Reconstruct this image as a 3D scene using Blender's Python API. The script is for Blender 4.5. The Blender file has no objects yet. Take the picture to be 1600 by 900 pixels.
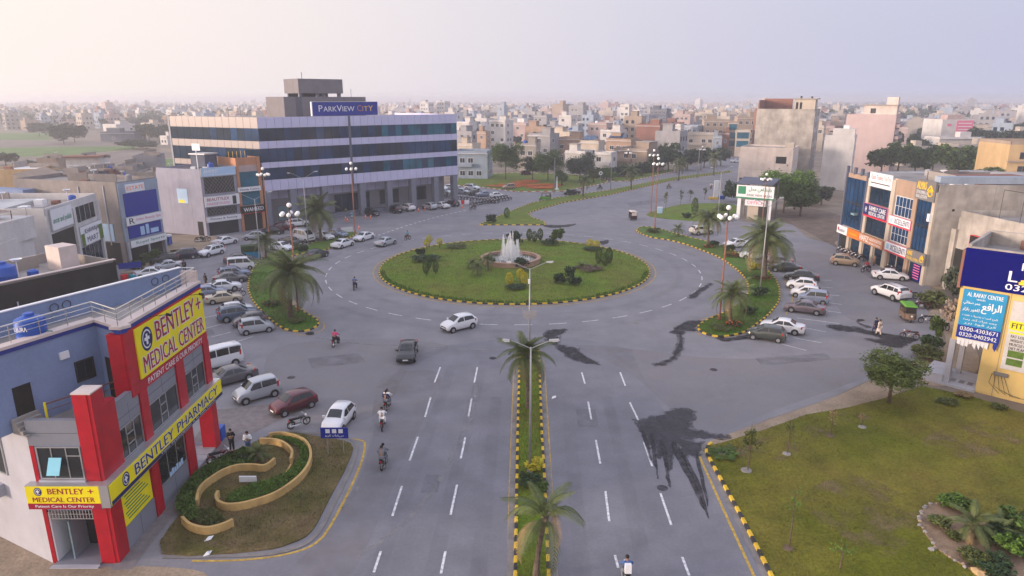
import bpy, bmesh, math, random
import numpy as np
from mathutils import Vector, Matrix
R = math.radians
random.seed(7)
SC = bpy.context.scene
COL = SC.collection

# ------------------------------------------------------------------ camera
F_PX, CAM_H, PITCH = 1067.0, 24.0, R(15.45)
cam_d = bpy.data.cameras.new('camera'); cam_d.lens = 24.0; cam_d.sensor_width = 36.0
cam_d.clip_start = 0.5; cam_d.clip_end = 12000
cam = bpy.data.objects.new('camera', cam_d); COL.objects.link(cam)
cam.location = (0, 0, CAM_H); cam.rotation_euler = (R(90) - PITCH, 0, 0)
SC.camera = cam

# ------------------------------------------------------------------ sky, sun, exposure
SUN_EL, SUN_DIR = R(7), Vector((-0.96, -0.28, 0)).normalized()
wd = bpy.data.worlds.new('World'); SC.world = wd; wd.use_nodes = True
wn, wl = wd.node_tree.nodes, wd.node_tree.links
bg = wn['Background']
sky = wn.new('ShaderNodeTexSky'); sky.sky_type = 'NISHITA'; sky.sun_disc = False
sky.sun_elevation = SUN_EL
sky.sun_rotation = math.atan2(SUN_DIR.x, SUN_DIR.y)
sky.altitude = 0; sky.air_density = 1.3; sky.dust_density = 8.0; sky.ozone_density = 3.0
hz = wn.new('ShaderNodeMix'); hz.data_type = 'RGBA'; hz.inputs['Factor'].default_value = 0.80
# dusty air: the whole sky is warm and bright towards the sun and turns lavender away from it
tc = wn.new('ShaderNodeTexCoord'); dp = wn.new('ShaderNodeVectorMath'); dp.operation = 'DOT_PRODUCT'; dp.inputs[1].default_value = SUN_DIR
wl.new(tc.outputs['Generated'], dp.inputs[0])
mr = wn.new('ShaderNodeMapRange'); mr.interpolation_type = 'SMOOTHSTEP'; mr.inputs['From Min'].default_value = -1.0; mr.inputs['From Max'].default_value = 0.5
wl.new(dp.outputs['Value'], mr.inputs['Value'])
du = wn.new('ShaderNodeMix'); du.data_type = 'RGBA'; du.inputs['A'].default_value = (3.05, 3.15, 4.2, 1); du.inputs['B'].default_value = (5.9, 5.25, 4.9, 1)
wl.new(mr.outputs['Result'], du.inputs['Factor'])
m2 = wn.new('ShaderNodeMapRange'); m2.interpolation_type = 'SMOOTHSTEP'; m2.inputs['From Min'].default_value = 0.3; m2.inputs['From Max'].default_value = 1.0
wl.new(dp.outputs['Value'], m2.inputs['Value'])
gl = wn.new('ShaderNodeMix'); gl.data_type = 'RGBA'; gl.inputs['B'].default_value = (13.0, 10.5, 8.4, 1)
wl.new(m2.outputs['Result'], gl.inputs['Factor']); wl.new(du.outputs['Result'], gl.inputs['A'])
sz = wn.new('ShaderNodeSeparateXYZ'); wl.new(tc.outputs['Generated'], sz.inputs['Vector'])
m3 = wn.new('ShaderNodeMapRange'); m3.interpolation_type = 'SMOOTHSTEP'; m3.inputs['From Min'].default_value = 0.12; m3.inputs['From Max'].default_value = 0.85; wl.new(sz.outputs['Z'], m3.inputs['Value'])
ze = wn.new('ShaderNodeMix'); ze.data_type = 'RGBA'; ze.inputs['B'].default_value = (5.7, 5.9, 7.2, 1)
wl.new(m3.outputs['Result'], ze.inputs['Factor']); wl.new(gl.outputs['Result'], ze.inputs['A']); wl.new(ze.outputs['Result'], hz.inputs['B'])
wl.new(sky.outputs['Color'], hz.inputs['A'])
wl.new(hz.outputs['Result'], bg.inputs['Color'])
bg.inputs['Strength'].default_value = 0.10
sun_d = bpy.data.lights.new('sun', 'SUN'); sun_d.energy = 2.4; sun_d.angle = R(10); sun_d.color = (1.0, 0.80, 0.64)
sun = bpy.data.objects.new('sun', sun_d); COL.objects.link(sun)
sdir = Vector((SUN_DIR.x * math.cos(SUN_EL), SUN_DIR.y * math.cos(SUN_EL), math.sin(SUN_EL)))
sun.rotation_euler = sdir.to_track_quat('Z', 'Y').to_euler()
vs = SC.view_settings; vs.view_transform = 'Standard'; vs.look = 'None'; vs.gamma = 1; vs.exposure = 1.14
vs.use_curve_mapping = False
HAZE_D = 0.00064
SC.cycles.use_denoising = True
SC.cycles.max_bounces = 6; SC.cycles.volume_bounces = 1
SC.cycles.transparent_max_bounces = 12

# ------------------------------------------------------------------ helpers
CP, SP = math.cos(PITCH), math.sin(PITCH)
def G(px, py, z=0.0):
    """ground-plan point of the place that the survey pixel (px,py) falls on, at height z"""
    a = PITCH + math.atan((py - 450) / F_PX)
    u = CAM_H - z
    Y = u / math.tan(a)
    d = Y * CP + u * SP
    return Vector(((px - 800) / F_PX * d, Y, z))
def at_depth(px, py, Y):
    a = PITCH + math.atan((py - 450) / F_PX)
    z = CAM_H - Y * math.tan(a)
    d = Y * CP + (CAM_H - z) * SP
    return Vector(((px - 800) / F_PX * d, Y, z))

class MB:
    def __init__(s): s.v = []; s.f = []; s.m = []
    def add(s, vs, fs, mi=0):
        o = len(s.v); s.v += [tuple(p) for p in vs]
        s.f += [tuple(i + o for i in f) for f in fs]; s.m += [mi] * len(fs)
        return s
    def quad(s, a, b, c, d, mi=0): return s.add([a, b, c, d], [(0, 1, 2, 3)], mi)
    def hexa(s, p, mi=0):
        return s.add(p, [(0, 3, 2, 1), (4, 5, 6, 7), (0, 1, 5, 4), (1, 2, 6, 5), (2, 3, 7, 6), (3, 0, 4, 7)], mi)
    def box(s, x0, x1, y0, y1, z0, z1, mi=0):
        return s.hexa([(x0, y0, z0), (x1, y0, z0), (x1, y1, z0), (x0, y1, z0), (x0, y0, z1), (x1, y0, z1), (x1, y1, z1), (x0, y1, z1)], mi)
    def fbox(s, fr, a0, a1, b0, b1, d0, d1, mi=0):
        P = fr.p
        return s.hexa([P(a0, b0, d1), P(a1, b0, d1), P(a1, b0, d0), P(a0, b0, d0), P(a0, b1, d1), P(a1, b1, d1), P(a1, b1, d0), P(a0, b1, d0)], mi)
    def prism(s, poly, z0, z1, mi=0, cap=None):
        n = len(poly)
        ar = sum(poly[i][0] * poly[(i + 1) % n][1] - poly[(i + 1) % n][0] * poly[i][1] for i in range(n))
        if ar < 0: poly = poly[::-1]
        vs = [(p[0], p[1], z0) for p in poly] + [(p[0], p[1], z1) for p in poly]
        s.add(vs, [(i, (i + 1) % n, n + (i + 1) % n, n + i) for i in range(n)], mi)
        o = len(s.v) - 2 * n
        s.f.append(tuple(o + n + i for i in range(n))); s.m.append(mi if cap is None else cap)
        s.f.append(tuple(o + n - 1 - i for i in range(n))); s.m.append(mi)
        return s
    def tube(s, pts, rad, n=8, mi=0, caps=True):
        pts = [Vector(p) for p in pts]
        if not isinstance(rad, (list, tuple)): rad = [rad] * len(pts)
        rings = []
        for i, p in enumerate(pts):
            d = (pts[min(i + 1, len(pts) - 1)] - pts[max(i - 1, 0)])
            d = d.normalized() if d.length > 1e-9 else Vector((0, 0, 1))
            x = d.orthogonal().normalized() if i == 0 else (rx - d * rx.dot(d)).normalized()
            rx = x; y = d.cross(x)
            rings.append([p + (x * math.cos(2 * math.pi * k / n) + y * math.sin(2 * math.pi * k / n)) * rad[i] for k in range(n)])
        vs = [q for r in rings for q in r]
        fs = [(i * n + k, i * n + (k + 1) % n, (i + 1) * n + (k + 1) % n, (i + 1) * n + k) for i in range(len(pts) - 1) for k in range(n)]
        if caps: fs += [tuple(range(n - 1, -1, -1)), tuple((len(pts) - 1) * n + k for k in range(n))]
        return s.add(vs, fs, mi)
    def lathe(s, prof, n=16, c=(0, 0, 0), mi=0, sx=1, sy=1):
        vs = [(c[0] + r * sx * math.cos(2 * math.pi * k / n), c[1] + r * sy * math.sin(2 * math.pi * k / n), c[2] + z) for r, z in prof for k in range(n)]
        fs = [(i * n + k, i * n + (k + 1) % n, (i + 1) * n + (k + 1) % n, (i + 1) * n + k) for i in range(len(prof) - 1) for k in range(n)]
        return s.add(vs, fs, mi)
    def ball(s, c, r, n=8, m=5, mi=0, sz=1.0, sx=1.0, sy=1.0):
        prof = [(r * math.sin(math.pi * i / m) + 1e-4, -r * sz * math.cos(math.pi * i / m)) for i in range(m + 1)]
        return s.lathe(prof, n, c, mi, sx, sy)
    def mesh(s, name, mats, smooth=False, angle=None):
        me = bpy.data.meshes.new(name)
        me.from_pydata(s.v, [], s.f)
        if not isinstance(mats, (list, tuple)): mats = [mats]
        for m in mats: me.materials.append(MT(m))
        if len(mats) > 1: me.polygons.foreach_set('material_index', s.m)
        if smooth:
            me.polygons.foreach_set('use_smooth', [True] * len(me.polygons))
            if angle: me.set_sharp_from_angle(angle=R(angle))
        me.update()
        return me
    def build(s, name, mats, parent=None, smooth=False, angle=None, **tags):
        return link(name, s.mesh(name, mats, smooth, angle), parent, **tags)

class Frame:
    """a wall's own frame: a along the wall, b up, d outwards"""
    def __init__(s, p0, p1, z=0.0):
        s.o = Vector((p0[0], p0[1], z)); u = Vector((p1[0] - p0[0], p1[1] - p0[1], 0))
        s.L = u.length; s.u = u.normalized(); s.n = Vector((s.u.y, -s.u.x, 0))
    def p(s, a, b, d=0.0): return s.o + s.u * a + s.n * d + Vector((0, 0, b))

def link(name, data, parent=None, loc=None, rz=None, **tags):
    o = bpy.data.objects.new(name, data); COL.objects.link(o)
    if parent is not None: o.parent = parent
    if loc is not None: o.location = loc
    if rz is not None: o.rotation_euler = (0, 0, rz)
    for k, v in tags.items():
        if v is not None: o['category' if k == 'cat' else k] = v
    return o
def empty(name, label, cat, loc=(0, 0, 0), rz=0, group=None, kind=None):
    o = link(name, None, None, loc, rz, label=label, cat=cat, group=group, kind=kind)
    o.empty_display_size = 0.3
    return o
def structure(mb, name, mats, label, cat='ground', **k):
    return mb.build(name, mats, label=label, cat=cat, kind='structure', **k)
def copy_tree(src, parent=None):
    c = src.copy(); COL.objects.link(c)
    if parent is not None: c.parent = parent
    for ch in src.children: copy_tree(ch, c)
    return c

# ------------------------------------------------------------------ materials
_M = {}
def MT(m):
    return _M[m] if isinstance(m, str) else m
def mat(name, col, rough=0.8, var=0.15, scale=0.7, metal=0.0, bump=0.0, bscale=12.0, streak=0.0, spec=0.3, col2=None, c2scale=0.2, c2amt=0.5, coat=0.0, trans=0.0, alpha=1.0, fine=0.0, emit=0.0, anoise=None):
    m = bpy.data.materials.new(name); m.use_nodes = True
    nt = m.node_tree; N, L = nt.nodes, nt.links
    b = N['Principled BSDF']
    b.inputs['Roughness'].default_value = rough; b.inputs['Metallic'].default_value = metal
    b.inputs['Specular IOR Level'].default_value = spec
    if coat: b.inputs['Coat Weight'].default_value = coat; b.inputs['Coat Roughness'].default_value = 0.06
    if trans: b.inputs['Transmission Weight'].default_value = trans
    if alpha < 1: b.inputs['Alpha'].default_value = alpha
    c = (*col, 1)
    pos = N.new('ShaderNodeNewGeometry').outputs['Position']
    def noise(sc, detail=4, vec=pos, rough=0.6):
        n = N.new('ShaderNodeTexNoise'); n.inputs['Scale'].default_value = sc; n.inputs['Detail'].default_value = detail
        n.inputs['Roughness'].default_value = rough; L.new(vec, n.inputs['Vector']); return n.outputs['Fac']
    def rng(f, a, b_, lo=0.3, hi=0.7):
        r = N.new('ShaderNodeMapRange'); r.inputs['From Min'].default_value = lo; r.inputs['From Max'].default_value = hi
        r.inputs['To Min'].default_value = a; r.inputs['To Max'].default_value = b_; L.new(f, r.inputs['Value']); return r.outputs['Result']
    def mul(x, f):
        v = N.new('ShaderNodeVectorMath'); v.operation = 'SCALE'
        if isinstance(x, tuple): v.inputs[0].default_value = x[:3]
        else: L.new(x, v.inputs[0])
        L.new(f, v.inputs['Scale']); return v.outputs['Vector']
    out = c
    if col2 is not None:
        mx = N.new('ShaderNodeMix'); mx.data_type = 'RGBA'
        mx.inputs['A'].default_value = c; mx.inputs['B'].default_value = (*col2, 1)
        L.new(rng(noise(c2scale, 6), 0, 1, 0.5 - 0.22 * (1 - c2amt) - 0.02, 0.5 + 0.22), mx.inputs['Factor']); out = mx.outputs['Result']
    if var: out = mul(out, rng(noise(scale, 5), 1 - var, 1 + var))
    if fine: out = mul(out, rng(noise(scale * 14, 3), 1 - fine, 1 + fine))
    if streak:
        mp = N.new('ShaderNodeMapping'); mp.inputs['Scale'].default_value = (0.9, 0.9, 0.16); L.new(pos, mp.inputs['Vector'])
        out = mul(out, rng(noise(1.0, 5, mp.outputs['Vector']), 1, 1 - streak * .7, 0.45, 0.80))
    if isinstance(out, tuple): b.inputs['Base Color'].default_value = out
    else: L.new(out, b.inputs['Base Color'])
    if bump:
        bp = N.new('ShaderNodeBump'); bp.inputs['Strength'].default_value = min(1, bump); bp.inputs['Distance'].default_value = 0.05
        L.new(noise(bscale, 4), bp.inputs['Height']); L.new(bp.outputs['Normal'], b.inputs['Normal'])
    if anoise: L.new(rng(noise(anoise[2], 6), anoise[0], anoise[1], .35, .65), b.inputs['Alpha'])
    if emit: b.inputs['Emission Color'].default_value = c; b.inputs['Emission Strength'].default_value = emit
    _M[name] = m
    return m
mat('dirt', (.17, .135, .105), .95, .3, .15, bump=.5, bscale=3, col2=(.22, .185, .15), c2scale=.05)
mat('dust', (.28, .215, .155), .95, .25, .4, bump=.4, bscale=6, fine=.2)
mat('asphalt', (.184, .178, .198), .85, .13, .35, bump=.25, bscale=25, col2=(.225, .215, .228), c2scale=.06, c2amt=.6, fine=.07)
mat('road', (.150, .149, .172), .82, .13, .4, bump=.25, bscale=25, col2=(.195, .190, .215), c2scale=.08, c2amt=.5, fine=.07)
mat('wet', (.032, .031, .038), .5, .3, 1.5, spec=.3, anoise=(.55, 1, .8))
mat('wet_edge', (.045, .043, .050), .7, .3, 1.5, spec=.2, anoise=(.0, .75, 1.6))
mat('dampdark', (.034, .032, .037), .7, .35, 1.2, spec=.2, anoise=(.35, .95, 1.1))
mat('tyremark', (.29, .28, .285), .9, .3, 2, anoise=(.0, .6, .9))
mat('dustfilm', (.27, .24, .23), .95, .2, 1, anoise=(.0, .30, .35))
mat('worn', (.052, .050, .058), .85, .3, 1, anoise=(.0, .09, .3))
mat('whiteline', (.66, .65, .67), .8, .15, 2.5, fine=.1, anoise=(.62, 1.1, 5))
mat('shop_white_shaded', (.29, .285, .36), .85, .10, .5, streak=.25)  # white shop wall, its bluish shade put into the base colour
mat('yellowline', (.56, .36, .06), .8, .18, 1.5, fine=.15, anoise=(.5, 1.0, 4))
mat('concrete', (.27, .25, .235), .9, .2, .8, bump=.2, fine=.1)
mat('gutter', (.195, .18, .175), .9, .25, .9, fine=.15)
mat('kyellow', (.62, .40, .035), .7, .15, 3, fine=.1)
mat('kblack', (.035, .034, .036), .8, .3, 3)
mat('kred', (.45, .09, .06), .8, .2, 3)
mat('kwhite', (.66, .64, .62), .8, .15, 3)
mat('lawn', (.094, .162, .006), .95, .22, .55, bump=.9, bscale=9, col2=(.125, .125, .018), c2scale=.16, c2amt=.4, fine=.28)
mat('lawn_dry', (.096, .104, .004), .95, .25, .4, bump=.9, bscale=9, col2=(.165, .130, .022), c2scale=.12, c2amt=.6, fine=.30)
mat('lawn_lush', (.062, .150, .008), .95, .2, .6, bump=.9, bscale=9, fine=.3, col2=(.085, .10, .022), c2scale=.2, c2amt=.3)
mat('field_green', (.085, .155, .035), .95, .25, .08, fine=.2)
mat('field_brown', (.175, .145, .13), .95, .2, .05, fine=.15)
mat('earth', (.135, .100, .080), .95, .35, .5, bump=.8, bscale=2, fine=.25)
mat('soil', (.12, .085, .06), .95, .35, 1.5, bump=.6, bscale=10)
mat('plot', (.088, .078, .020), .95, .3, .5, bump=.9, bscale=9, col2=(.17, .115, .062), c2scale=.35, c2amt=.7, fine=.3)
mat('sandbed', (.24, .165, .11), .95, .3, 1.5, bump=.6, bscale=10, fine=.2)
mat('pavers', (.17, .150, .155), .9, .2, 2, fine=.2)
# foliage
mat('leaf', (.062, .104, .020), .7, .45, 1.1, spec=.25, fine=.25)
mat('leaf_dark', (.030, .056, .020), .7, .45, 1.1, spec=.25, fine=.25)
mat('leaf_olive', (.082, .098, .028), .7, .4, 1.1, spec=.25, fine=.25)
mat('leaf_bright', (.085, .155, .022), .7, .35, 1.4, spec=.25, fine=.25)
mat('leaf_yellow', (.48, .42, .035), .7, .3, 2, spec=.25, fine=.2)
mat('leaf_far', (.034, .052, .028), .8, .5, .5, spec=.15)
mat('leaf_grey', (.07, .085, .055), .7, .45, 1.1, spec=.25)
mat('flower', (.50, .115, .02), .7, .4, 5)
mat('palm', (.085, .108, .034), .6, .35, 1.5, spec=.3, fine=.2)
mat('palm_dry', (.24, .17, .085), .8, .3, 2)
mat('bark', (.115, .082, .058), .95, .35, 4, bump=.8, bscale=14)
mat('palmbark', (.125, .095, .072), .95, .4, 5, bump=1, bscale=10)
# building
mat('bl_grey', (.19, .25, .40), .85, .10, .5, streak=.16, fine=.05)
mat('bl_white', (.37, .37, .42), .85, .10, .5, streak=.22)
mat('bl_pinkcap', (.56, .47, .44), .8, .1, 1)
mat('b_red', (.40, .004, .018), .4, .18, 1.2, spec=.4, streak=.22, fine=.06)
mat('b_blue', (.02, .035, .22), .5, .1, 2)
mat('b_panel', (.20, .21, .25), .4, .08, .6, spec=.5)
mat('b_panelline', (.08, .085, .10), .6, .05)
mat('s_yellow', (.78, .66, .005), .5, .09, .8, streak=.12)
mat('s_maroon', (.30, .004, .03), .5, .05)
mat('s_navy', (.012, .016, .10), .5, .05)
mat('s_white', (.70, .70, .73), .5, .04)
mat('s_blue', (.006, .020, .25), .7, .06, .6)
mat('s_deepblue', (.002, .003, .115), .9, .08, .4, spec=.05)
mat('s_cyan', (.012, .24, .48), .5, .12, .5)
mat('s_orange', (.80, .17, .012), .5, .06)
mat('s_gold', (.80, .50, .02), .45, .05)
mat('s_copper', (.42, .19, .10), .5, .1)
mat('s_grey', (.16, .15, .15), .5, .08)
mat('s_green', (.02, .20, .10), .5, .06)
mat('s_black', (.02, .018, .018), .5, .1)
mat('s_red', (.60, .015, .02), .5, .05)
mat('s_pink', (.62, .15, .26), .5, .05)
mat('s_sky', (.36, .52, .72), .5, .1, .6)
mat('glass', (.018, .024, .030), .06, .3, .35, spec=.6)
mat('glass_blue', (.007, .035, .095), .07, .55, .22, spec=.35)
mat('glass_teal', (.010, .095, .155), .07, .5, .3, spec=.35)
mat('glass_dark', (.006, .020, .042), .08, .5, .25, spec=.3)
mat('glass_pale', (.20, .30, .34), .15, .2, .5, spec=.5)
mat('glass_open', (.22, .55, .68), .1, .1, 1, spec=.5)
mat('dark', (.02, .019, .019), .9, .3, 1)
mat('alu', (.50, .50, .52), .35, .05, 1, metal=.7)
mat('steel', (.60, .58, .55), .25, .08, 2, metal=.9)
mat('ironrust', (.15, .065, .040), .7, .3, 3, metal=.2)
mat('polerust', (.26, .105, .062), .65, .25, 3, metal=.2)
mat('polegrey', (.33, .33, .34), .5, .12, 2, metal=.4)
mat('globe', (.86, .84, .82), .25, .03, 1, spec=.5)
mat('pv_panel', (.51, .505, .71), .35, .06, .5, spec=.5, metal=.1)  # office front cladding, blue of its shaded side put into the colour
mat('pv_end', (.175, .13, .135), .4, .06, .5, spec=.5)  # same cladding on the sunlit end, warm light put into the tone
mat('pv_col', (.16, .17, .22), .5, .1, 1, spec=.4)
mat('pv_wall', (.20, .195, .22), .6, .1, .5)
mat('pv_box', (.17, .155, .17), .8, .12, .5, streak=.15)
mat('pv_joint', (.10, .10, .13), .7, .05)
mat('tankblue', (.010, .07, .36), .45, .12, 1.5, spec=.4)
for nm, c in dict(h_white=(.52, .50, .50), h_cream=(.45, .39, .33), h_grey=(.27, .265, .285), h_pink=(.40, .30, .29), h_brick=(.22, .105, .080), h_tan=(.31, .24, .19), h_blue=(.27, .32, .40), h_concrete=(.30, .27, .25), h_orange=(.34, .235, .175), h_dark=(.085, .095, .135), h_yellow=(.48, .33, .17)).items():
    mat(nm, c, .88, .12, .35, streak=.22, fine=.06)
mat('plaster_grey', (.23, .205, .20), .9, .22, .4, streak=.25, bump=.2, bscale=6, fine=.08)
mat('plaster_stained', (.40, .365, .335), .9, .25, .5, streak=.5, bump=.15, bscale=5, col2=(.27, .245, .23), c2scale=.22, c2amt=.5)
mat('pinkblock', (.45, .35, .35), .9, .08, .4, streak=.15)
mat('roofslab', (.25, .23, .22), .95, .25, .3, streak=0, fine=.15)
mat('rooftile', (.34, .13, .075), .8, .2, 1)
mat('tinroof', (.42, .43, .45), .5, .2, .4, metal=.3)
mat('blackwall', (.020, .019, .020), .85, .35, .8, streak=.2)
mat('skin', (.30, .17, .11), .6, .05)
mat('hair', (.012, .010, .009), .6, .1)
for nm, c in dict(c_white=(.66, .66, .69), c_silver=(.40, .42, .46), c_grey=(.115, .11, .12), c_black=(.014, .014, .017), c_navy=(.016, .020, .05), c_maroon=(.085, .008, .018), c_gold=(.47, .40, .29), c_blue=(.09, .13, .20), c_bluegrey=(.20, .235, .33), c_purple=(.155, .12, .145), c_beige=(.30, .22, .15), c_green=(.055, .065, .060), c_ivory=(.66, .62, .54)).items():
    mat(nm, c, .32, .03, .5, spec=.5, coat=.7, metal=.0 if nm in ('c_white', 'c_ivory') else .25)
mat('tyre', (.018, .018, .019), .85, .2, 6)
mat('rim', (.42, .42, .44), .35, .1, 6, metal=.7)
mat('carglass', (.015, .018, .022), .06, .2, 2, spec=.6)
mat('carglass_light', (.16, .20, .22), .08, .2, 2, spec=.6)
mat('lamp', (.70, .72, .74), .15, .05, 2, spec=.6)
mat('tail', (.38, .012, .012), .25, .05, 2, spec=.5)
mat('plastic', (.03, .03, .032), .6, .1, 4)
mat('chrome', (.6, .6, .62), .2, .05, 4, metal=1)
for nm, c in dict(t_white=(.70, .70, .72), t_blue=(.06, .11, .28), t_navy=(.02, .025, .07), t_black=(.016, .016, .018), t_pink=(.65, .03, .16), t_cyan=(.03, .30, .42), t_grey=(.16, .17, .20), t_jean=(.06, .11, .20), t_cream=(.58, .50, .46), t_red=(.42, .02, .03), t_brown=(.15, .10, .07), t_green=(.10, .28, .03), t_tarp=(.03, .25, .42), t_orange=(.75, .12, .02)).items():
    mat(nm, c, .85, .1, 6)
# water
m = mat('water', (.05, .075, .065), .05, .2, 2, spec=.6, bump=.25, bscale=6)
mat('spray', (.86, .87, .90), .5, .05, 4, spec=.3, alpha=.6)

def pts_smooth(pts, n=6, closed=True):
    out = []; N = len(pts)
    rng = range(N) if closed else range(N - 1)
    for i in rng:
        g = lambda k: Vector(pts[k % N]) if closed else Vector(pts[max(0, min(N - 1, k))])
        p0, p1, p2, p3 = g(i - 1), g(i), g(i + 1), g(i + 2)
        for t in [j / n for j in range(n)]:
            out.append(0.5 * ((2 * p1) + (-p0 + p2) * t + (2 * p0 - 5 * p1 + 4 * p2 - p3) * t * t + (-p0 + 3 * p1 - 3 * p2 + p3) * t ** 3))
    if not closed: out.append(Vector(pts[-1]))
    return out
def GP(pix, z=0.0): return [G(x, y).xy for x, y in pix]
def ribbon(mb, pts, w, z, mi=0, closed=False, off=0.0):
    pts = [Vector(p[:2]) for p in pts]; N = len(pts); L, Rr = [], []
    for i in range(N):
        a = pts[i - 1] if (closed or i > 0) else pts[i]; b = pts[(i + 1) % N] if (closed or i < N - 1) else pts[i]
        d = (b - a).normalized(); n = Vector((-d.y, d.x))
        L.append(pts[i] + n * (off + w / 2)); Rr.append(pts[i] + n * (off - w / 2))
    vs = [(p.x, p.y, z) for p in L] + [(p.x, p.y, z) for p in Rr]
    fs = [(N + i, N + (i + 1) % N, (i + 1) % N, i) for i in range(N if closed else N - 1)]
    return mb.add(vs, fs, mi)
def sheet(mb, poly, z, mi=0):
    from mathutils.geometry import delaunay_2d_cdt
    vs, _, fs, _, _, _ = delaunay_2d_cdt([Vector(p[:2]) for p in poly], [], [list(range(len(poly)))], 1, 1e-4)
    out = []
    for f in fs:
        a = sum(vs[f[i]].x * vs[f[(i + 1) % len(f)]].y - vs[f[(i + 1) % len(f)]].x * vs[f[i]].y for i in range(len(f)))
        out.append(tuple(f) if a > 0 else tuple(reversed(f)))
    return mb.add([(v.x, v.y, z) for v in vs], out, mi)
_TXT = {}
SIDE = bpy.data.scenes.new('side')                # small scene used only to turn curves and skins into meshes
def to_mesh(o):
    SIDE.collection.objects.link(o); vl = SIDE.view_layers[0]; vl.update(); dg = vl.depsgraph
    me = bpy.data.meshes.new_from_object(o.evaluated_get(dg), depsgraph=dg)
    bpy.data.objects.remove(o); return me
def text_mesh(s):
    if s in _TXT: return _TXT[s]
    c = bpy.data.curves.new('lettering', 'FONT'); c.body = s; c.resolution_u = 2; c.align_x = 'LEFT'
    me = to_mesh(bpy.data.objects.new('lettering', c)); bpy.data.curves.remove(c)
    V = [(v.co.x, v.co.y) for v in me.vertices] or [(0, 0), (1, 1)]; Fc = [tuple(p.vertices) for p in me.polygons]; bpy.data.meshes.remove(me)
    xs = [v[0] for v in V]; ys = [v[1] for v in V]
    _TXT[s] = (V, Fc, min(xs), max(xs), min(ys), max(ys)); return _TXT[s]
def text(fr, a0, a1, b0, b1, s, m, parent, d=0.02, bold=True, name='lettering', grow=0.0):
    """lettering that fills the rectangle a0..a1 x b0..b1 of a wall frame; heavy strokes are shifted copies a hair apart"""
    V, Fc, x0, x1, y0, y1 = text_mesh(s)
    sx = (a1 - a0) / max(x1 - x0, 1e-3); sy = (b1 - b0) / max(y1 - y0, 1e-3)
    w = .022 * (b1 - b0) if bold else 0
    sh = [(0, 0)] + ([(-w, 0), (w, 0)] if bold else [])
    if grow: sh = [(grow * math.cos(q * math.pi / 4) * 1.2, grow * math.sin(q * math.pi / 4)) for q in range(8)]
    mb = MB()
    for k, (dx, dy) in enumerate(sh):
        mb.add([fr.p(a0 + (x - x0) * sx + dx, b0 + (y - y0) * sy + dy, d + (.0009 * (len(sh) - k) if not grow else -.0009 * k)) for x, y in V], Fc)
    return mb.build(name, m, parent)
# ================================================================== GROUND, ROADS, ISLANDS
mb = MB(); S = 9000.0
n = 24
mb.add([(-S + 2 * S * i / n, -400 + (S + 400) * j / n, 0) for j in range(n + 1) for i in range(n + 1)],
       [(j * (n + 1) + i, j * (n + 1) + i + 1, (j + 1) * (n + 1) + i + 1, (j + 1) * (n + 1) + i) for j in range(n) for i in range(n)])
structure(mb, 'ground', 'dirt', 'bare dusty earth running out to the hazy horizon')
ASP = GP([(-260, 1100), (1330, 1100), (1215, 930), (1103, 706), (1110, 692), (1200, 655), (1300, 622), (1345, 600), (1400, 575), (1470, 545), (1470, 520), (1440, 470), (1462, 440), (1310, 384), (1262, 372), (1240, 352), (1225, 340), (1205, 352), (1160, 346), (1152, 330), (1160, 312), (1166, 285), (1167, 262), (1172, 250), (1182, 243), (1205, 235), (1190, 231), (1150, 243), (1060, 264), (985, 279), (950, 286), (930, 290), (884, 300), (810, 301), (750, 293), (716, 291), (690, 287), (680, 300), (600, 322), (420, 352), (330, 365), (250, 372), (215, 405), (150, 430), (80, 520), (60, 700), (-60, 830)])
structure(sheet(MB(), ASP, .012), 'road', 'asphalt', 'grey asphalt road and forecourt round the roundabout', 'road')
# the two carriageways in the foreground are a darker, newer surface
structure(sheet(MB(), GP([(300, 960), (300, 884), (430, 876), (490, 858), (525, 812), (565, 740), (580, 690), (600, 600), (640, 560), (700, 540), (800, 528), (900, 528), (985, 545), (1010, 600), (1062, 680), (1100, 706), (1230, 960)]), .016), 'road_surface', 'road', 'darker asphalt of the two carriageways in the foreground', 'road')
# dusty margins
dz = .022
for pix, lab in [([(210, 415), (250, 372), (330, 368), (345, 385), (300, 392), (262, 402), (230, 420)], 'dusty verge in front of the white shop building'),
                 ([(-80, 1000), (-80, 800), (40, 838), (95, 884), (250, 886), (330, 905), (300, 1000)], 'pale dusty ground at the foot of the red and yellow building'),
                 ([(1100, 694), (1200, 657), (1300, 622), (1345, 602), (1390, 583), (1420, 600), (1360, 640), (1290, 660), (1240, 690), (1170, 705), (1120, 706)], 'sandy worn edge between the road and the lawn'),
                 ([(1400, 578), (1470, 548), (1475, 520), (1450, 490), (1490, 480), (1530, 560), (1500, 600), (1440, 600)], 'dusty ground beside the pillared porch'),
                 ([(1180, 336), (1240, 352), (1310, 388), (1325, 380), (1330, 345), (1260, 325)], 'brown earth heap ground beside the dark glass shop'),
                 ([(1310, 386), (1448, 447), (1470, 440), (1330, 380)], 'pale shop forecourt strip')]:
    structure(sheet(MB(), pts_smooth(GP(pix), 4), dz), 'dirt_verge', 'earth' if 'heap' in lab else 'dust', lab); dz += .003
structure(sheet(MB(), GP([(172, 892), (205, 890), (300, 770), (350, 700), (470, 640), (430, 630), (350, 640), (335, 640), (190, 850)]), .026), 'pavement', 'pavers', 'reddish paved footway along the pharmacy front', 'pavement')
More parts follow.
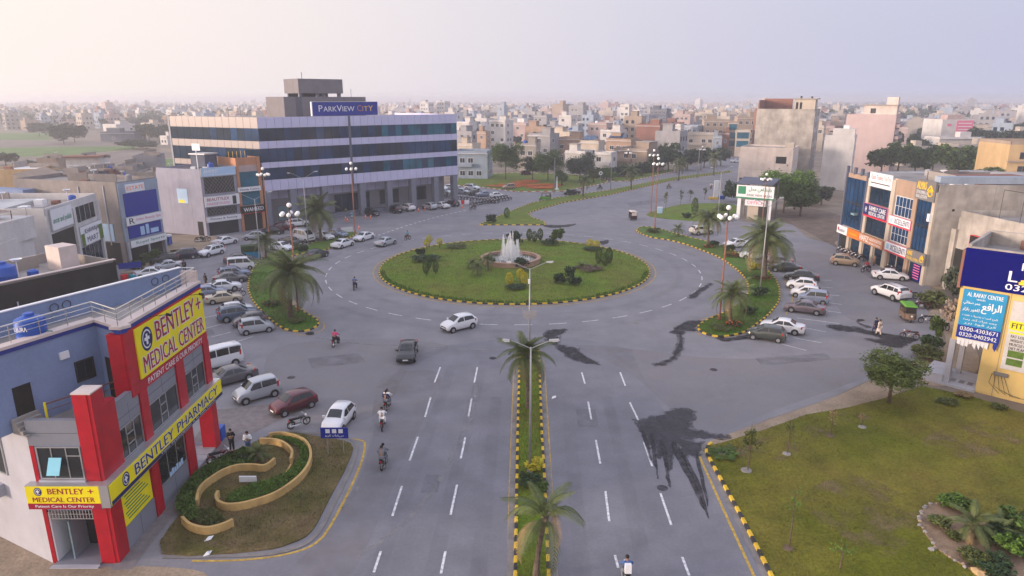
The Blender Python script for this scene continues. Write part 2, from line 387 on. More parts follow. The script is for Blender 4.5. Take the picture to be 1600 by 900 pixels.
# fields on the left, beyond the roofs
fz = .02
for pix, m_, lab in [([(-400, 262), (-400, 247), (90, 244), (215, 232), (210, 228), (-400, 236)], 'field_green', 'bright green crop strip beyond the left roofs'),
                     ([(-400, 215), (-400, 206), (75, 208), (80, 219)], 'field_green', 'hazy green field near the far trees'),
                     ([(236, 275), (245, 249), (330, 247), (330, 275)], 'field_green', 'green plot beside the glass office building'),
                     ([(-400, 235), (-400, 216), (80, 220), (150, 220), (215, 227)], 'field_brown', 'ploughed brown field between the green strips'),
                     ([(-400, 275), (-400, 263), (90, 246), (215, 234), (270, 240), (240, 250), (232, 275)], 'field_brown', 'pale fallow field behind the left roofs'),
                     ([(182, 224), (190, 224), (268, 233), (270, 238)], 'dust', 'pale dirt track crossing the fields')]:
    structure(sheet(MB(), GP(pix), fz), 'field', m_, lab); fz += .012
structure(sheet(MB(), GP([(1200, 300), (1320, 275), (1700, 310), (1800, 270), (1500, 262), (1300, 262)]), .02), 'field', 'dust', 'dusty plots between the tall blocks and the shop row')

# ---- kerbs of painted blocks
_KB = {}
def kerb_mesh(Lk, m_):
    k = (round(Lk, 2), m_)
    if k not in _KB:
        b = .02; h = .17; w = .11
        _KB[k] = MB().hexa([(-Lk / 2, -w, 0), (Lk / 2, -w, 0), (Lk / 2, w, 0), (-Lk / 2, w, 0), (-Lk / 2 + .012, -w + b, h), (Lk / 2 - .012, -w + b, h), (Lk / 2 - .012, w - b, h), (-Lk / 2 + .012, w - b, h)]).mesh('kerb_block', m_)
    return _KB[k]
def kerb(path, label, closed=False, L0=.62, cols=('kyellow', 'kblack'), gutter=.42, side=-1, limit=300):
    """gutter strip + painted blocks, one object each"""
    path = [Vector(p[:2]) for p in path]
    if closed: path = path + [path[0]]
    acc = [0]
    for i in range(1, len(path)): acc.append(acc[-1] + (path[i] - path[i - 1]).length)
    T = acc[-1]; n = max(2, int(round(T / L0))); Lk = T / n
    base = ribbon(MB(), path, gutter, .03, 0, off=side * (gutter / 2 + .05)).build('kerb', 'gutter', label=label, cat='kerb', kind='structure')
    rest = MB()
    def pos(s):
        for i in range(1, len(path)):
            if acc[i] >= s:
                t = (s - acc[i - 1]) / max(acc[i] - acc[i - 1], 1e-6); return path[i - 1].lerp(path[i], t)
        return path[-1]
    for k in range(n):
        p, q = pos(k * Lk), pos((k + 1) * Lk); c = (p + q) / 2; d = q - p
        o = link('kerb_block', kerb_mesh(Lk, cols[k % 2]), base, (c.x, c.y, .012), math.atan2(d.y, d.x))
        o.rotation_euler = (0, 0, math.atan2(d.y, d.x) + random.uniform(-.02, .02))
    return base
def island(poly, m_, label, kerb_label=None, z=.14, cols=('kyellow', 'kblack'), L0=.62, name='lawn'):
    o = MB().prism([tuple(p) for p in poly], .014, z).build(name, m_, label=label, cat='lawn', kind='structure')
    me = o.data
    if kerb_label: kerb(poly, kerb_label, True, L0, cols, side=-1 if area(poly) > 0 else 1)
    return o
def area(p):
    n = len(p); return sum(p[i][0] * p[(i + 1) % n][1] - p[(i + 1) % n][0] * p[i][1] for i in range(n)) / 2
# roundabout
RC = Vector((0.35, 98.9)); RR = 19.8
circ = lambda r, n=120, c=RC: [c + Vector((math.cos(2 * math.pi * k / n), math.sin(2 * math.pi * k / n))) * r for k in range(n)]
# gently domed lawn
mb = MB(); prof = [(RR - .12, .14), (RR * .9, .30), (RR * .7, .48), (RR * .4, .62), (RR * .25, .62), (.01, .62)]
mb.lathe(prof, 96, (RC.x, RC.y, 0))
mb.build('roundabout_lawn', 'lawn', smooth=True, label='round domed lawn in the middle of the roundabout', cat='lawn', kind='structure')
kerb(circ(RR), 'yellow and black kerb ring round the roundabout lawn', True, .66)
ribbon(MB(), circ(RR + .85), .13, .024, closed=True).build('edge_line', 'yellowline', label='faded yellow edge line round the roundabout', cat='road marking', kind='structure')
ribbon(MB(), circ(RR + .45), .5, .026, closed=True).build('gutter_ring', 'gutter', label='pale concrete gutter ring round the roundabout', cat='gutter', kind='structure')
# low clipped hedge along the back half of the rim is grass tufts (stuff, below)
LI = GP([(497, 503), (472, 487), (450, 472), (438, 453), (432, 437), (433, 420), (445, 406), (470, 397), (500, 393), (516, 388), (532, 378), (557, 366), (545, 363), (520, 369), (480, 383), (440, 391), (410, 405), (395, 422), (388, 445), (391, 462), (400, 477), (415, 493), (430, 506), (447, 516), (470, 519), (490, 514)])
LI = pts_smooth(LI, 4)
island(LI, 'lawn_lush', 'curved grass island with palms by the left car park', 'yellow and black kerb round the left palm island')
RI = GP([(995, 361), (1016, 371), (1044, 375.5), (1070, 382), (1098, 392), (1125, 403.5), (1147, 418.5), (1162, 432), (1169, 446), (1169, 458), (1160, 472), (1137, 487), (1112, 498), (1095, 507), (1091, 514), (1100, 522), (1122, 527), (1150, 524), (1170, 516), (1199, 494), (1215, 474), (1218, 460), (1215, 444), (1207, 432), (1195, 420), (1175, 408), (1158, 398), (1130, 386), (1100, 377), (1060, 367), (1030, 358), (1005, 355)])
RI = pts_smooth(RI, 4)
island(RI, 'lawn_lush', 'long grass island with palms by the right car park', 'yellow and black kerb round the right palm island')
ME = GP([(805.5, 960), (805.5, 896), (807.7, 754), (809, 679), (812, 560), (816, 547), (827, 541), (838, 543), (842, 551), (846.7, 685), (851, 754), (857, 896), (860, 960)])
island(ME, 'lawn', 'narrow grass median between the two carriageways', 'yellow and black kerb round the central median', L0=.6)
TI = GP([(749, 352), (775, 340), (800, 330), (830, 318), (870, 309.5), (950, 298), (1050, 278), (1140, 267), (1142, 269), (1050, 282), (950, 305), (880, 317), (840, 328), (824, 334), (832, 341), (850, 347), (852, 352)])
island(TI, 'lawn', 'long grass median of the road running to the upper right', 'yellow and black kerb round the upper median', L0=.8)
island(GP([(714, 290), (745, 292), (807, 300), (882, 299), (905, 294), (945, 287), (950, 283), (930, 277), (880, 272), (800, 270), (716, 276)]), 'lawn', 'park lawn with flower beds beside the glass office building', 'red and white kerb of the far park lawn', cols=('kwhite', 'kred'), L0=1.1)
island(GP([(955, 284), (985, 283), (1055, 268), (1050, 264), (985, 273), (955, 279)]), 'lawn', 'grass strip along the wall behind the upper road', 'red and white kerb of the far grass strip', cols=('kwhite', 'kred'), L0=1.1)
island(pts_smooth(GP([(1010, 336), (1040, 326), (1076, 319), (1145, 320), (1150, 335), (1130, 347), (1077, 345), (1040, 342)]), 3), 'lawn', 'triangular lawn in front of the green and white gate', None)
LAWN = GP([(1240, 960), (1212, 915), (1103, 707), (1106, 700), (1135, 692), (1200, 672), (1260, 650), (1320, 640), (1380, 625), (1440, 605), (1520, 622), (1700, 680), (1900, 780), (1800, 1000)])
island(LAWN, 'lawn_dry', 'wide patchy lawn in the lower right corner')
kerb(GP([(1235, 960), (1212, 915), (1160, 812), (1103, 708), (1104, 700), (1112, 694)]), 'yellow and black kerb along the lower right lawn', side=1, L0=.6)
GL = pts_smooth(GP([(253, 866), (285, 800), (340, 735), (385, 700), (420, 682), (450, 677), (500, 684), (548, 694), (545, 722), (515, 780), (488, 830), (455, 850), (400, 862)]), 3)
island(GL, 'plot', 'worn grass plot with a curved planter beside the pharmacy', None, z=.10)
ribbon(MB(), pts_smooth(GP([(449, 674), (500, 679), (553, 689), (552, 722), (524, 782), (496, 834), (462, 857), (400, 868), (255, 871)]), 3, False), .28, .05).build('gutter', 'gutter', label='concrete edging round the worn grass plot', cat='kerb', kind='structure')

# ---- markings
def line(pix, w, m_, label, z=.024, name='edge_line', smooth=True):
    P = GP(pix)
    if smooth and len(P) > 2: P = pts_smooth(P, 5, False)
    ribbon(MB(), P, w, z).build(name, m_, label=label, cat='road marking', kind='structure')
line([(530, 684), (562, 688), (570, 697), (560, 735), (522, 812), (492, 850), (440, 868), (370, 876), (300, 877)], .16, 'yellowline', 'yellow line curving round the worn grass plot')
line([(793.5, 960), (795, 896), (797.6, 754), (803, 600), (806, 553)], .2, 'yellowline', 'yellow line left of the central median')
line([(873, 960), (869, 896), (861, 754), (853, 620), (848, 550)], .17, 'yellowline', 'yellow line right of the central median')
line([(1207, 960), (1178, 900), (1132, 800), (1093, 714)], .16, 'yellowline', 'yellow line along the lower right lawn kerb')
line([(440, 515), (475, 524), (503, 516), (505, 505), (490, 494)], .1, 'yellowline', 'yellow line round the tip of the left palm island')
line([(500, 498), (478, 486), (457, 470), (444, 452), (438, 436)], .12, 'yellowline', 'pale yellow line along the left palm island')
line([(1164, 462), (1163, 446), (1156, 430), (1140, 417)], .12, 'yellowline', 'pale yellow line along the right palm island')
line([(1095, 525), (1086, 514), (1094, 502), (1120, 491)], .12, 'yellowline', 'yellow line round the tip of the right palm island')
line([(1228, 492), (1238, 470), (1234, 450), (1224, 436)], .12, 'yellowline', 'faint line behind the right palm island')
def dash(ax, ay, bx, by, w=.14, label='white lane dash'):
    a, b = G(ax, ay).xy, G(bx, by).xy
    return ribbon(MB(), [a, b], w, .026)
DASH = {'left lane of the near carriageway': [(584, 895, 595, 862), (613, 807, 628, 760), (640, 720, 653, 683), (664, 652, 673, 621), (679, 598, 688, 574)],
        'right lane of the near left carriageway': [(689, 897, 696, 862), (704, 805, 714, 758), (720, 717, 727, 684), (732, 651, 737, 623), (741, 598, 746, 574)],
        'left lane of the near right carriageway': [(966, 888, 961, 868), (952, 815, 946, 768), (938, 725, 931, 688), (924, 656, 919, 628), (914, 600, 909, 582)],
        'right lane of the near right carriageway': [(1077, 900, 1066, 871), (1049, 821, 1032, 771), (1019, 729, 1006, 691), (998, 658, 984, 629), (977, 603, 969, 582)]}
for k, L in DASH.items():
    root = empty('lane_marking', 'broken white line in the ' + k, 'road marking', kind='structure')
    for q in L: dash(*q).build('dash', 'whiteline', root)
root = empty('lane_marking', 'broken white ring line round the roundabout', 'road marking', kind='structure')
for k in range(44):
    a0 = 2 * math.pi * k / 44; a1 = a0 + 2 * math.pi / 44 * .52
    c = RC + Vector((-.1, -.4)); seg = [c + Vector((math.cos(a0 + (a1 - a0) * t / 3), math.sin(a0 + (a1 - a0) * t / 3))) * 27.0 for t in range(4)]
    ribbon(MB(), seg, .14, .026).build('dash', 'whiteline', root)
root = empty('lane_marking', 'row of short white dashes in front of the glass office building', 'road marking', kind='structure')
for k in range(20):
    t = k / 20; t2 = t + .024
    f = lambda t: (591 + 140 * t, 368 - 40 * t - 3 * math.sin(math.pi * t))
    dash(*f(t), *f(t2), .3).build('dash', 'whiteline', root)
root = empty('parking_marking', 'white bay lines of the left car park', 'road marking', kind='structure')
for a in [(318, 497, 346, 491), (322, 513, 352, 505), (330, 527, 361, 519), (338, 545, 395, 526)]:
    dash(*a, .1).build('bay_line', 'whiteline', root)
root = empty('parking_marking', 'white bay lines of the right car park', 'road marking', kind='structure')
for a in [(1286, 438, 1300, 438), (1284, 449, 1302, 450), (1292, 461, 1312, 462), (1294, 473, 1316, 476), (1292, 486, 1314, 489), (1245, 497, 1312, 506), (1255, 512, 1290, 519), (1222, 538, 1260, 548), (1240, 528, 1284, 536)]:
    dash(*a, .1).build('bay_line', 'whiteline', root)
for q, lab in [([(745, 595), (737, 650), (712, 700), (690, 745), (640, 810), (560, 870)], 'pale dusty tyre track curving over the left carriageway'), ([(490, 527), (560, 537), (640, 541), (790, 549)], 'thin pale seam line across the junction'), ([(545, 762), (530, 800), (560, 760)], 'pale scuff beside the grass plot')]:
    line(q, .35, 'tyremark', lab, .0215, 'tyre_track')
# wet stains: irregular sheets with ragged edges
SZ = [.030]
def stain(pix, label, m_='wet', z=.0205, jag=.12, n=5, name='wet_patch'):
    P = pts_smooth(GP(pix), n); out = []
    for i, p in enumerate(P):
        out.append((p.x + random.gauss(0, jag), p.y + random.gauss(0, jag)))
    SZ[0] += .002
    o = structure(sheet(MB(), out, SZ[0]), name, m_, label, 'water stain')
    if name == 'wet_patch' and jag > .05:
        c = sum((Vector(p) for p in out), Vector((0, 0))) / len(out); big = []
        for i, p in enumerate(out):
            a_, b_ = Vector(out[i - 1]), Vector(out[(i + 1) % len(out)]); d = (b_ - a_); d = Vector((d.y, -d.x)).normalized() if d.length > 1e-6 else Vector((0, 0))
            big.append(Vector(p) + d * (1 if area(out) > 0 else -1) * random.uniform(.05, .38))
        sheet(MB(), big, SZ[0] - .0008).build('damp_edge', 'wet_edge', o)
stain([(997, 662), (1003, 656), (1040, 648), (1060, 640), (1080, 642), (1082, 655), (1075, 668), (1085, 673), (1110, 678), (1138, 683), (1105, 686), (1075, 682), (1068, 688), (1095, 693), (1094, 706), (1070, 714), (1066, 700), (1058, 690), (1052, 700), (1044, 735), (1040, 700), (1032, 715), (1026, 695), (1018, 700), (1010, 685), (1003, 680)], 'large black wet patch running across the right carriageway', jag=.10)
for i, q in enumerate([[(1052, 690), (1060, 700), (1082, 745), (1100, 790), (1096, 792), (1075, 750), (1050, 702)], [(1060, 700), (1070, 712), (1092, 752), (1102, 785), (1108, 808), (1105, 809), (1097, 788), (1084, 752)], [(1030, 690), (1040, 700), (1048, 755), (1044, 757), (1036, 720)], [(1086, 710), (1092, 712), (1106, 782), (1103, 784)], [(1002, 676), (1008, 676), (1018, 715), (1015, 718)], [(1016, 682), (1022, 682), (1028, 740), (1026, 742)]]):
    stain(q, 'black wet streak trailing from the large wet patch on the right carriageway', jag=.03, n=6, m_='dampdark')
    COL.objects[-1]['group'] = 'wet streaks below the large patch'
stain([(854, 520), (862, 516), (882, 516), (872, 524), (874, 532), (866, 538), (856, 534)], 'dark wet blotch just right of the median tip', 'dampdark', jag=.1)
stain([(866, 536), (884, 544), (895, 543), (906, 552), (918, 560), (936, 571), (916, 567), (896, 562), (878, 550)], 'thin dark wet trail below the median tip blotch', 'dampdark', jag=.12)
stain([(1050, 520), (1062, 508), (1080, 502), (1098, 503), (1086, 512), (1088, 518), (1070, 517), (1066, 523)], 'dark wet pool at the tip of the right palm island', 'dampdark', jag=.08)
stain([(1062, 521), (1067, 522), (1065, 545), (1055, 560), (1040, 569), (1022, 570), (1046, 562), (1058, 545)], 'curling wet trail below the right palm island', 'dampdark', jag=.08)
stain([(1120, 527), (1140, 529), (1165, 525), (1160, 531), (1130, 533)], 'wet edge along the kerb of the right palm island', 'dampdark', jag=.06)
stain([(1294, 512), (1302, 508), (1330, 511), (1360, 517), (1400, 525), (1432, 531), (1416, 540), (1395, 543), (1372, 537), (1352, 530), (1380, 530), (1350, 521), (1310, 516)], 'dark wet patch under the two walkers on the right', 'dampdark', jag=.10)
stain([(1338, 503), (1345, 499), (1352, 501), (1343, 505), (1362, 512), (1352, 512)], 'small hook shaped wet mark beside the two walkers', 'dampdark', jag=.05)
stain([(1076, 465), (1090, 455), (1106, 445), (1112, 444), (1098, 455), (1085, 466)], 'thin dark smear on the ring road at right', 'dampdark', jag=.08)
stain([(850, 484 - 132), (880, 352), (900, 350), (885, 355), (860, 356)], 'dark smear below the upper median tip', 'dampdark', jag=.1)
stain([(937, 378), (952, 376), (944, 383)], 'short dark smear behind the roundabout', 'dampdark', jag=.08)
stain([(970, 389), (992, 394), (985, 392)], 'thin dark smear right of the roundabout', 'dampdark', jag=.05)
stain([(337, 539), (345, 535), (352, 540), (345, 543)], 'brown oil spot in the left car park', 'dampdark', jag=.05)
stain([(362, 540), (378, 541), (370, 545)], 'smaller oil spot in the left car park', 'dampdark', jag=.05)
stain([(478, 521), (488, 519), (490, 523), (480, 524)], 'square iron drain cover at the island tip', 'dark', jag=.02, name='drain_cover')

for pix, m_, lab in [([(590, 600), (640, 580), (690, 590), (640, 700), (560, 880), (480, 960), (380, 960), (520, 820), (575, 700)], 'dustfilm', 'thin dust film at the edge of the left carriageway'),
                     ([(900, 540), (1010, 548), (1120, 560), (1300, 560), (1420, 560), (1340, 595), (1200, 645), (1110, 680), (1050, 640), (980, 580)], 'dustfilm', 'thin dust film over the right hand junction'),
                     ([(430, 545), (560, 530), (700, 540), (640, 575), (600, 640), (500, 670), (420, 610)], 'dustfilm', 'thin dust film over the left hand junction'),
                     ([(1230, 395), (1300, 400), (1420, 450), (1440, 500), (1330, 500), (1290, 450)], 'dustfilm', 'thin dust film before the shop row')]:
    SZ[0] += .001; structure(sheet(MB(), pts_smooth(GP(pix), 4), .0185), 'dust_film', m_, lab, 'dust')
for q, lab in [([(660, 960), (708, 760), (737, 640), (756, 565)], 'dark worn wheel track in the right lane of the left carriageway'), ([(560, 960), (632, 780), (690, 620), (710, 560)], 'dark worn wheel track in the middle lane of the left carriageway'), ([(740, 960), (762, 760), (776, 620)], 'dark worn wheel track beside the median at left'), ([(915, 960), (898, 760), (886, 620)], 'dark worn wheel track beside the median at right'), ([(1020, 960), (985, 780), (948, 620)], 'dark worn wheel track in the middle lane of the right carriageway')]:
    line(q, .9, 'worn', lab, .0195, 'wheel_track')
for r_, lab in ((24.0, 'inner'), (29.6, 'outer')):
    ribbon(MB(), circ(r_), 1.0, .0195, closed=True).build('wheel_track', 'worn', label='dark worn %s wheel track round the roundabout' % lab, cat='road marking', kind='structure')

mat('patch', (.105, .104, .125), .85, .2, 1.0, fine=.12, anoise=(.0, .32, .6))
for pix, lab in [([(480, 560), (560, 552), (572, 566), (488, 576)], 'darker repaired asphalt strip near the pink clad rider'), ([(900, 640), (930, 640), (936, 668), (903, 668)], 'square asphalt repair on the right carriageway'), ([(665, 742), (690, 742), (684, 770), (657, 770)], 'square asphalt repair on the left carriageway'), ([(1180, 560), (1290, 552), (1300, 562), (1190, 572)], 'long asphalt repair before the lawn tree'), ([(980, 318), (1040, 308), (1046, 313), (985, 324)], 'dark repair on the upper road'), ([(300, 520), (330, 512), (336, 522), (306, 531)], 'dark repair in the left car park')]:
    structure(sheet(MB(), GP(pix), .0202), 'road_patch', 'patch', lab, 'road')
for px, py, lab in [(1035, 763, 'iron manhole cover by the wet streaks'), (770, 560, 'iron manhole cover left of the median tip'), (1115, 578, 'iron manhole cover on the right junction'), (455, 590, 'iron manhole cover before the left car park'), (995, 505, 'pale manhole cover on the ring road')]:
    q = G(px, py); MB().lathe([(.01, .012), (.34, .012), (.36, .0)], 16, (q.x, q.y, .02)).build('manhole_cover', 'dampdark' if 'pale' not in lab else 'gutter', label=lab, cat='manhole', kind='structure')
# ================================================================== BUILDINGS
def win(fr, a0, a1, b0, b1, parent, nx=2, ny=1, fm='s_white', gm='glass', d=.0, t=.07, bars=None):
    m = MB(); D0, D1 = d + .005, d + .07
    m.fbox(fr, a0, a1, b0, b0 + t, D0, D1).fbox(fr, a0, a1, b1 - t, b1, D0, D1)
    m.fbox(fr, a0, a0 + t, b0 + t, b1 - t, D0, D1).fbox(fr, a1 - t, a1, b0 + t, b1 - t, D0, D1)
    for i in range(1, nx):
        x = a0 + (a1 - a0) * i / nx; m.fbox(fr, x - t / 3, x + t / 3, b0 + t, b1 - t, D0, D1 - .012)
    for j in range(1, ny):
        y = b0 + (b1 - b0) * j / ny; m.fbox(fr, a0 + t, a1 - t, y - t / 3, y + t / 3, D0, D1 - .02)
    for (x0, x1, y0, y1) in bars or []:
        m.fbox(fr, x0, x1, y0, y1, D0, D1 - .008)
    w = m.build('window', fm, parent)
    MB().fbox(fr, a0 + t * .5, a1 - t * .5, b0 + t * .5, b1 - t * .5, d - .02, d + .03).build('pane', gm, w)
    return w
def part(parent, name, m_, fr, *boxes):
    return [MB().fbox(fr, *b).build(name, m_, parent) for b in boxes][0]
def board(fr, a0, a1, b0, b1, m_, parent, d0=.02, d1=.14, edge=None, name='sign_board', label=None):
    if edge: part(parent, 'sign_case', edge, fr, (a0 - .05, a1 + .05, b0 - .05, b1 + .05, d0, d1 - .012))
    return MB().fbox(fr, a0, a1, b0, b1, d0 if not edge else d1 - .05, d1).build(name, m_, parent, label=label)
def block(name, label, poly, z, wm, cat='building', z0=0.0, par=.7, cap=None, roof='roofslab', group=None, pt=.18):
    if area(poly) < 0: poly = poly[::-1]
    c = sum((Vector(p[:2]) for p in poly), Vector((0, 0))) / len(poly)
    root = empty(name, label, cat, (c.x, c.y, 0), group=group)
    inv = Matrix.Translation((-c.x, -c.y, 0))
    root['_inv'] = 0
    def loc(o): o.matrix_parent_inverse = inv; return o
    root.location = (0, 0, 0)                      # footprint is given in place; parts are built where they stand
    MB().prism([tuple(p) for p in poly], z0, z, 0, 1).build('wall', [wm, roof], root)
    if par:
        m = MB(); n = len(poly)
        for i in range(n):
            fr = Frame(poly[i], poly[(i + 1) % n]); m.fbox(fr, pt * (i % 2) , fr.L - pt * (1 - i % 2) if n == 4 else fr.L, z, z + par, -pt, 0.0)
        m.build('parapet', cap or wm, root)
    del root['_inv']
    return root
def rect(cx, cy, w, d, th):
    u = Vector((math.cos(th), math.sin(th))); v = Vector((-u.y, u.x)); c = Vector((cx, cy))
    return [c - u * w / 2 - v * d / 2, c + u * w / 2 - v * d / 2, c + u * w / 2 + v * d / 2, c - u * w / 2 + v * d / 2]
def tank(name, label, loc, r=.7, h=1.3, m_='tankblue', txt=None):
    t = empty(name, label, 'water tank', loc)
    MB().lathe([(0.001, 0), (r, 0), (r, h * .12), (r * 1.02, h * .14), (r, h * .16), (r, h * .4), (r * 1.02, h * .42), (r, h * .44), (r, h * .72), (r * .94, h * .80), (r * .4, h * .92), (r * .36, h * .92)], 20).build('tank_body', m_, t, smooth=True, angle=40)
    MB().lathe([(r * .36, h * .92), (r * .36, h), (r * .3, h * 1.02), (.001, h * 1.02)], 14).build('lid', m_, t)
    MB().tube([(r, 0.1, h * .3), (r + .3, .1, h * .3), (r + .3, .1, -.0)], .03, 6).build('pipe', 's_green', t)
    if txt:
        fr = Frame((-.35, -r - .01), (.35, -r - .01)); text(fr, .02, .68, h * .46, h * .62, txt, 's_white', t, d=.015)
    return t
def railing(pts, z, parent, h=1.0, m_='steel', rails=3, step=1.3, name='railing', r=.025):
    m = MB()
    for i in range(len(pts) - 1):
        a, b = Vector(pts[i]), Vector(pts[i + 1]); L = (b - a).length; n = max(1, int(L / step))
        for k in range(n + 1):
            p = a.lerp(b, k / n)
            if k < n or i == len(pts) - 2: m.tube([(p.x, p.y, z), (p.x, p.y, z + h)], r, 6)
        for q in range(rails):
            zz = z + h * (1 - q * .28); m.tube([(a.x, a.y, zz), (b.x, b.y, zz)], r * (1.5 if q == 0 else .7), 6)
    return m.build(name, m_, parent)

# ---------------------------------------------------------------- medical centre, left corner
B = empty('medical_centre', 'red, yellow and grey three storey medical centre and pharmacy on the left corner', 'building')
P1 = [(-24.6, 31.4), (-21.2, 31.4), (-21.2, 41.4), (-23.4, 41.4), (-23.4, 44.6), (-22.4 - .9, 44.6), (-28.9, 33.6)]
GF = [(-24.6, 33.0), (-21.2, 33.0), (-21.2, 41.3), (-24.2, 41.3), (-28.9, 33.6), (-24.9, 31.6)]
MB().prism(GF, .0, 3.7).build('ground_floor_wall', 'bl_white', B)
UP = [(-24.6, 31.4), (-21.2, 31.4), (-21.2, 44.6), (-22.9, 44.6), (-28.9, 33.6)]
MB().prism(UP, 3.7, 7.6, 0, 1).build('upper_floor_wall', ['bl_grey', 'roofslab'], B)
A3, B3, C3, D3, E3, F3 = (-21.2, 35.0), (-21.2, 44.6), (-22.4, 44.6), (-27.9, 33.2), (-25.7, 31.0), (-23.4, 36.4)
MB().prism([A3, B3, C3, D3, E3, F3], 7.6, 11.75, 0, 1).build('top_floor_wall', ['bl_grey', 'roofslab'], B)
fr_ab, fr_fa, fr_ef, fr_cd = Frame(A3, B3), Frame(F3, A3), Frame(E3, F3), Frame(C3, D3)
cap = MB(); trim = MB()
for i, f in enumerate((fr_ab, fr_fa, fr_ef)):
    cap.fbox(f, -.1, f.L + .1, 12.0 - .004 * i, 12.16 - .006 * i, -.55, .10); trim.fbox(f, -.1, f.L + .1, 11.76 + .004 * i, 11.98 - .004 * i, -.3, .06)
cap.build('roof_edge', 'bl_pinkcap', B); trim.build('blue_trim', 'b_blue', B)
part(B, 'back_parapet', 'bl_grey', fr_cd, (0, fr_cd.L, 11.75, 13.1, -.2, 0))
part(B, 'parapet_cap', 's_white', fr_cd, (-.02, fr_cd.L, 13.1, 13.16, -.24, .03))
part(B, 'end_parapet', 'bl_pinkcap', Frame(B3, C3), (0, 1.2, 11.75, 12.9, -.2, 0))
railing([Vector(C3) + Vector((.1, -.1)), Vector(B3) - Vector((.12, .12)), Vector(A3) + Vector((-.12, .05)), Vector(F3) + Vector((-.1, .1)), Vector(E3) + Vector((-.15, .1))], 12.16, B, .95)
for q in (3.2, 9.6, 10.4, 3.9):                                   # wire rings hung on the back parapet
    c = fr_cd.p(fr_cd.L - q - 1, 12.65, -.24); m = MB()
    m.tube([c + fr_cd.u * .24 * math.cos(t) + Vector((0, 0, .24 * math.sin(t))) for t in [i * math.pi / 8 for i in range(17)]], .02, 5)
    m.build('wire_ring', 's_black', B)
# right front on the street, a runs from the corner to the far end
FRT = Frame((-21.2, 31.4), (-21.2, 44.6))
part(B, 'corner_pillar', 'b_red', FRT, (-.02, 1.0, 0, 9.8, -.8, .16)); part(B, 'corner_pillar_step', 'b_red', FRT, (1.0, 1.9, 3.7, 8.8, -.3, .14))
part(B, 'pillar_coping', 'bl_pinkcap', FRT, (-.04, 1.02, 9.8, 9.88, -.82, .18))
for a0, a1, z1 in [(4.2, 5.0, 8.0), (8.5, 9.5, 8.0), (12.4, 13.2, 8.0)]:
    part(B, 'pillar', 'b_red', FRT, (a0, a1, 0, z1, -.15 if a0 < 12 else -.8, .16))
part(B, 'pillar', 'b_red', Frame((-23.4, 44.6), (-23.4, 43.6)), (0, .8, 0, 3.7, -.5, 0))
for a0, a1 in [(1.02, 4.18), (5.02, 8.48)]:
    part(B, 'base_panel', 'b_panel', FRT, (a0, a1, 0, 1.35, -.3, .06)); part(B, 'panel_joint', 'b_panelline', FRT, ((a0 + a1) / 2 - .015, (a0 + a1) / 2 + .015, .02, 1.3, .06, .065))
poster = board(FRT, 1.1, 4.1, 1.4, 3.6, 's_yellow', B, .0, .05, name='poster')
for i in range(9):
    MB().fbox(FRT, 1.35 + .1 * (i % 3), 3.8 - .25 * ((i * 7) % 4), 3.25 - i * .2, 3.33 - i * .2, .05, .056).build('print_line', 's_green', poster)
win(FRT, 5.05, 8.45, 1.4, 3.65, B, 3, 1, 'alu')
for i in range(6):
    MB().fbox(FRT, 6.2 + i * .3, 6.45 + i * .3, 1.45, 1.75 + .1 * (i % 2), .04, .05).build('shop_goods', 's_sky', B)
# porch between the last two pillars
MB().fbox(FRT, 9.5, 13.2, .0, .14, -2.2, .1).build('porch_floor', 'bl_white', B)
for i in range(4):
    MB().fbox(FRT, 9.55 + i * .9, 9.6 + i * .9, .14, .145, -2.1, .05).build('tile_joint', 's_grey', B)
part(B, 'porch_ceiling', 'bl_white', FRT, (9.5, 13.2, 3.6, 3.69, -2.2, 0))
# second floor
for a0, a1 in [(1.95, 4.15), (5.05, 8.45), (9.55, 12.35)]:
    m_ = (a0 + a1) / 2
    win(FRT, a0, a1, 5.0, 6.85, B, 1, 1, 'alu', 'glass', bars=[(m_ - .5, m_ - .44, 5.05, 6.8), (m_ + .25, m_ + .31, 5.05, 6.8), (m_ - .5, m_ + .3, 5.6, 5.66), (m_ - .5, m_ + .3, 6.2, 6.26)])
    part(B, 'spandrel_panel', 'b_panel', FRT, (a0, a1, 6.88, 7.95 if a0 > 2 else 8.4, -.1, .07))
    part(B, 'panel_joint', 'b_panelline', FRT, (m_ - .012, m_ + .012, 6.9, 7.93, .07, .075), (a0, a1, 7.38, 7.41, .0701, .0751))
part(B, 'spandrel_panel', 'b_panel', FRT, (4.19, 5.0, 6.88, 7.9, -.1, .05))
part(B, 'red_band', 'b_red', FRT, (3.6, 13.2, 7.97, 8.6, -.1, .12)); part(B, 'red_surround', 'b_red', FRT, (3.6, 13.2, 8.6, 11.74, -.1, .10))
part(B, 'red_return', 'b_red', Frame((-22.0, 35.0), (-21.2, 35.0)), (0, .80, 7.62, 11.70, -.3, .06))
def emblem(fr, a, b, r, parent, d):
    m = MB(); n = 28
    m.add([fr.p(a + r * math.cos(t) * .85, b + r * math.sin(t), d) for t in [2 * math.pi * k / n for k in range(n)]], [tuple(range(n))])
    e = m.build('emblem', 's_navy', parent)
    m = MB(); m.add([fr.p(a + r * .85 * (q * math.cos(t)), b + r * q * math.sin(t), d + .004) for q in (.78, .66) for t in [R(20) + R(290) * k / 20 for k in range(21)]], [(k, k + 1, 22 + k, 21 + k) for k in range(20)])
    m.fbox(fr, a - r * .13, a + r * .13, b - r * .45, b + r * .42, d + .003, d + .006).fbox(fr, a - r * .38, a + r * .38, b - r * .1, b + r * .16, d + .003, d + .0065)
    m.build('emblem_mark', 's_white', e)
bd = board(FRT, 4.6, 13.05, 8.66, 11.62, 's_yellow', B, .10, .18)
emblem(FRT, 5.7, 10.72, .72, bd, .185)
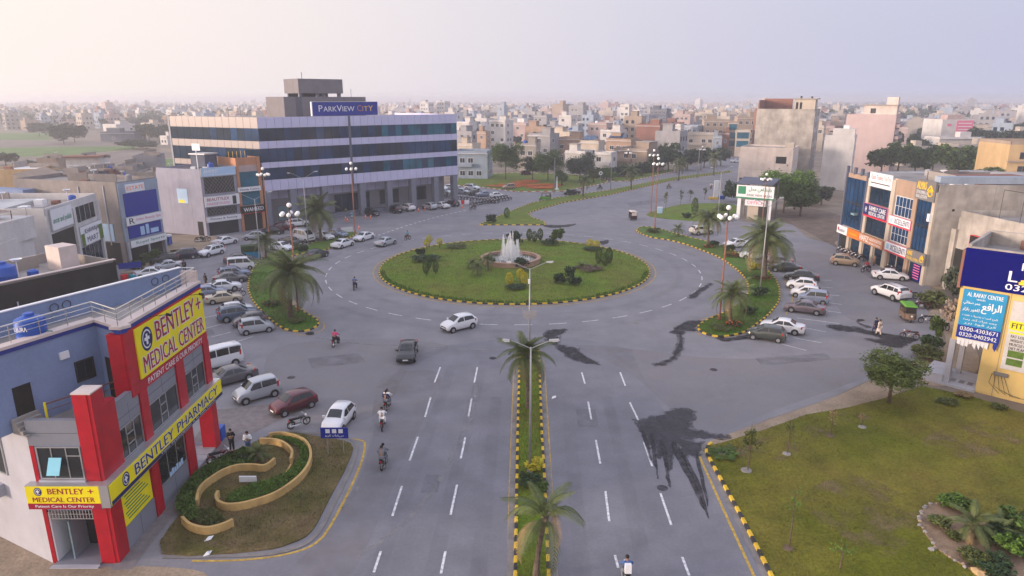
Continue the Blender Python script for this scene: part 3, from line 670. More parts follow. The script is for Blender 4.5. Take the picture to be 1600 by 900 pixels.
def outlined(fr, a0, a1, b0, b1, s, m_, parent, d, o=.03, back='s_white', sl=0):
    text(fr, a0, a1, b0, b1, s, back, parent, d=d + .008, name='lettering_outline', grow=o + .025 * (b1 - b0))
    text(fr, a0, a1, b0, b1, s, m_, parent, d=d + .010)
outlined(FRT, 6.7, 11.75, 10.25, 11.4, 'BENTLEY', 's_maroon', bd, .19); outlined(FRT, 12.0, 12.7, 10.45, 11.25, '+', 's_maroon', bd, .19)
outlined(FRT, 5.0, 12.75, 8.85, 9.85, 'MEDICAL CENTER', 's_maroon', bd, .19)
text(FRT, 5.3, 12.4, 8.08, 8.44, 'PATIENT CARE IS OUR PRIORITY', 's_white', B, d=.13)
for a in (7.2, 11.6):
    MB().tube([FRT.p(a - .9, 11.85, .2), FRT.p(a, 11.7, .75)], .02, 5).tube([FRT.p(a, 11.72, .72), FRT.p(a + .2, 11.6, .85)], .09, 6).build('sign_lamp', 's_black', B)
part(B, 'long_sign_case', 'alu', FRT, (-.55, 13.45, 3.72, 5.0, .1, .56))
bd = board(FRT, -.45, 13.4, 3.8, 4.93, 's_yellow', B, .56, .60)
part(bd, 'lower_strip', 's_navy', FRT, (-.45, 13.4, 3.8, 4.02, .60, .606))
emblem(FRT, 1.0, 4.48, .40, bd, .607)
outlined(FRT, 1.9, 6.3, 4.16, 4.8, 'BENTLEY', 's_navy', bd, .607, .02); outlined(FRT, 6.8, 12.7, 4.16, 4.8, 'PHARMACY', 's_navy', bd, .607, .02)
text(FRT, 4.6, 12.2, 3.84, 3.99, 'Your Prescription is in Safe Hands', 's_white', bd, d=.61)
part(B, 'blue_drum', 'tankblue', FRT, (13.5, 14.3, 0, 1.0, -.7, .1))
# camera-facing end with the entrance
FE = Frame((-24.6, 31.4), (-21.2, 31.4))
part(B, 'red_strip', 'b_red', FE, (0, .22, 0, 7.0, -.2, .05)); part(B, 'corner_pillar_face', 'b_red', FE, (2.62, 3.36, 0, 9.79, -.7, .05))
part(B, 'entrance_floor', 'b_panel', FE, (.22, 2.62, 0, .12, -1.6, .25)); part(B, 'entrance_step', 'bl_white', FE, (.1, 2.66, 0, .07, .25, .5))
part(B, 'entrance_side_wall', 's_white', FE, (.22, .3, .12, 3.1, -1.6, 0)); part(B, 'entrance_back', 'glass', FE, (.3, 2.62, .12, 3.1, -1.58, -1.55))
part(B, 'glass_door', 'glass_pale', FE, (1.0, 1.08, .12, 2.4, -1.5, -.2), (1.9, 2.3, .12, 2.4, -1.1, -1.05)); part(B, 'entrance_grille', 'alu', FE, *[(.3 + i * .16, .34 + i * .16, 2.75, 3.25, .0, .03) for i in range(15)], (.28, 2.62, 2.72, 2.76, 0, .04), (.28, 2.62, 3.0, 3.03, 0, .035))
part(B, 'entrance_lintel', 'bl_grey', FE, (.22, 2.62, 3.25, 3.72, -.3, .02))
part(B, 'small_sign_case', 'alu', FE, (-.3, 3.5, 3.62, 4.98, .06, .5))
bd = board(FE, -.28, 3.48, 3.98, 4.94, 's_yellow', B, .5, .54)
part(bd, 'lower_strip', 's_maroon', FE, (-.28, 3.48, 3.64, 3.98, .5, .541))
emblem(FE, .35, 4.66, .24, bd, .545)
text(FE, .85, 2.7, 4.52, 4.84, 'BENTLEY', 's_maroon', bd, .546); text(FE, 2.9, 3.2, 4.56, 4.8, '+', 's_maroon', bd, .546)
text(FE, .02, 3.2, 4.06, 4.34, 'MEDICAL CENTER', 's_maroon', bd, .546); text(FE, .1, 3.1, 3.7, 3.9, 'Patient Care Is Our Priority', 's_white', bd, .547)
win(FE, .3, 2.58, 5.1, 6.95, B, 3, 1, 'alu', 'glass', bars=[(1.85, 2.5, 6.4, 6.45)])
s = MB(); s.hexa([FE.p(.95, 5.55, .5), FE.p(1.6, 5.55, .5), FE.p(1.6, 6.35, .1), FE.p(.95, 6.35, .1), FE.p(.95, 5.57, .53), FE.p(1.6, 5.57, .53), FE.p(1.6, 6.37, .13), FE.p(.95, 6.37, .13)]); s.build('open_sash', 'glass_open', B)
part(B, 'window_sill', 'bl_white', FE, (.22, 2.62, 4.98, 5.08, 0, .16))
part(B, 'front_parapet', 'b_panel', FE, (.0, 2.62, 7.0, 8.4, -.25, .04)); part(B, 'panel_joint', 'b_panelline', FE, (.0, 2.6, 7.68, 7.71, .04, .045))
part(B, 'side_parapet', 'b_panel', FRT, (1.9, 3.6, 8.38, 8.42, -.25, .07))
LW = Frame((-28.9, 33.6), (-24.6, 31.4))
part(B, 'plastered_wall', 'bl_white', LW, (-4, LW.L, 0, 7.6, -.3, .03), (-4, 3.6, 7.6, 10.4, -.3, .03)); part(B, 'wall_ledge', 'bl_white', LW, (2.6, 3.9, 9.6, 9.9, .03, .5))
win(LW, .8, 2.2, 4.6, 7.0, B, 2, 1, 'alu', 'glass', d=.03)
u_ = part(B, 'cooling_unit', 'bl_white', LW, (.6, 1.5, 3.2, 3.9, .03, .5)); part(u_, 'fan_grille', 's_grey', LW, (.65, 1.15, 3.27, 3.83, .5, .52))
# terrace with door, window, stairs and rusty rail
part(B, 'terrace_door', 'dark', fr_ef, (1.0, 1.9, 7.6, 9.9, -.02, .03)); win(fr_ef, 4.3, 5.4, 8.9, 10.1, B, 2, 1, 'plastic', 'glass', d=.0)
part(B, 'terrace_doorway', 'dark', fr_fa, (.5, 1.5, 7.6, 10.0, -.02, .03)); part(B, 'junction_box', 's_white', fr_ef, (3.6, 4.1, 10.5, 10.9, 0, .1))
for i in range(5): part(B, 'stair_step', 'concrete', fr_ef, (.6, 1.9, 7.6, 7.65 + .18 * i, .9 - .2 * i, 1.1 - .2 * i))
railing([(-24.0, 32.2), (-22.4, 34.6), (-22.0, 35.3)], 7.6, B, 1.3, 'ironrust', 2, 1.4)
MB().tube([(-24.0, 32.2, 7.6), (-24.0, 32.2, 9.0)], .06, 6).build('painted_post', 's_yellow', B)
tank('water_tank', 'blue ribbed water tank with white lettering on the medical centre roof', (-25.35, 34.1, 11.76), .72, 1.45, 'tankblue', 'DURA')

# ---------------------------------------------------------------- black-walled house behind it
d1 = Vector((.46, .888)).normalized(); n1 = Vector((d1.y, -d1.x))
c0 = Vector((-38.1, 63.7))
pb = [c0 - d1 * 22, c0, c0 - n1 * 9, c0 - n1 * 9 - d1 * 22]
B = block('black_walled_house', 'flat roofed house with a tar black side wall behind the medical centre', pb, 8.3, 'h_concrete', par=.9, cap='h_concrete')
fw = Frame(c0 - d1 * 22, c0)
part(B, 'black_wall', 'blackwall', fw, (-2, fw.L + .05, 0, 9.0, 0, .12)); part(B, 'wall_coping', 'bl_pinkcap', fw, (-2, fw.L + .1, 9.2, 9.28, -.25, .15))
part(B, 'downpipe', 'bl_white', fw, (fw.L - 9.0, fw.L - 8.9, 5.6, 7.4, .12, .2))
part(B, 'stair_head', 'bl_pinkcap', fw, (fw.L - 3.0, fw.L - 1.3, 8.3, 10.6, -5.6, -3.4)); part(B, 'stair_head_cap', 'b_red', fw, (fw.L - 1.6, fw.L - 1.2, 10.2, 10.5, -5.4, -3.6))
part(B, 'roof_skylight', 'concrete', fw, (fw.L - 12.6, fw.L - 10, 8.3, 8.6, -3.2, -1.2)); part(B, 'inner_wall', 'h_concrete', fw, (fw.L - 22, fw.L - 3, 8.3, 9.5, -7.4, -7.1))
tank('water_tank', 'large blue water tank standing on the black walled house roof', fw.p(fw.L - 8.0, 8.31, -3.2), 1.0, 2.0)

# ---------------------------------------------------------------- terraces and shops further up the left street
B = block('terraced_house', 'white stepped house with roof railings at the left edge', [(-84, 66), (-52.0, 66), (-53.5, 75), (-84, 75)], 9.2, 'h_white', par=.5)
f = Frame((-84, 66), (-52, 66)); part(B, 'upper_storey', 'h_white', f, (2, 31, 9.2, 11.6, -9, -3)); part(B, 'upper_storey', 'h_white', f, (2, 27, 11.6, 13.0, -9, -5.5)); part(B, 'yellow_beam', 'h_yellow', f, (1, 31, 7.6, 8.4, 0, .4)); part(B, 'lower_ledge', 'h_pink', f, (0, 32.5, 6.6, 7.3, 0, 1.6))
railing([f.p(8, 0, .9).xy, f.p(32, 0, .9).xy], 7.3, B, 1.3, 'ironrust', 2, 2.2); railing([f.p(8, 0, -3.2).xy, f.p(31, 0, -3.2).xy, f.p(31, 0, -8).xy], 11.6, B, 1.1, 'steel', 2, 2.0); railing([f.p(10, 0, -5.6).xy, f.p(27, 0, -5.6).xy], 13.0, B, .9, 'steel', 2, 2)
part(B, 'roof_frame', 'ironrust', f, (28, 30, 12.4, 12.5, -7, -4), (29, 29.1, 11.6, 12.5, -4.1, -4), (30, 30.1, 11.6, 12.5, -7, -6.9))
B = block('grocery_shop', 'corner shop with green lettered signboard and glass doors on the left street', [(-78, 80.5), (-55.4, 80.5), (-57.6, 94.5), (-80, 94.5)], 10.6, 'h_white', par=.9)
f = Frame((-55.4, 80.5), (-57.6, 94.5))
bd = board(f, .6, 6.0, 8.7, 11.2, 's_white', B, .05, .25, edge='alu'); text(f, .9, 5.6, 9.3, 10.2, 'uncut and polish', 's_green', bd, .26)
part(B, 'front_void', 'dark', f, (.5, 6.2, 1.0, 8.3, 0, .04)); win(f, 7.0, 13.0, 8.4, 10.6, B, 4, 1, 'h_white', 'glass')
bd = board(f, 7.0, 13.6, 5.4, 7.9, 's_white', B, .1, .4, edge='alu'); part(bd, 'sign_corner', 'leaf_bright', f, (7.0, 8.0, 5.4, 7.0, .4, .41), (12.4, 13.6, 5.4, 7.4, .4, .41)); text(f, 8.2, 12.4, 6.7, 7.5, 'KHAWAJA', 's_navy', bd, .42); text(f, 8.6, 12.0, 5.7, 6.4, 'MART', 's_navy', bd, .42)
win(f, 7.2, 13.4, 1.0, 5.2, B, 5, 1, 'alu', 'glass_dark'); part(B, 'shop_pier', 'h_white', f, (6.3, 6.9, 0, 10.6, 0, .3), (13.5, 14.0, 0, 10.6, 0, .3))
part(B, 'roof_shed', 'tinroof', f, (1, 12, 10.6, 11.2, -14, -6)); part(B, 'cooling_unit', 's_white', f, (2, 3.2, 10.6, 11.5, -4, -3)); part(B, 'cooling_unit', 's_white', f, (8, 9.2, 10.6, 11.5, -5, -4))
tank('water_tank', 'small blue water tank on the corner shop roof', f.p(3.6, 10.62, -8.5), .8, 1.4)
dL = Vector((.26, .966)); pg = [Vector((-57.5, 99.4)), Vector((-55.4, 107.0)), Vector((-74, 113)), Vector((-76, 104.6))]
B = block('plastered_shop_building', 'bare grey plastered building with blue shop posters on its street side', pg, 11.8, 'plaster_grey', par=.6)
f = Frame(pg[0], pg[1])
part(B, 'front_bay', 'h_blue', f, (.1, 7.8, 3.6, 12.2, 0, .2)); bd = board(f, .8, 7.2, 7.2, 10.6, 's_blue', B, .2, .32)
bd = board(f, .5, 7.6, 5.9, 7.1, 's_white', B, .2, .5, edge='alu'); text(f, 1.0, 2.0, 6.1, 6.95, 'R', 's_black', bd, .51); text(f, 2.3, 7.2, 6.3, 6.8, 'Salon Beauty Spa', 's_pink', bd, .51)
bd = board(f, .8, 7.2, 3.9, 5.8, 's_blue', B, .2, .34); part(bd, 'print_shape', 's_sky', f, (3.0, 3.8, 4.1, 5.4, .34, .345), (4.1, 4.7, 4.1, 5.6, .34, .345), (5.0, 6.6, 4.1, 4.8, .34, .345))
bd = board(f, .6, 7.7, 2.6, 3.6, 's_white', B, .25, .6, edge='alu'); text(f, 1.6, 7.3, 2.85, 3.35, 'Royal Sports', 's_green', bd, .61)
bd = board(f, 1.4, 5.0, 10.7, 11.9, 's_white', B, .2, .3); text(f, 1.6, 4.8, 11.0, 11.6, 'ESTATE', 's_orange', bd, .31)
part(B, 'shop_opening', 'dark', f, (.6, 7.2, 0, 2.6, 0, .05)); part(B, 'shop_post', 'bl_white', f, (.2, .5, 0, 3.6, .1, .5), (4.0, 4.25, 0, 2.6, .3, .55), (7.5, 7.8, 0, 3.6, .1, .5))
fw = Frame(pg[3], pg[0]); part(B, 'downpipe', 'bl_white', fw, (fw.L - 7.0, fw.L - 6.85, 3, 11.6, 0, .12), (fw.L - 2.4, fw.L - 2.25, 3, 11.8, 0, .12)); part(B, 'wall_banner', 's_sky', fw, (fw.L - 6.4, fw.L - 1.6, 3.6, 6.2, .02, .08)); part(B, 'wall_opening', 'dark', fw, (fw.L - 4.6, fw.L - .8, 0, 3.4, 0, .05)); part(B, 'wall_step', 'bl_grey', fw, (-3.0, 4, 0, 11, 0, 2))
# low roofs at the left
def lowroof(px0, px1, yt, Y, m_, label, dp=10, roof='roofslab', th=.25, name='low_house'):
    a = at_depth((px0 + px1) / 2, yt, Y); w = (px1 - px0) / F_PX * (Y * CP + (CAM_H - a.z) * SP) / (math.cos(th) + .35 * math.sin(th))
    r = block(name, label, rect(a.x, Y + dp / 2, w, dp, th), a.z, m_, 'house', par=.45, roof=roof)
    return r, a, w, th, Y
lowroof(-30, 40, 268, 150, 'h_yellow', 'cream low house with white roof at the left edge', 14, 'kwhite')
lowroof(52, 80, 250, 190, 'h_tan', 'tan block hut behind the left roofs', 8)
lowroof(78, 92, 254, 195, 'h_tan', 'small tan annexe beside the tan block hut', 7)
r, a, w, th, Y = lowroof(96, 145, 249, 178, 'h_white', 'white shed with a maroon sheet roof behind the left roofs', 9)
part(r, 'sheet_roof', 'h_brick', Frame(*rect(a.x, Y + 4.5, w + 1, 9.6, th)[:2]), (0, w + 1, a.z + .5, a.z + .8, -6, .5))
lowroof(105, 158, 271, 152, 'h_dark', 'dark grey parapet roof in front of the maroon roofed shed', 8)
lowroof(158, 172, 268, 154, 'h_brick', 'small red painted roof room on the left roofs', 5)
lowroof(40, 110, 276, 140, 'h_concrete', 'long weathered concrete roof at left', 12)
lowroof(200, 236, 246, 172, 'h_grey', 'tall plain grey wall block beside the green plot', 9)
lowroof(178, 206, 260, 165, 'h_grey', 'low grey block with white coping among the left roofs', 8)
lowroof(150, 200, 283, 145, 'h_concrete', 'flat concrete roof with parapets beside the grey wall block', 10)
lowroof(205, 262, 272, 150, 'h_concrete', 'ribbed concrete roof ledge left of the white shop building', 10)
a, b = at_depth(18, 272, 128), at_depth(78, 288, 128)
m = MB(); m.hexa([(a.x, 128, 4), (b.x, 128, 4), (b.x + 1, 136, 4), (a.x + 1, 136, 4), (a.x, 128, a.z), (b.x, 128, b.z - 1), (b.x + 1, 136, b.z), (a.x + 1, 136, a.z + .6)])
r = empty('brown_ramp_house', 'brown house with a sloping stair roof at left', 'house'); m.build('sloped_roof', 'h_tan', r); MB().box(a.x, b.x + 1, 128.05, 138, 0, 4.0).build('wall', 'h_tan', r)
tank('water_tank', 'blue water tank on the flat roof left of the grey plastered building', at_depth(94, 287, 118) - Vector((0, 0, .3)), 1.0, 1.6)

# ---------------------------------------------------------------- white shop building and its neighbour
s0, s1, s2 = Vector((-55.4, 122.2)), Vector((-50.9, 127.0)), Vector((-47.9, 130.4))
bk = Vector((-.745, .67)) * 13
B = block('white_shop_building', 'three storey white building with a makeup studio sign beside the glass office', [s0, s1, s1 + bk, Vector((-65.2, 126.0))], 11.3, 'shop_white_shaded', par=.7)
f = Frame(s0, s1); fw = Frame((-65.2, 126.0), s0)
part(B, 'wall_mural', 's_sky', fw, (4.6, 7.0, 5.8, 8.4, 0, .05)); part(B, 'mural_patch', 's_yellow', fw, (4.8, 6.2, 5.85, 6.4, .05, .056)); part(B, 'side_door', 'dark', fw, (fw.L - 1.9, fw.L - .7, 0, 2.6, 0, .04)); part(B, 'wall_groove', 'h_grey', fw, (2.7, 2.76, 0, 11.3, 0, .01), (7.6, 7.66, 0, 11.3, 0, .01))
bd = board(f, .1, 6.4, 10.7, 12.2, 's_sky', B, .1, .3, edge='alu'); text(f, .5, 3.2, 11.3, 11.9, 'AHMED', 's_white', bd, .31); text(f, .5, 6.0, 10.85, 11.15, 'Cloth & Fashion House', 's_white', bd, .31)
for z0, z1 in ((7.6, 10.5), (3.6, 5.0), (0, 2.4)):
    g = part(B, 'glazing', 'glass', f, (.5, 6.0, z0, z1, 0, .06))
    if z0 > 3:
        m = MB()
        for i in range(9):
            a = .5 + i * .62
            p0, p1 = f.p(a, z0, .08), f.p(min(a + (z1 - z0) * .8, 6.0), z0 + min((z1 - z0), (6.0 - a) / .8), .08); m.tube([p0, p1], .035, 4)
            q0, q1 = f.p(a + .5, z0, .08), f.p(max(a + .5 - (z1 - z0) * .8, .5), z0 + min(z1 - z0, (a) / .8), .08); m.tube([q0, q1], .035, 4)
        m.build('lattice', 's_grey', g)
bd = board(f, .2, 6.5, 5.3, 7.1, 's_white', B, .1, .45, edge='alu'); text(f, .5, 4.6, 6.3, 6.85, 'BEAUTYLEX', 's_maroon', bd, .46); text(f, .5, 4.6, 5.55, 6.0, 'MAKEUP STUDIO', 's_pink', bd, .46); part(bd, 'figure_print', 's_black', f, (5.2, 5.9, 5.4, 6.9, .45, .46))
bd = board(f, .2, 6.5, 2.5, 3.4, 's_white', B, .1, .4, edge='alu'); text(f, .8, 5.8, 2.75, 3.2, 'Fitness & Beauty', 's_navy', bd, .41)
part(B, 'roof_room', 'h_dark', fw, (4.6, 8.0, 11.3, 14.2, -7, -4)); part(B, 'room_roof', 'tinroof', fw, (4.4, 8.2, 14.2, 14.4, -7.2, -3.8)); part(B, 'roof_post', 's_white', fw, (9.0, 9.1, 11.3, 15.6, -1.2, -1.1)); part(B, 'roof_board', 's_white', fw, (8.2, 10.0, 15.2, 16.4, -1.2, -1.15))
tank('water_tank', 'small blue water tank beside the dark roof room on the white shop building', fw.p(9.0, 11.32, -4.2), .6, 1.6)
B = block('brown_shop_building', 'narrow brown fronted shop beside the glass office corner', [s1, s2, s2 + bk, s1 + bk], 12.2, 'h_pink', par=1.4, cap='s_copper')
f = Frame(s1, s2); g = part(B, 'glazing', 'glass_teal', f, (.6, 4.2, 8.2, 11.0, 0, .06), (.6, 4.2, 4.8, 7.4, 0, .06)); part(B, 'pier', 's_copper', f, (0, .5, 0, 13.6, 0, .25), (4.2, 4.8, 0, 13.6, 0, .25))
bd = board(f, -.2, 4.3, 7.4, 8.2, 's_white', B, .25, .5, edge='alu'); text(f, .2, 4.0, 7.6, 8.0, 'Honda Centre', 's_navy', bd, .51)
bd = board(f, .0, 4.7, 3.3, 4.7, 's_black', B, .25, .5); text(f, .5, 4.5, 3.65, 4.35, 'WAHEED', 's_white', bd, .51); part(bd, 'red_rim', 's_red', f, (0, 4.7, 3.22, 3.3, .25, .5)); part(B, 'shop_opening', 'dark', f, (.5, 4.2, 0, 3.2, 0, .05))
for k in range(5): part(B, 'roof_frame', 's_gold', f, (.4 + k * .8, .46 + k * .8, 12.2, 14.6, -3, -2.94))

# ---------------------------------------------------------------- glass office building
PV = empty('office_building', 'four storey office building with ribbon windows and a blue rooftop sign', 'building')
q0, q1, q2 = Vector((-47.5, 131.0)), Vector((-12.7, 161.6)), Vector((-69.2, 142.0))
back = q1 + Vector((-.66, .751)) * 26
fF, fL = Frame(q0, q1), Frame(q2, q0)
core = [q0 + Vector((-.1, .25)), q1 + Vector((-.3, .1)), back, back + (q2 - q0) * 1.0 + Vector((-6, -2)), q2 + Vector((.2, .1))]
MB().prism([tuple(p) for p in core], 7.0, 20.2, 0, 1).build('wall', ['pv_joint', 'roofslab'], PV)
gin = 4.0
inner = [q0 + Vector((-.6, gin)), q1 + Vector((-3.5, gin - 2.2)), back + Vector((-2, -1)), q2 + Vector((8, 20)), q2 + Vector((1, 1))]
MB().prism([tuple(p) for p in inner], 0, 7.0).build('ground_floor_wall', 'pv_wall', PV)
BANDS = [(18.75, 20.75, 'p'), (16.4, 18.7, 'g'), (15.0, 16.35, 'p'), (12.45, 14.95, 'g'), (11.35, 12.4, 'p'), (9.1, 11.3, 'g'), (7.0, 9.05, 'p')]
random.seed(3)
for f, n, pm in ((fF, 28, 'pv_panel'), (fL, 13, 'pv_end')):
    w = f.L / n
    gl = ['glass_blue', 'glass_dark', 'glass_teal']
    for z0, z1, kd in BANDS:
        me = None
        for i in range(n):
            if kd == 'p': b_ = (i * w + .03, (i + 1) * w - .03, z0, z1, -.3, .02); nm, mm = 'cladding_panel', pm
            else:
                nm = 'pane'; b_ = (i * w + .025, (i + 1) * w - .025, z0, z1, -.3, -.06)
                t = i / n; r = random.random()
                mm = ('glass_dark' if r < .6 else 'glass_blue') if (t < .55 or f is fL) else ('glass_teal' if r < .68 else 'glass_blue')  # sky reflection put into the pane tints: darker left, teal right
                if 10 < z0 < 14 and f is fF and t > .5: mm = 'glass_dark' if r < .55 else 'glass_blue'
                if f is fF and i == 11: mm = 'glass_blue'
            part(PV, nm, mm, f, b_)
part(PV, 'column_strip', 'pv_joint', fF, (11.28 * fF.L / 28, 11.6 * fF.L / 28, 7, 20.75, -.2, .03))
part(PV, 'corner_trim', 'pv_col', Frame(q2 + Vector((-.5, .3)), q2), (0, .5, 0, 20.9, -.3, .05))
part(PV, 'soffit', 'pv_wall', fF, (0, fF.L, 6.85, 6.98, -5, -.05))
for a in (.0, 5.2, 12.0, 20.6, 27.2, 33.4, 39.6, 45.0):
    part(PV, 'column', 'pv_col', fF, (a, a + 1.25, 0, 6.9, -1.3, -.05))
g2 = Frame(inner[0], inner[1])
for a0, a1, z0, z1, mm in [(1.5, 6, .4, 3.4, 'glass_pale'), (8.5, 11.5, .4, 4.5, 'glass_dark'), (14, 22.5, .2, 4.6, 'glass_dark'), (25, 30, 1.5, 4.6, 'glass'), (32.5, 37.5, 1.5, 4.6, 'glass'), (39, 40.6, 1.5, 5.0, 'glass')]:
    win(g2, a0, a1, z0, z1, PV, max(1, int((a1 - a0) / 1.6)), 1, 'pv_joint', mm)
part(PV, 'transom_panel', 'pv_panel', g2, *[(i * 2.0 + .05, i * 2.0 + 1.95, 4.9, 6.6, 0, .05) for i in range(20)])
part(PV, 'entrance_steps', 'pv_col', g2, (10, 27, 0, .9, 0, 1.6), (10, 27, 0, .45, 1.6, 2.3))
part(PV, 'roof_parapet', 'pv_panel', Frame(q1 + Vector((-.1, .1)), back), (0, 26, 7, 20.7, -.3, 0))
part(PV, 'penthouse', 'pv_box', fF, (8.5, 27, 20.2, 24.5, -16, -7)); part(PV, 'penthouse_recess', 'pv_joint', fF, (11.0, 12.3, 20.2, 24.45, -7, -6.95))
part(PV, 'plant_tower', 'pv_box', fF, (12.5, 22.5, 25.2, 28.1, -15.5, -8.5)); part(PV, 'tower_leg', 'pv_col', fF, *[(a, a + .6, 24.5, 25.2, -9.6, -9) for a in (12.8, 16.6, 18, 21.6)], (12.8, 22, 24.5, 25.2, -15, -14.5))
sg = part(PV, 'rooftop_sign', 's_blue', fF, (11.4, 26.0, 20.85, 23.5, -.9, -.5)); part(sg, 'sign_edge', 's_white', fF, (11.2, 11.39, 20.8, 23.55, -.95, -.48), (11.39, 26.1, 23.5, 23.56, -.95, -.48), (26.0, 26.1, 20.8, 23.5, -.95, -.48))
for s, a0, a1, b0, b1, mm in [('P', 12.7, 13.55, 21.65, 22.85, 's_white'), ('ARK', 13.7, 16.6, 21.65, 22.62, 's_white'), ('V', 16.6, 17.8, 21.65, 22.85, 's_white'), ('IEW', 17.9, 20.6, 21.65, 22.62, 's_white'), ('C', 21.2, 22.2, 21.65, 22.85, 's_copper'), ('I', 22.4, 22.6, 21.65, 22.62, 's_copper'), ('T', 22.8, 23.7, 21.65, 22.62, 's_gold'), ('Y', 23.8, 24.9, 21.65, 22.75, 's_gold')]:
    text(fF, a0, a1, b0, b1, s, mm, sg, -.49, bold=False)
part(PV, 'roof_mast', 's_grey', fL, (13.5, 13.6, 20.2, 22.6, -3, -2.9), (16.8, 16.9, 20.2, 22.8, -3, -2.9), (11.5, 19.5, 21.4, 21.5, -3, -2.94)); part(PV, 'antenna', 's_grey', fF, (14.0, 14.1, 28.1, 29.4, -10, -9.9), (24.6, 24.66, 24.5, 26.2, -9, -8.94))

# ---------------------------------------------------------------- shop row on the right
B = empty('shop_row', 'three storey row of tan and glass shops with many signboards on the right', 'building')
X0 = 55.0; fS = Frame((X0, 112.6), (X0, 88.0))           # a runs from the far end towards the camera
MB().prism([(X0, 88), (X0 + 22, 88), (X0 + 22, 112.6), (X0, 112.6)], 0, 12.4, 0, 1).build('wall', ['h_cream', 'roofslab'], B)
part(B, 'roof_parapet', 'h_cream', fS, (6.5, 24.6, 12.4, 13.1, -.3, 0))
fE = Frame((X0, 88.0), (X0 + 30, 86.5)); part(B, 'side_wall', 'plaster_stained', fE, (-.02, 30, 0, 13.4, -.35, .0)); part(B, 'side_wall_coping', 'h_blue', fE, (0.6, 30, 13.4, 14.3, -2.6, -1.2))
for a, b in ((2.0, 10.0), (3.2, 8.6), (3.8, 7.6), (5.5, 3.2)): part(B, 'vent_hole', 'dark', fE, (a, a + .3, b, b + .3, 0, .03))
part(B, 'wall_joint', 'h_grey', fE, (7.0, 7.05, 0, 13.4, 0, .02))
# first shop: dark curtain wall
part(B, 'curtain_wall', 'glass_blue', fS, (.3, 6.8, 4.0, 11.8, 0, .12)); part(B, 'mullion', 's_black', fS, *[(.3 + i * 1.3, .36 + i * 1.3, 4.0, 11.8, .12, .17) for i in range(6)], (.3, 6.8, 7.8, 8.0, .121, .18)); part(B, 'dark_pier', 'h_dark', fS, (0, .4, 0, 13.6, 0, .35), (6.6, 7.1, 3.8, 13.2, 0, .3)); part(B, 'merlon', 'h_dark', fS, (2.0, 2.6, 12.4, 13.5, -.2, .1), (4.2, 4.8, 12.4, 13.5, -.2, .1)); part(B, 'parapet_face', 'h_orange', fS, (.4, 6.6, 11.8, 12.5, -.2, .1))
part(B, 'open_sash', 'glass_pale', fS, (3.9, 5.0, 6.2, 6.5, .15, .7))
bd = board(fS, -.2, 3.3, 2.6, 3.9, 's_white', B, .3, .6); text(fS, .3, 2.6, 2.95, 3.5, 'Realtor', 's_navy', bd, .61); part(bd, 'logo', 's_red', fS, (.1, .5, 3.1, 3.6, .6, .612))
bd = board(fS, 3.3, 7.2, 2.6, 3.9, 's_orange', B, .3, .61); text(fS, 4.1, 6.6, 3.05, 3.4, 'properties', 's_gold', bd, .62)
part(B, 'shopfront', 'glass_dark', fS, (4.0, 6.6, 0, 2.6, 0, .06)); part(B, 'pier', 'h_cream', fS, (3.0, 3.8, 0, 2.6, 0, .4), (7.0, 7.8, 0, 12.4, 0, .25)); part(B, 'void', 'dark', fS, (.5, 3.0, 0, 2.6, 0, .05))
# second shop: tan
bd = board(fS, 7.6, 14.0, 11.3, 13.4, 's_white', B, .1, .35, edge='alu'); text(fS, 8.1, 13.6, 12.2, 13.1, 'Kjaza Traders TroTro', 's_maroon', bd, .36, bold=False); part(bd, 'small_print', 's_black', fS, (8.0, 13.5, 11.8, 11.95, .35, .356))
for z0, z1 in ((8.7, 11.2), (4.0, 6.6)): win(fS, 7.9, 13.8, z0, z1, B, 4, 1, 's_black', 'glass_dark', d=.03)
bd = board(fS, 7.3, 14.0, 6.7, 8.6, 's_navy', B, .1, .5, edge='s_pink'); text(fS, 9.0, 13.7, 7.7, 8.4, 'FAMILY CARE', 's_white', bd, .51); text(fS, 9.0, 13.6, 7.0, 7.55, 'MEDICAL CENTER', 's_white', bd, .51); part(bd, 'red_strip', 's_red', fS, (7.3, 14.0, 6.7, 6.9, .5, .506)); emblem(fS, 8.1, 7.75, .5, bd, .51)
bd = board(fS, 7.3, 14.2, 2.6, 3.9, 's_copper', B, .3, .6); text(fS, 7.5, 10.2, 2.9, 3.75, 'HAFIZ', 's_white', bd, .61); text(fS, 10.4, 13.9, 3.3, 3.7, 'ASSOCIATES', 's_white', bd, .61); text(fS, 10.4, 13.7, 2.8, 3.1, 'real estate & builders', 's_white', bd, .61)
part(B, 'pier', 'h_cream', fS, (13.9, 14.9, 0, 12.9, 0, .3), (10.6, 11.2, 0, 2.6, 0, .3)); part(B, 'shopfront', 'glass_dark', fS, (8.0, 10.4, 0, 2.5, 0, .06), (11.4, 13.8, 0, 2.5, 0, .06))
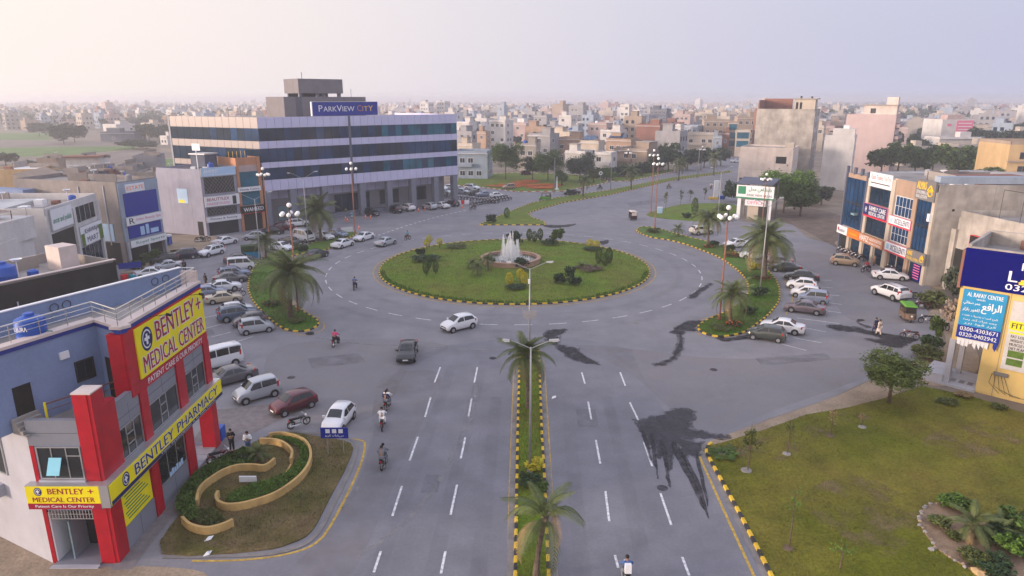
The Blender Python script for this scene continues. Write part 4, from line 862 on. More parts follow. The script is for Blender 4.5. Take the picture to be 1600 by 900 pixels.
# third shop: tan with white mullions
part(B, 'stone_facing', 'h_orange', fS, (14.9, 20.2, 10.9, 13.1, 0, .15))
for z0, z1 in ((8.0, 10.8), (4.3, 6.6)): win(fS, 15.2, 19.6, z0, z1, B, 5, 2, 's_white', 'glass_blue', d=.03)
for z0, z1 in ((6.6, 7.9), (2.7, 4.1)):
    bd = board(fS, 14.8, 20.2, z0, z1, 's_white', B, .2, .5, edge='s_pink'); text(fS, 16.2, 20.0, z0 + .35, z1 - .2, 'XCELLENTI', 's_navy', bd, .51); part(bd, 'red_strip', 's_red', fS, (14.8, 20.2, z0, z0 + .18, .5, .507)); part(bd, 'logo', 's_sky', fS, (15.1, 15.8, z0 + .4, z1 - .25, .5, .507))
part(B, 'pier', 'h_orange', fS, (19.7, 20.6, 0, 12.6, 0, .3), (14.9, 15.4, 0, 2.7, .0, .3)); part(B, 'shopfront', 'glass_dark', fS, (15.6, 17.2, 0, 2.6, 0, .06), (17.6, 19.5, 0, 2.6, 0, .06))
# fourth shop: dark glass, gold signs
part(B, 'curtain_wall', 'glass_blue', fS, (20.7, 24.2, 4.2, 11.4, 0, .15)); part(B, 'mullion', 's_black', fS, *[(20.7 + i * .875, 20.75 + i * .875, 4.2, 11.4, .15, .2) for i in range(5)], (20.7, 24.2, 7.6, 7.75, .151, .21))
bd = board(fS, 20.2, 24.55, 11.1, 13.7, 's_grey', B, .2, .5); text(fS, 20.5, 22.6, 12.5, 13.5, 'ALMAS', 's_gold', bd, .51); text(fS, 20.5, 22.8, 11.9, 12.3, 'DEVELOPERS &', 's_white', bd, .51, bold=False); text(fS, 20.5, 23.0, 11.35, 11.75, 'REAL ESTATE', 's_white', bd, .51, bold=False)
def goldlogo(a, b, r, bd, d):
    m = MB()
    for k in (-1, 1): m.tube([fS.p(a, b + r, d), fS.p(a + k * r * .8, b + .1 * r, d)], r * .13, 4)
    m.tube([fS.p(a + r * .6 * math.cos(t), b - .3 * r + r * .55 * math.sin(t), d) for t in [k * math.pi / 6 for k in range(13)]], r * .11, 4)
    m.tube([fS.p(a, b + .5 * r, d), fS.p(a, b - .2 * r, d)], r * .12, 4); m.build('logo', 's_gold', bd)
goldlogo(23.6, 12.4, .75, bd, .52)
bd = board(fS, 20.4, 24.8, 2.7, 4.3, 's_grey', B, .3, .6); text(fS, 20.7, 21.9, 3.5, 4.1, 'ALMAS', 's_gold', bd, .61); text(fS, 20.7, 23.6, 2.9, 3.3, 'DEVELOPERS', 's_gold', bd, .61, bold=False); goldlogo(24.2, 3.5, .5, bd, .62)
part(B, 'shopfront', 'glass_dark', fS, (20.8, 23.6, 0, 2.6, 0, .06)); part(B, 'pier', 'h_cream', fS, (24.0, 24.62, 0, 12.4, 0, .3)); p_ = part(B, 'purple_poster', 's_deepblue', fS, (22.0, 23.9, .3, 2.6, .06, .3)); part(p_, 'print_line', 's_pink', fS, *[(22.15, 23.6, .5 + .35 * i, .65 + .35 * i, .3, .306) for i in range(6)])
part(B, 'cooling_unit', 's_white', fS, (24.0, 24.5, 8.6, 9.6, .3, .7)); part(B, 'roof_clutter', 's_white', fS, (8, 9, 12.4, 13.4, -9, -8), (17, 18.2, 12.4, 13.3, -7, -6)); part(B, 'roof_room', 'h_brick', fS, (12, 22, 12.4, 13.5, -18, -9))
for dx in (0, 1.9): tank('water_tank', 'blue water tank on the shop row roof, the %s of the pair' % ('left one' if dx == 0 else 'right one'), (X0 + 18.3 + dx, 90.5, 12.42), .95, 2.1 if dx == 0 else 1.7)
# white annexe with red sign in front of the side wall
B = block('annexe_shop', 'cream annexe with a red lettered signboard in front of the shop row', [(58.5, 72), (72, 72), (72, 86.2), (57.0, 86.2)], 9.6, 'plaster_stained', par=.8)
f = Frame((57.0, 86.2), (58.5, 72)); part(B, 'shop_opening', 'dark', f, (.3, 6, 0, 5.6, 0, .05)); part(B, 'pier', 'plaster_stained', f, (-.5, .3, 0, 8, 0, .4))
bd = board(f, 3.0, 10.5, 5.4, 7.8, 's_black', B, .3, .6, edge='s_red'); text(f, 3.6, 10.0, 6.5, 7.5, 'AL-KARAM', 's_orange', bd, .61); part(bd, 'white_strip', 's_white', f, (3.0, 10.5, 4.3, 5.3, .3, .61)); text(f, 3.5, 9.8, 5.7, 6.2, 'MARKETING', 's_white', bd, .61)
ft = Frame((58.5, 72), (72, 72)); part(B, 'roof_unit', 's_grey', ft, (2.8, 5, 9.6, 10.8, -5, -3.5)); railing([(58.8, 72.3), (71.8, 72.3)], 10.4, B, .8, 'steel', 2, 2); part(B, 'roof_panel', 's_deepblue', ft, (6.0, 12, 9.8, 12.2, -5, -4.8))
railing([(57.6, 80), (57.9, 77)], 10.4, B, 3.4, 'plastic', 1, 9, name='roof_mast')

# ---------------------------------------------------------------- yellow billboard building, right foreground
mat('bb_yellow', (.62, .44, .165), .85, .1, .4, streak=.2)
B = empty('billboard_building', 'yellow building with large blue billboards at the right edge', 'building')
y0, y1 = Vector((37.7, 55.3)), Vector((47.3, 45.9)); fB = Frame(y0, y1)      # a from far left to the right edge
bkv = Vector((.70, .71)) * 12
# porch under the left end: wall starts at a=2.6
MB().prism([tuple(fB.p(2.35, 0).xy), tuple(y1), tuple(y1 + bkv), tuple(fB.p(2.35, 0).xy + bkv)], 0, 4.2).build('ground_floor_wall', 'bb_yellow', B)
MB().prism([tuple(y0), tuple(y1), tuple(y1 + bkv), tuple(y0 + bkv)], 4.2, 11.4, 0, 1).build('wall', ['bb_yellow', 'roofslab'], B)
part(B, 'roof_parapet', 'plaster_stained', fB, (.2, 13, 11.4, 12.3, -.4, -.1)); part(B, 'back_parapet', 'plaster_stained', fB, (.2, 13, 11.4, 12.6, -8, -7.7)); part(B, 'side_parapet', 'plaster_stained', fB, (0, .25, 11.4, 12.5, -8, -.1))
part(B, 'porch_floor', 'bl_white', fB, (-.6, 2.35, 0, .25, -4, .3)); part(B, 'floor_mat', 's_grey', fB, *[(.3 + i * .65, .7 + i * .65, .25, .262, -1.4, -.6) for i in range(3)])
part(B, 'porch_post', 'bl_white', fB, (-.1, .35, 0, 4.2, -.5, 0), (.2, .6, 0, 4.2, -3.4, -3.0)); part(B, 'porch_plinth', 'bl_white', fB, (-1.6, -.1, 0, .9, -3.2, .2))
part(B, 'red_edge', 'h_brick', fB, (-.25, -.02, 8.8, 12.0, -.6, .3))
bd = board(fB, -.05, 13.2, 9.0, 12.2, 's_deepblue', B, .05, .3, label='deep blue billboard with white letters')
text(fB, 3.9, 4.5, 10.95, 11.55, 'M', 's_white', bd, .31); text(fB, 3.15, 3.75, 9.95, 10.8, 'L', 's_white', bd, .31); text(fB, 3.05, 5.1, 9.25, 9.75, '0322', 's_white', bd, .31)
m = MB(); pts = [(5.2, 11.7), (4.75, 10.9), (4.5, 10.2), (3.9, 9.9), (5.5, 9.9)]
for i in range(4): m.tube([fB.p(*pts[i], .32), fB.p(*pts[i + 1], .32)], .14, 4)
m.tube([fB.p(5.2, 11.7, .32), fB.p(5.4, 9.9, .32)], .16, 4); m.tube([fB.p(4.0, 10.1, .32), fB.p(5.4, 10.4, .32)], .1, 4); m.build('logo', 's_gold', bd)
bd = board(fB, .3, 3.35, 4.55, 8.75, 's_cyan', B, .05, .2, label='blue billboard with white script and phone numbers'); part(bd, 'lower_strip', 's_blue', fB, (.3, 3.35, 4.55, 5.65, .2, .206))
text(fB, 0.615, 3.1, 8.2, 8.55, 'AL RAFAY CENTRE', 's_white', bd, .21); text(fB, 1.28, 1.91, 7.95, 8.12, 'with', 's_white', bd, .21)
text(fB, 1.77, 3.1, 6.9, 7.85, '\ufe8d\ufedf\ufeae\ufe8d\ufed3\ufeca'[::-1], 's_white', bd, .21)
text(fB, 0.44, 1.63, 7.45, 7.8, '\ufebb\ufed4\ufe8e\ufe8b\ufef2'[::-1] + ' ' + '\ufecb\ufee4\ufeae'[::-1], 's_white', bd, .21); text(fB, 0.44, 1.63, 6.9, 7.25, '\ufe91\ufe8e\ufeaf\ufe8d\ufead'[::-1] + ' ' + '\ufedf\ufe8e\ufeeb\ufeee\ufead'[::-1], 's_white', bd, .21)
for i, z in enumerate((6.45, 6.1, 5.78)): text(fB, .5 + .1 * i, 3.0, z, z + .24, ' '.join(w[::-1] for w in [('\ufecb\ufee4\ufeaa\ufee9', '\ufe91\ufebc\ufeae\ufed1', '\ufedf\ufeb4\ufe96', '\ufeb7\ufeae\ufe91'), ('\ufead\ufeb3\ufe98', '\ufedb\ufee8\ufea9', '\ufee3\ufeae\ufeda', '\ufe9f\ufee8\ufeb3'), ('\ufe91\ufeae\ufead', '\ufed3\ufeee\ufee7', '\ufedb\ufeae\ufef3')][i]), 's_white', bd, .21)
text(fB, 0.51, 3.17, 5.2, 5.55, '0300-4303671', 's_white', bd, .21); text(fB, 0.51, 3.17, 4.7, 5.05, '0320-0402942', 's_white', bd, .21)
m = MB(); random.seed(5)
for i in range(8):
    a = .4 + i * .28; m.quad(fB.p(a, 4.5, .1), fB.p(a + .32, 4.5, .12), fB.p(a + .28, 4.2 - random.random() * .5, .16), fB.p(a + .04, 4.25 - random.random() * .4, .1))
m.build('torn_banner', 's_white', B); MB().quad(fB.p(3.0, 4.55, .2), fB.p(3.35, 4.6, .2), fB.p(3.2, 3.9, .3), fB.p(3.0, 4.2, .24)).build('torn_corner', 's_blue', B)
bd = board(fB, 3.75, 8.1, 2.6, 8.4, 'h_white', B, .03, .1, label='white fitness poster with a yellow heading')
part(bd, 'yellow_strip', 's_yellow', fB, (3.8, 8.1, 6.0, 6.75, .1, .106), (3.85, 5.1, 5.7, 5.85, .1, .106)); text(fB, 3.975, 6.075, 6.15, 6.6, 'FITNESS', 's_black', bd, .11); text(fB, 4.65, 7.2, 7.85, 8.2, 'Fitness Room', 's_black', bd, .11); text(fB, 4.65, 6.9, 7.4, 7.75, 'Place Gym', 's_black', bd, .11); part(bd, 'logo', 's_black', fB, (4.7, 6.2, 7.2, 7.27, .1, .106), (4.7, 4.8, 6.9, 7.2, .1, .106), (5.0, 6.2, 6.95, 7.02, .1, .106))
for i, s in enumerate(['FAT LOSS', 'WEIGHT GAIN', 'MUSCLE GAIN', 'DIET PLAN']): text(fB, 4.05, 4.05 + [1.0, 1.4, 1.5, 1.1][i], 5.35 - i * .34, 5.58 - i * .34, s, 's_black', bd, .11)
for a, b in ((4.05, 3.7), (4.05, 3.0), (5.6, 3.4)): part(bd, 'printed_picture', 'leaf_bright', fB, (a, a + 1.1, b, b + .58, .1, .107))
part(B, 'wall_seam', 'h_tan', fB, (3.53, 3.57, 0, 8.9, 0, .02)); m = MB()
for k in range(5): m.tube([fB.p(3.3 + .2 * k, 2.0, .05), fB.p(3.2 + .4 * k, 1.2 - .2 * k, .15), fB.p(4.0 + .5 * k, .4, .1)], .015, 4)
m.build('hanging_wires', 's_black', B); part(B, 'meter_box', 's_grey', fB, (3.4, 4.4, 1.9, 2.2, 0, .15))

# ---------------------------------------------------------------- tall blocks right of centre
def facewin(root, f, zs, w=1.2, h=1.3, gap=3.2, m0=1.2, gm='glass', fm='s_white', skip=0.0):
    n = int((f.L - 2 * m0 + (gap - w)) / gap)
    if n < 1: return
    st = (f.L - (n * gap - (gap - w))) / 2
    for z in zs:
        for i in range(n):
            if skip and random.random() < skip: continue
            win(f, st + i * gap, st + i * gap + w, z, z + h, root, 2, 1, fm, gm, t=.09)
mat('tower_cream', (.58, .50, .46), .9, .15, .4, streak=.3); th = -.5
r = rect(70.5, 190, 13.5, 12, th); B = block('cream_block', 'plain cream block with a dark high window beside the gate tree', r, 11.2, 'tower_cream', par=.5)
f = Frame(r[0], r[1]); part(B, 'dark_window', 'dark', f, (9.4, 12.0, 7.6, 9.4, 0, .05)); part(B, 'wall_joint', 'h_tan', f, (0, 13.5, 5.8, 5.84, 0, .02), (9.2, 9.24, 3, 9.5, 0, .02)); part(B, 'stair_head', 'h_cream', f, (11.2, 13.4, 11.2, 13.0, -4, -1)); facewin(B, Frame(r[1], r[2]), (1.5, 5, 8.4)); part(B, 'ground_opening', 'dark', f, (.5, 3.4, 0, 3.4, 0, .05))
r = rect(80.5, 205, 15.5, 14, th); B = block('unfinished_tower', 'tall raw concrete tower with a roof room', r, 20.6, 'plaster_stained', par=.8)
f = Frame(r[0], r[1]); part(B, 'floor_line', 'h_concrete', f, *[(0, 15.5, z, z + .12, 0, .05) for z in (5, 9, 13, 17)]); part(B, 'roof_room', 'h_cream', f, (9.8, 15.2, 20.6, 24.0, -7, -1)); part(B, 'room_slab', 'h_concrete', f, (9.4, 15.8, 24.0, 24.3, -7.4, -.6)); part(B, 'room_window', 'dark', f, (10.2, 10.8, 21.4, 23.2, -1, -.95), (11.2, 11.8, 21.4, 23.2, -1, -.95)); facewin(B, Frame(r[1], r[2]), (3, 7, 11, 15, 18), gap=4)
part(B, 'roof_wall', 'h_brick', f, (0, 8, 20.6, 24.2, -12, -11.7), (0, .3, 20.6, 23.8, -12, -2)); part(B, 'bitumen_top', 's_black', f, (11, 11.5, 24.3, 24.9, -3, -2.5), (13.8, 14.3, 24.3, 24.8, -3, -2.5))
r = rect(90.5, 192, 7.4, 10, th); B = block('white_narrow_tower', 'narrow white tower between the raw concrete tower and the pink tower', r, 14.2, 'h_white', par=.5)
f = Frame(r[0], r[1]); part(B, 'roof_room', 'h_white', f, (1.8, 7.2, 14.2, 16.4, -5, -1)); part(B, 'roof_dome', 's_white', f, (4.2, 5.6, 16.4, 17.2, -3.5, -2)); facewin(B, Frame(r[1], r[2]), (2, 5.5, 9, 12), gap=2.6, m0=.6)
r = rect(124.0, 241, 15.0, 14, th - .1); B = block('pink_tower', 'tall blank pink tower with balconies on its right side', r, 18.7, 'pinkblock', par=.5)
f = Frame(r[0], r[1]); part(B, 'roof_room', 'tower_cream', f, (5.0, 14.8, 18.7, 22.0, -6.5, -.8)); part(B, 'room_slab', 'h_concrete', f, (4.6, 15.1, 22.0, 22.3, -6.8, -.4)); part(B, 'stair_top', 'tower_cream', f, (11.4, 14.8, 22.3, 24.7, -5, -1.5)); part(B, 'room_window', 'glass', f, (7.0, 8.6, 19.5, 21.1, -.8, -.75))
f2 = Frame(r[1], r[2])
for z in (3.2, 7.2, 11.2, 15.0): part(B, 'balcony', 'h_pink', f2, (.5, 13, z, z + 1.0, 0, 1.3)); part(B, 'balcony_void', 'glass_dark', f2, (1, 12.5, z + 1.0, z + 3.0, 0, .05))
# background pieces behind the shop row
B = block('long_warehouse', 'long low grey sheet walled warehouse behind the shop row', [(84, 152), (150, 163), (148, 178), (84, 168)], 6.6, 'tinroof', par=.3, roof='tinroof')
f = Frame((84, 152), (150, 163)); part(B, 'post', 's_white', f, *[(i * 5 + 1, i * 5 + 1.2, 0, 7.3, 0, .2) for i in range(12)]); part(B, 'bright_panel', 's_white', f, (30, 44, 5.2, 6.4, 0, .1))
B = block('low_brown_roof', 'low brown roofed sheds between the warehouse and the water tanks', [(74, 116), (120, 122), (120, 138), (74, 134)], 6.2, 'h_concrete', par=.5)
f = Frame((74, 116), (120, 122)); part(B, 'roof_sheet', 'h_brick', f, (2, 20, 6.2, 7.0, -6, -2)); part(B, 'roof_sheet', 'h_yellow', f, (22, 26, 6.2, 7.0, -6, -3))
r = rect(136, 178, 24, 14, -.1); B = block('yellow_apartment', 'ochre four storey apartment block at the right edge', r, 13.2, 'h_yellow', par=.8, cap='h_tan')
f = Frame(r[0], r[1]); facewin(B, f, (2.5, 6.2, 9.6), 2.4, 1.8, 5.5, 2.4, fm='h_tan'); part(B, 'floor_band', 'h_tan', f, (-.3, 24.3, 5.2, 5.6, 0, .7), (-.3, 24.3, 8.9, 9.3, 0, .7))
part(B, 'cooling_unit', 's_white', f, (4.5, 5.5, 5.7, 6.5, 0, .5))
r = rect(205, 330, 15, 14, .05); B = block('billboard_house', 'white house wearing a pink and white wall poster among the right trees', r, 14.5, 'h_white', par=.6)
f = Frame(r[0], r[1]); bd = board(f, 6.8, 14.8, 7.5, 14.6, 's_pink', B, .05, .2); part(bd, 'print_line', 's_white', f, *[(7.5, 14, 9 + i * 1.4, 9.3 + i * 1.4, .2, .21) for i in range(4)]); part(B, 'emblem', 's_pink', f, (2.5, 4.5, 12, 13.2, 0, .06)); part(B, 'roof_room', 'h_pink', f, (4, 12, 14.5, 17, -8, -3)); facewin(B, f, (2, 5), gap=3.5)
for i, (cx, cy, w, d, h, mm, lab) in enumerate([(176, 268, 17, 12, 7, 'h_cream', 'cream villa behind the two round trees'), (190, 300, 20, 10, 8, 'h_white', 'white villa with a columned terrace below the pink poster'), (215, 285, 12, 10, 7.5, 'h_tan', 'tan villa right of the white columned terrace'), (150, 262, 10, 10, 6.5, 'h_cream', 'small cream villa near the pink tower'), (236, 330, 22, 12, 9, 'h_cream', 'cream villa with flat roof among the right trees'), (262, 300, 16, 12, 8, 'h_cream', 'pale villa far right among trees')]):
    r = rect(cx, cy, w, d, .08); B = block('villa', lab, r, h, mm, 'house', par=.7)
    f = Frame(r[0], r[1]); facewin(B, f, (1.2, 4.4) if h > 6 else (1.2,), 1.6, 1.5, 4); part(B, 'roof_slab', 'h_white', f, (-.5, w + .5, h - .2, h + .1, -3, .8)); part(B, 'stair_room', mm, f, (w * .55, w * .8, h, h + 2.6, -6, -3))

# ---------------------------------------------------------------- gate with sign
B = empty('gate_sign', 'green and white gate with script signboard beside the big tree', 'gate')
gp, gq = G(1150, 341).xy, G(1203, 346).xy; f = Frame(gp, gq)
part(B, 'gate_post', 's_white', f, (0, .7, 0, 5.4, -.4, 0), (f.L - .7, f.L, 0, 5.4, -.4, 0)); part(B, 'gate_booth', 'h_cream', f, (2.0, 4.2, 0, 3.2, -2.4, -.6)); part(B, 'gate_leaf', 's_black', f, (4.3, f.L - .8, 0, 2.8, -.4, -.25))
bd = board(f, -.3, f.L + .3, 4.6, 7.0, 's_white', B, -.1, .2); part(bd, 'lower_strip', 's_green', f, (-.3, f.L + .3, 4.3, 4.6, -.1, .21)); part(bd, 'logo', 's_green', f, (0, 1.6, 5.2, 6.8, .2, .21)); text(f, 2.2, f.L - .2, 5.6, 6.7, '\ufe91\ufe8e\ufea9\ufeb7\ufe8e\ufeeb\ufef2 \ufee3\ufea4\ufede'[::-1], 's_green', bd, .22); text(f, 1.9, f.L, 4.85, 5.3, 'PARK VIEW VILLAS', 's_black', bd, .22, bold=False)
bd = board(f, 1.6, f.L - 1.2, 2.9, 4.1, 's_white', B, -.1, .12); text(f, 2.0, f.L - 1.6, 3.2, 3.9, 'OFFICE', 's_pink', bd, .13)
MB().hexa([f.p(-.5, 7.2, .2), f.p(f.L, 7.2, .2), f.p(f.L, 8.0, -5), f.p(-.5, 8.0, -5), f.p(-.5, 7.4, .2), f.p(f.L, 7.4, .2), f.p(f.L, 8.2, -5), f.p(-.5, 8.2, -5)]).build('canopy', 'h_dark', B); part(B, 'rear_post', 's_grey', f, (0, .3, 0, 8.0, -4.9, -4.6), (f.L - .3, f.L, 0, 8.0, -4.9, -4.6))

# ---------------------------------------------------------------- houses in the middle distance
random.seed(11)
def house(px0, px1, yt, Y, wm, label, th=.50, r=.9, side=None, tk=None, slab=None, brick=False, glassy=False, par=.8):
    a = at_depth((px0 + px1) / 2, yt, Y); Wm = (px1 - px0) / F_PX * (Y * CP + (CAM_H - a.z) * SP)
    w = Wm / (math.cos(th) + r * math.sin(th)); dp = r * w
    # th>0 : main face looks left of the camera, the right flank shows
    rc = rect(a.x, Y + .5 * (w * math.sin(th) + dp * math.cos(th)), w, dp, -th)
    h = a.z - par
    B = block('town_house', label, rc, h, wm, 'house', par=par, group='houses in the middle distance')
    f, g = Frame(rc[0], rc[1]), Frame(rc[1], rc[2])
    ns = max(1, int(h / 3.3)); fh = h / ns
    gm = 'dark' if brick else 'glass'; fm = wm if brick else 's_white'
    gap = max(2.6, w / 4.2)
    for ff in (f, g):
        if ff.L < 3: continue
        facewin(B, ff, [i * fh + 1.0 for i in range(ns)], min(1.7, ff.L * .3), min(1.6, fh * .5), gap, .7, gm, fm, .22)
    if glassy:
        for i in range(1, ns): part(B, 'glazing', 'glass_teal', f, (w * .08, w * .92, i * fh + .7, i * fh + fh - .3, 0, .09))
    q = random.random()
    if q < .75 and not glassy:
        s = random.choice((0.1, .5)); part(B, 'stair_room', side or wm, f, (w * s, w * (s + .38), h, h + 2.7, -dp * .75, -dp * .3)); part(B, 'stair_roof', 'h_concrete', f, (w * s - .3, w * (s + .38) + .3, h + 2.7, h + 2.9, -dp * .75 - .3, -dp * .3 + .3))
    if not brick and ns > 1:
        b0 = random.choice((0.05, .45)); part(B, 'balcony', slab or wm, f, (w * b0, w * (b0 + .5), fh - .1, fh + .9, 0, 1.1))
    part(B, 'cornice', slab or 'h_white', f, (-.2, w + .2, h - .15, h + .05, 0, .5))
    if tk: MB().lathe([(.01, 0), (.8, 0), (.8, 1.3), (.3, 1.6), (.01, 1.6)], 12, tuple(f.p(w * .3, h, -dp * .5))).build('roof_tank', tk, B)
    return B, f, g, w, dp, h
HL = [(708, 768, 236, 214, 'h_blue', 'long blank blue grey house just right of the glass office', .12, 1.0), (714, 750, 224, 250, 'h_cream', 'cream house with a small gable right of the glass office'), (764, 802, 188, 335, 'h_white', 'tall blank white house left of centre'), (712, 744, 190, 330, 'h_white', 'white house touching the top floors of the glass office'), (745, 766, 205, 290, 'h_orange', 'small house with an orange wall behind the first big tree'), (826, 876, 209, 262, 'h_grey', 'grey house with a wide flat canopy behind the second tree'), (808, 846, 224, 238, 'h_concrete', 'plain concrete house between the first two trees', .3), (872, 922, 215, 266, 'h_orange', 'orange brown house behind the grey green tree'), (908, 948, 220, 236, 'h_cream', 'cream house with a red edged roof and solar panels', .5, .8), (884, 930, 236, 226, 'h_white', 'low white house half hidden by the dark tree'), (950, 1004, 217, 262, 'h_orange', 'peach house with tiled eaves right of the solar panels'), (964, 1052, 233, 234, 'h_tan', 'long tan walled house behind the far grass strip', .62, 1.2), (930, 968, 238, 224, 'h_white', 'white house with dark gate behind the far hedge'),
      (940, 984, 203, 305, 'h_white', 'bright white house with wide windows in the middle rows'), (998, 1048, 194, 300, 'h_brick', 'unfinished red brick house with open window holes', .5, .9, None, None, None, True), (1036, 1080, 215, 312, 'h_brick', 'low red brick shell beside the unfinished brick house', .4, .9, None, None, None, True), (1044, 1074, 194, 335, 'h_white', 'white house above the low brick shell'), (1070, 1106, 196, 345, 'h_blue', 'blank blue grey house left of the long tan wall', .7), (1076, 1120, 207, 305, 'h_cream', 'cream two storey house with a row of dark windows by the upper road', .15, .6), (1116, 1131, 212, 300, 'h_blue', 'narrow blue fronted shop at the end of the upper road', .2, .8), (1129, 1142, 206, 302, 'h_brick', 'narrow brick red shop at the end of the upper road', .2, .8), (1140, 1155, 190, 304, 'h_tan', 'narrow tall shop with green glass at the end of the upper road', .2, .8, None, None, None, False, True), (1152, 1176, 203, 300, 'h_cream', 'cream shop with blue glass at the end of the upper road', .2, .8, None, None, None, False, True), (1102, 1146, 187, 345, 'h_tan', 'long tan blank wall house behind the narrow shops', .1, .5), (1154, 1196, 182, 330, 'h_tan', 'tall tan blank house left of the raw concrete tower', .1, .6), (1186, 1226, 170, 300, 'h_brick', 'brick roof storey showing behind the raw concrete tower', .1, .6),
      (1018, 1054, 170, 450, 'h_dark', 'dark blue glass block in the back rows'), (970, 990, 163, 430, 'h_white', 'slender pink and white tower in the back rows'), (890, 922, 165, 480, 'h_grey', 'tall grey apartment tower left of the slender tower'), (874, 902, 180, 385, 'h_white', 'white cube house below the tall grey apartment tower'), (777, 793, 164, 480, 'h_blue', 'slim blue grey tower above the tall blank white house'), (920, 962, 192, 350, 'h_pink', 'pink house with a red roof room in the middle rows', .5, .9, 'h_brick'), (818, 838, 173, 500, 'h_blue', 'turquoise painted house in the back rows'), (834, 864, 180, 405, 'h_grey', 'grey stepped house in the back rows'), (802, 832, 192, 370, 'h_pink', 'pale pink house right of the tall blank white house'), (846, 878, 196, 345, 'h_white', 'white stepped house in front of the grey stepped house'), (985, 1012, 190, 380, 'h_cream', 'cream house behind the unfinished brick house'), (880, 915, 203, 320, 'h_blue', 'pale blue house left of the pink house'), (1056, 1090, 178, 420, 'h_pink', 'pink house with small windows behind the blank blue grey house'), (1088, 1128, 176, 470, 'h_cream', 'row of cream gabled villas above the long tan wall'), (655, 676, 160, 650, 'h_white', 'left one of the two pale towers above the rooftop sign'), (680, 702, 158, 660, 'h_white', 'right one of the two pale towers above the rooftop sign'), (1256, 1304, 196, 330, 'h_cream', 'cream house seen between the raw concrete tower and the pink tower'), (1500, 1560, 200, 400, 'h_cream', 'cream hall roof far right above the trees', .1, .5), (1398, 1430, 198, 390, 'h_pink', 'pink house left of the pink and white poster'),
      (150, 196, 194, 430, 'h_white', 'white house beyond the fields with two dark windows'), (195, 214, 200, 440, 'h_dark', 'dark house right of the white field house'), (152, 212, 206, 410, 'h_dark', 'long dark walled yard building beyond the fields', .1, .5), (214, 245, 192, 470, 'h_cream', 'pale house behind the dark yard building'), (245, 268, 212, 380, 'h_white', 'white house close to the left end of the glass office')]
for e in HL:
    e = list(e); kw = dict(zip(('px0', 'px1', 'yt', 'Y', 'wm', 'label', 'th', 'r', 'side', 'tk', 'slab', 'brick', 'glassy'), e))
    kw = {k: v for k, v in kw.items() if v is not None}
    if random.random() < .4: kw.setdefault('tk', random.choice(('tankblue', 's_white', 's_black')))
    B, f, g, w, dp, h = house(**kw)
    if 'solar' in kw['label']:
        MB().hexa([f.p(w * .05, h + .9, -1), f.p(w * .7, h + .9, -1), f.p(w * .7, h + 2.2, -4.5), f.p(w * .05, h + 2.2, -4.5), f.p(w * .05, h + 1.0, -1), f.p(w * .7, h + 1.0, -1), f.p(w * .7, h + 2.3, -4.5), f.p(w * .05, h + 2.3, -4.5)]).build('solar_panel', 'glass_blue', B)

# ---------------------------------------------------------------- clutter on the left roofs
random.seed(17)
def clutter(root, x0, x1, y0, y1, z, n):
    for i in range(n):
        x, y = random.uniform(x0, x1), random.uniform(y0, y1); k = random.randrange(6); w = random.uniform(.3, 1.0)
        if k == 0: MB().box(x - w, x + w, y - .4, y + .4, z, z + random.uniform(.3, .8)).build('brick_stack', 'h_brick', root)
        elif k == 1: MB().tube([(x, y, z + .1), (x + 3 * w, y + random.uniform(-2, 2), z + .12)], .06, 6).build('loose_pipe', 's_grey', root)
        elif k == 2: MB().box(x - w, x + w, y - w * .6, y + w * .6, z, z + .08).build('loose_board', 'h_tan', root)
        elif k == 3: MB().tube([(x, y, z), (x, y, z + 1.6)], .04, 5).lathe([(.05, 1.5), (.3, 1.55), (.5, 1.75)], 12, (x, y, z)).build('dish_antenna', 's_white', root)
        elif k == 4: MB().box(x - .45, x + .45, y - .35, y + .35, z, z + .75).build('cooling_unit', 's_white', root)
        else: MB().lathe([(.01, 0), (.45, 0), (.45, .9), (.2, 1.05), (.01, 1.05)], 10, (x, y, z)).build('roof_drum', random.choice(('tankblue', 's_black', 'h_grey')), root)
def inner_walls(root, x0, x1, y0, y1, z, n):
    for i in range(n):
        x, y = random.uniform(x0, x1), random.uniform(y0, y1); L = random.uniform(3, 7)
        if i % 2: MB().box(x, x + .22, y, y + L, z, z + random.uniform(.7, 1.5)).build('roof_wall', 'h_concrete', root)
        else: MB().box(x, x + L, y, y + .22, z, z + random.uniform(.7, 1.5)).build('roof_wall', 'plaster_grey', root)
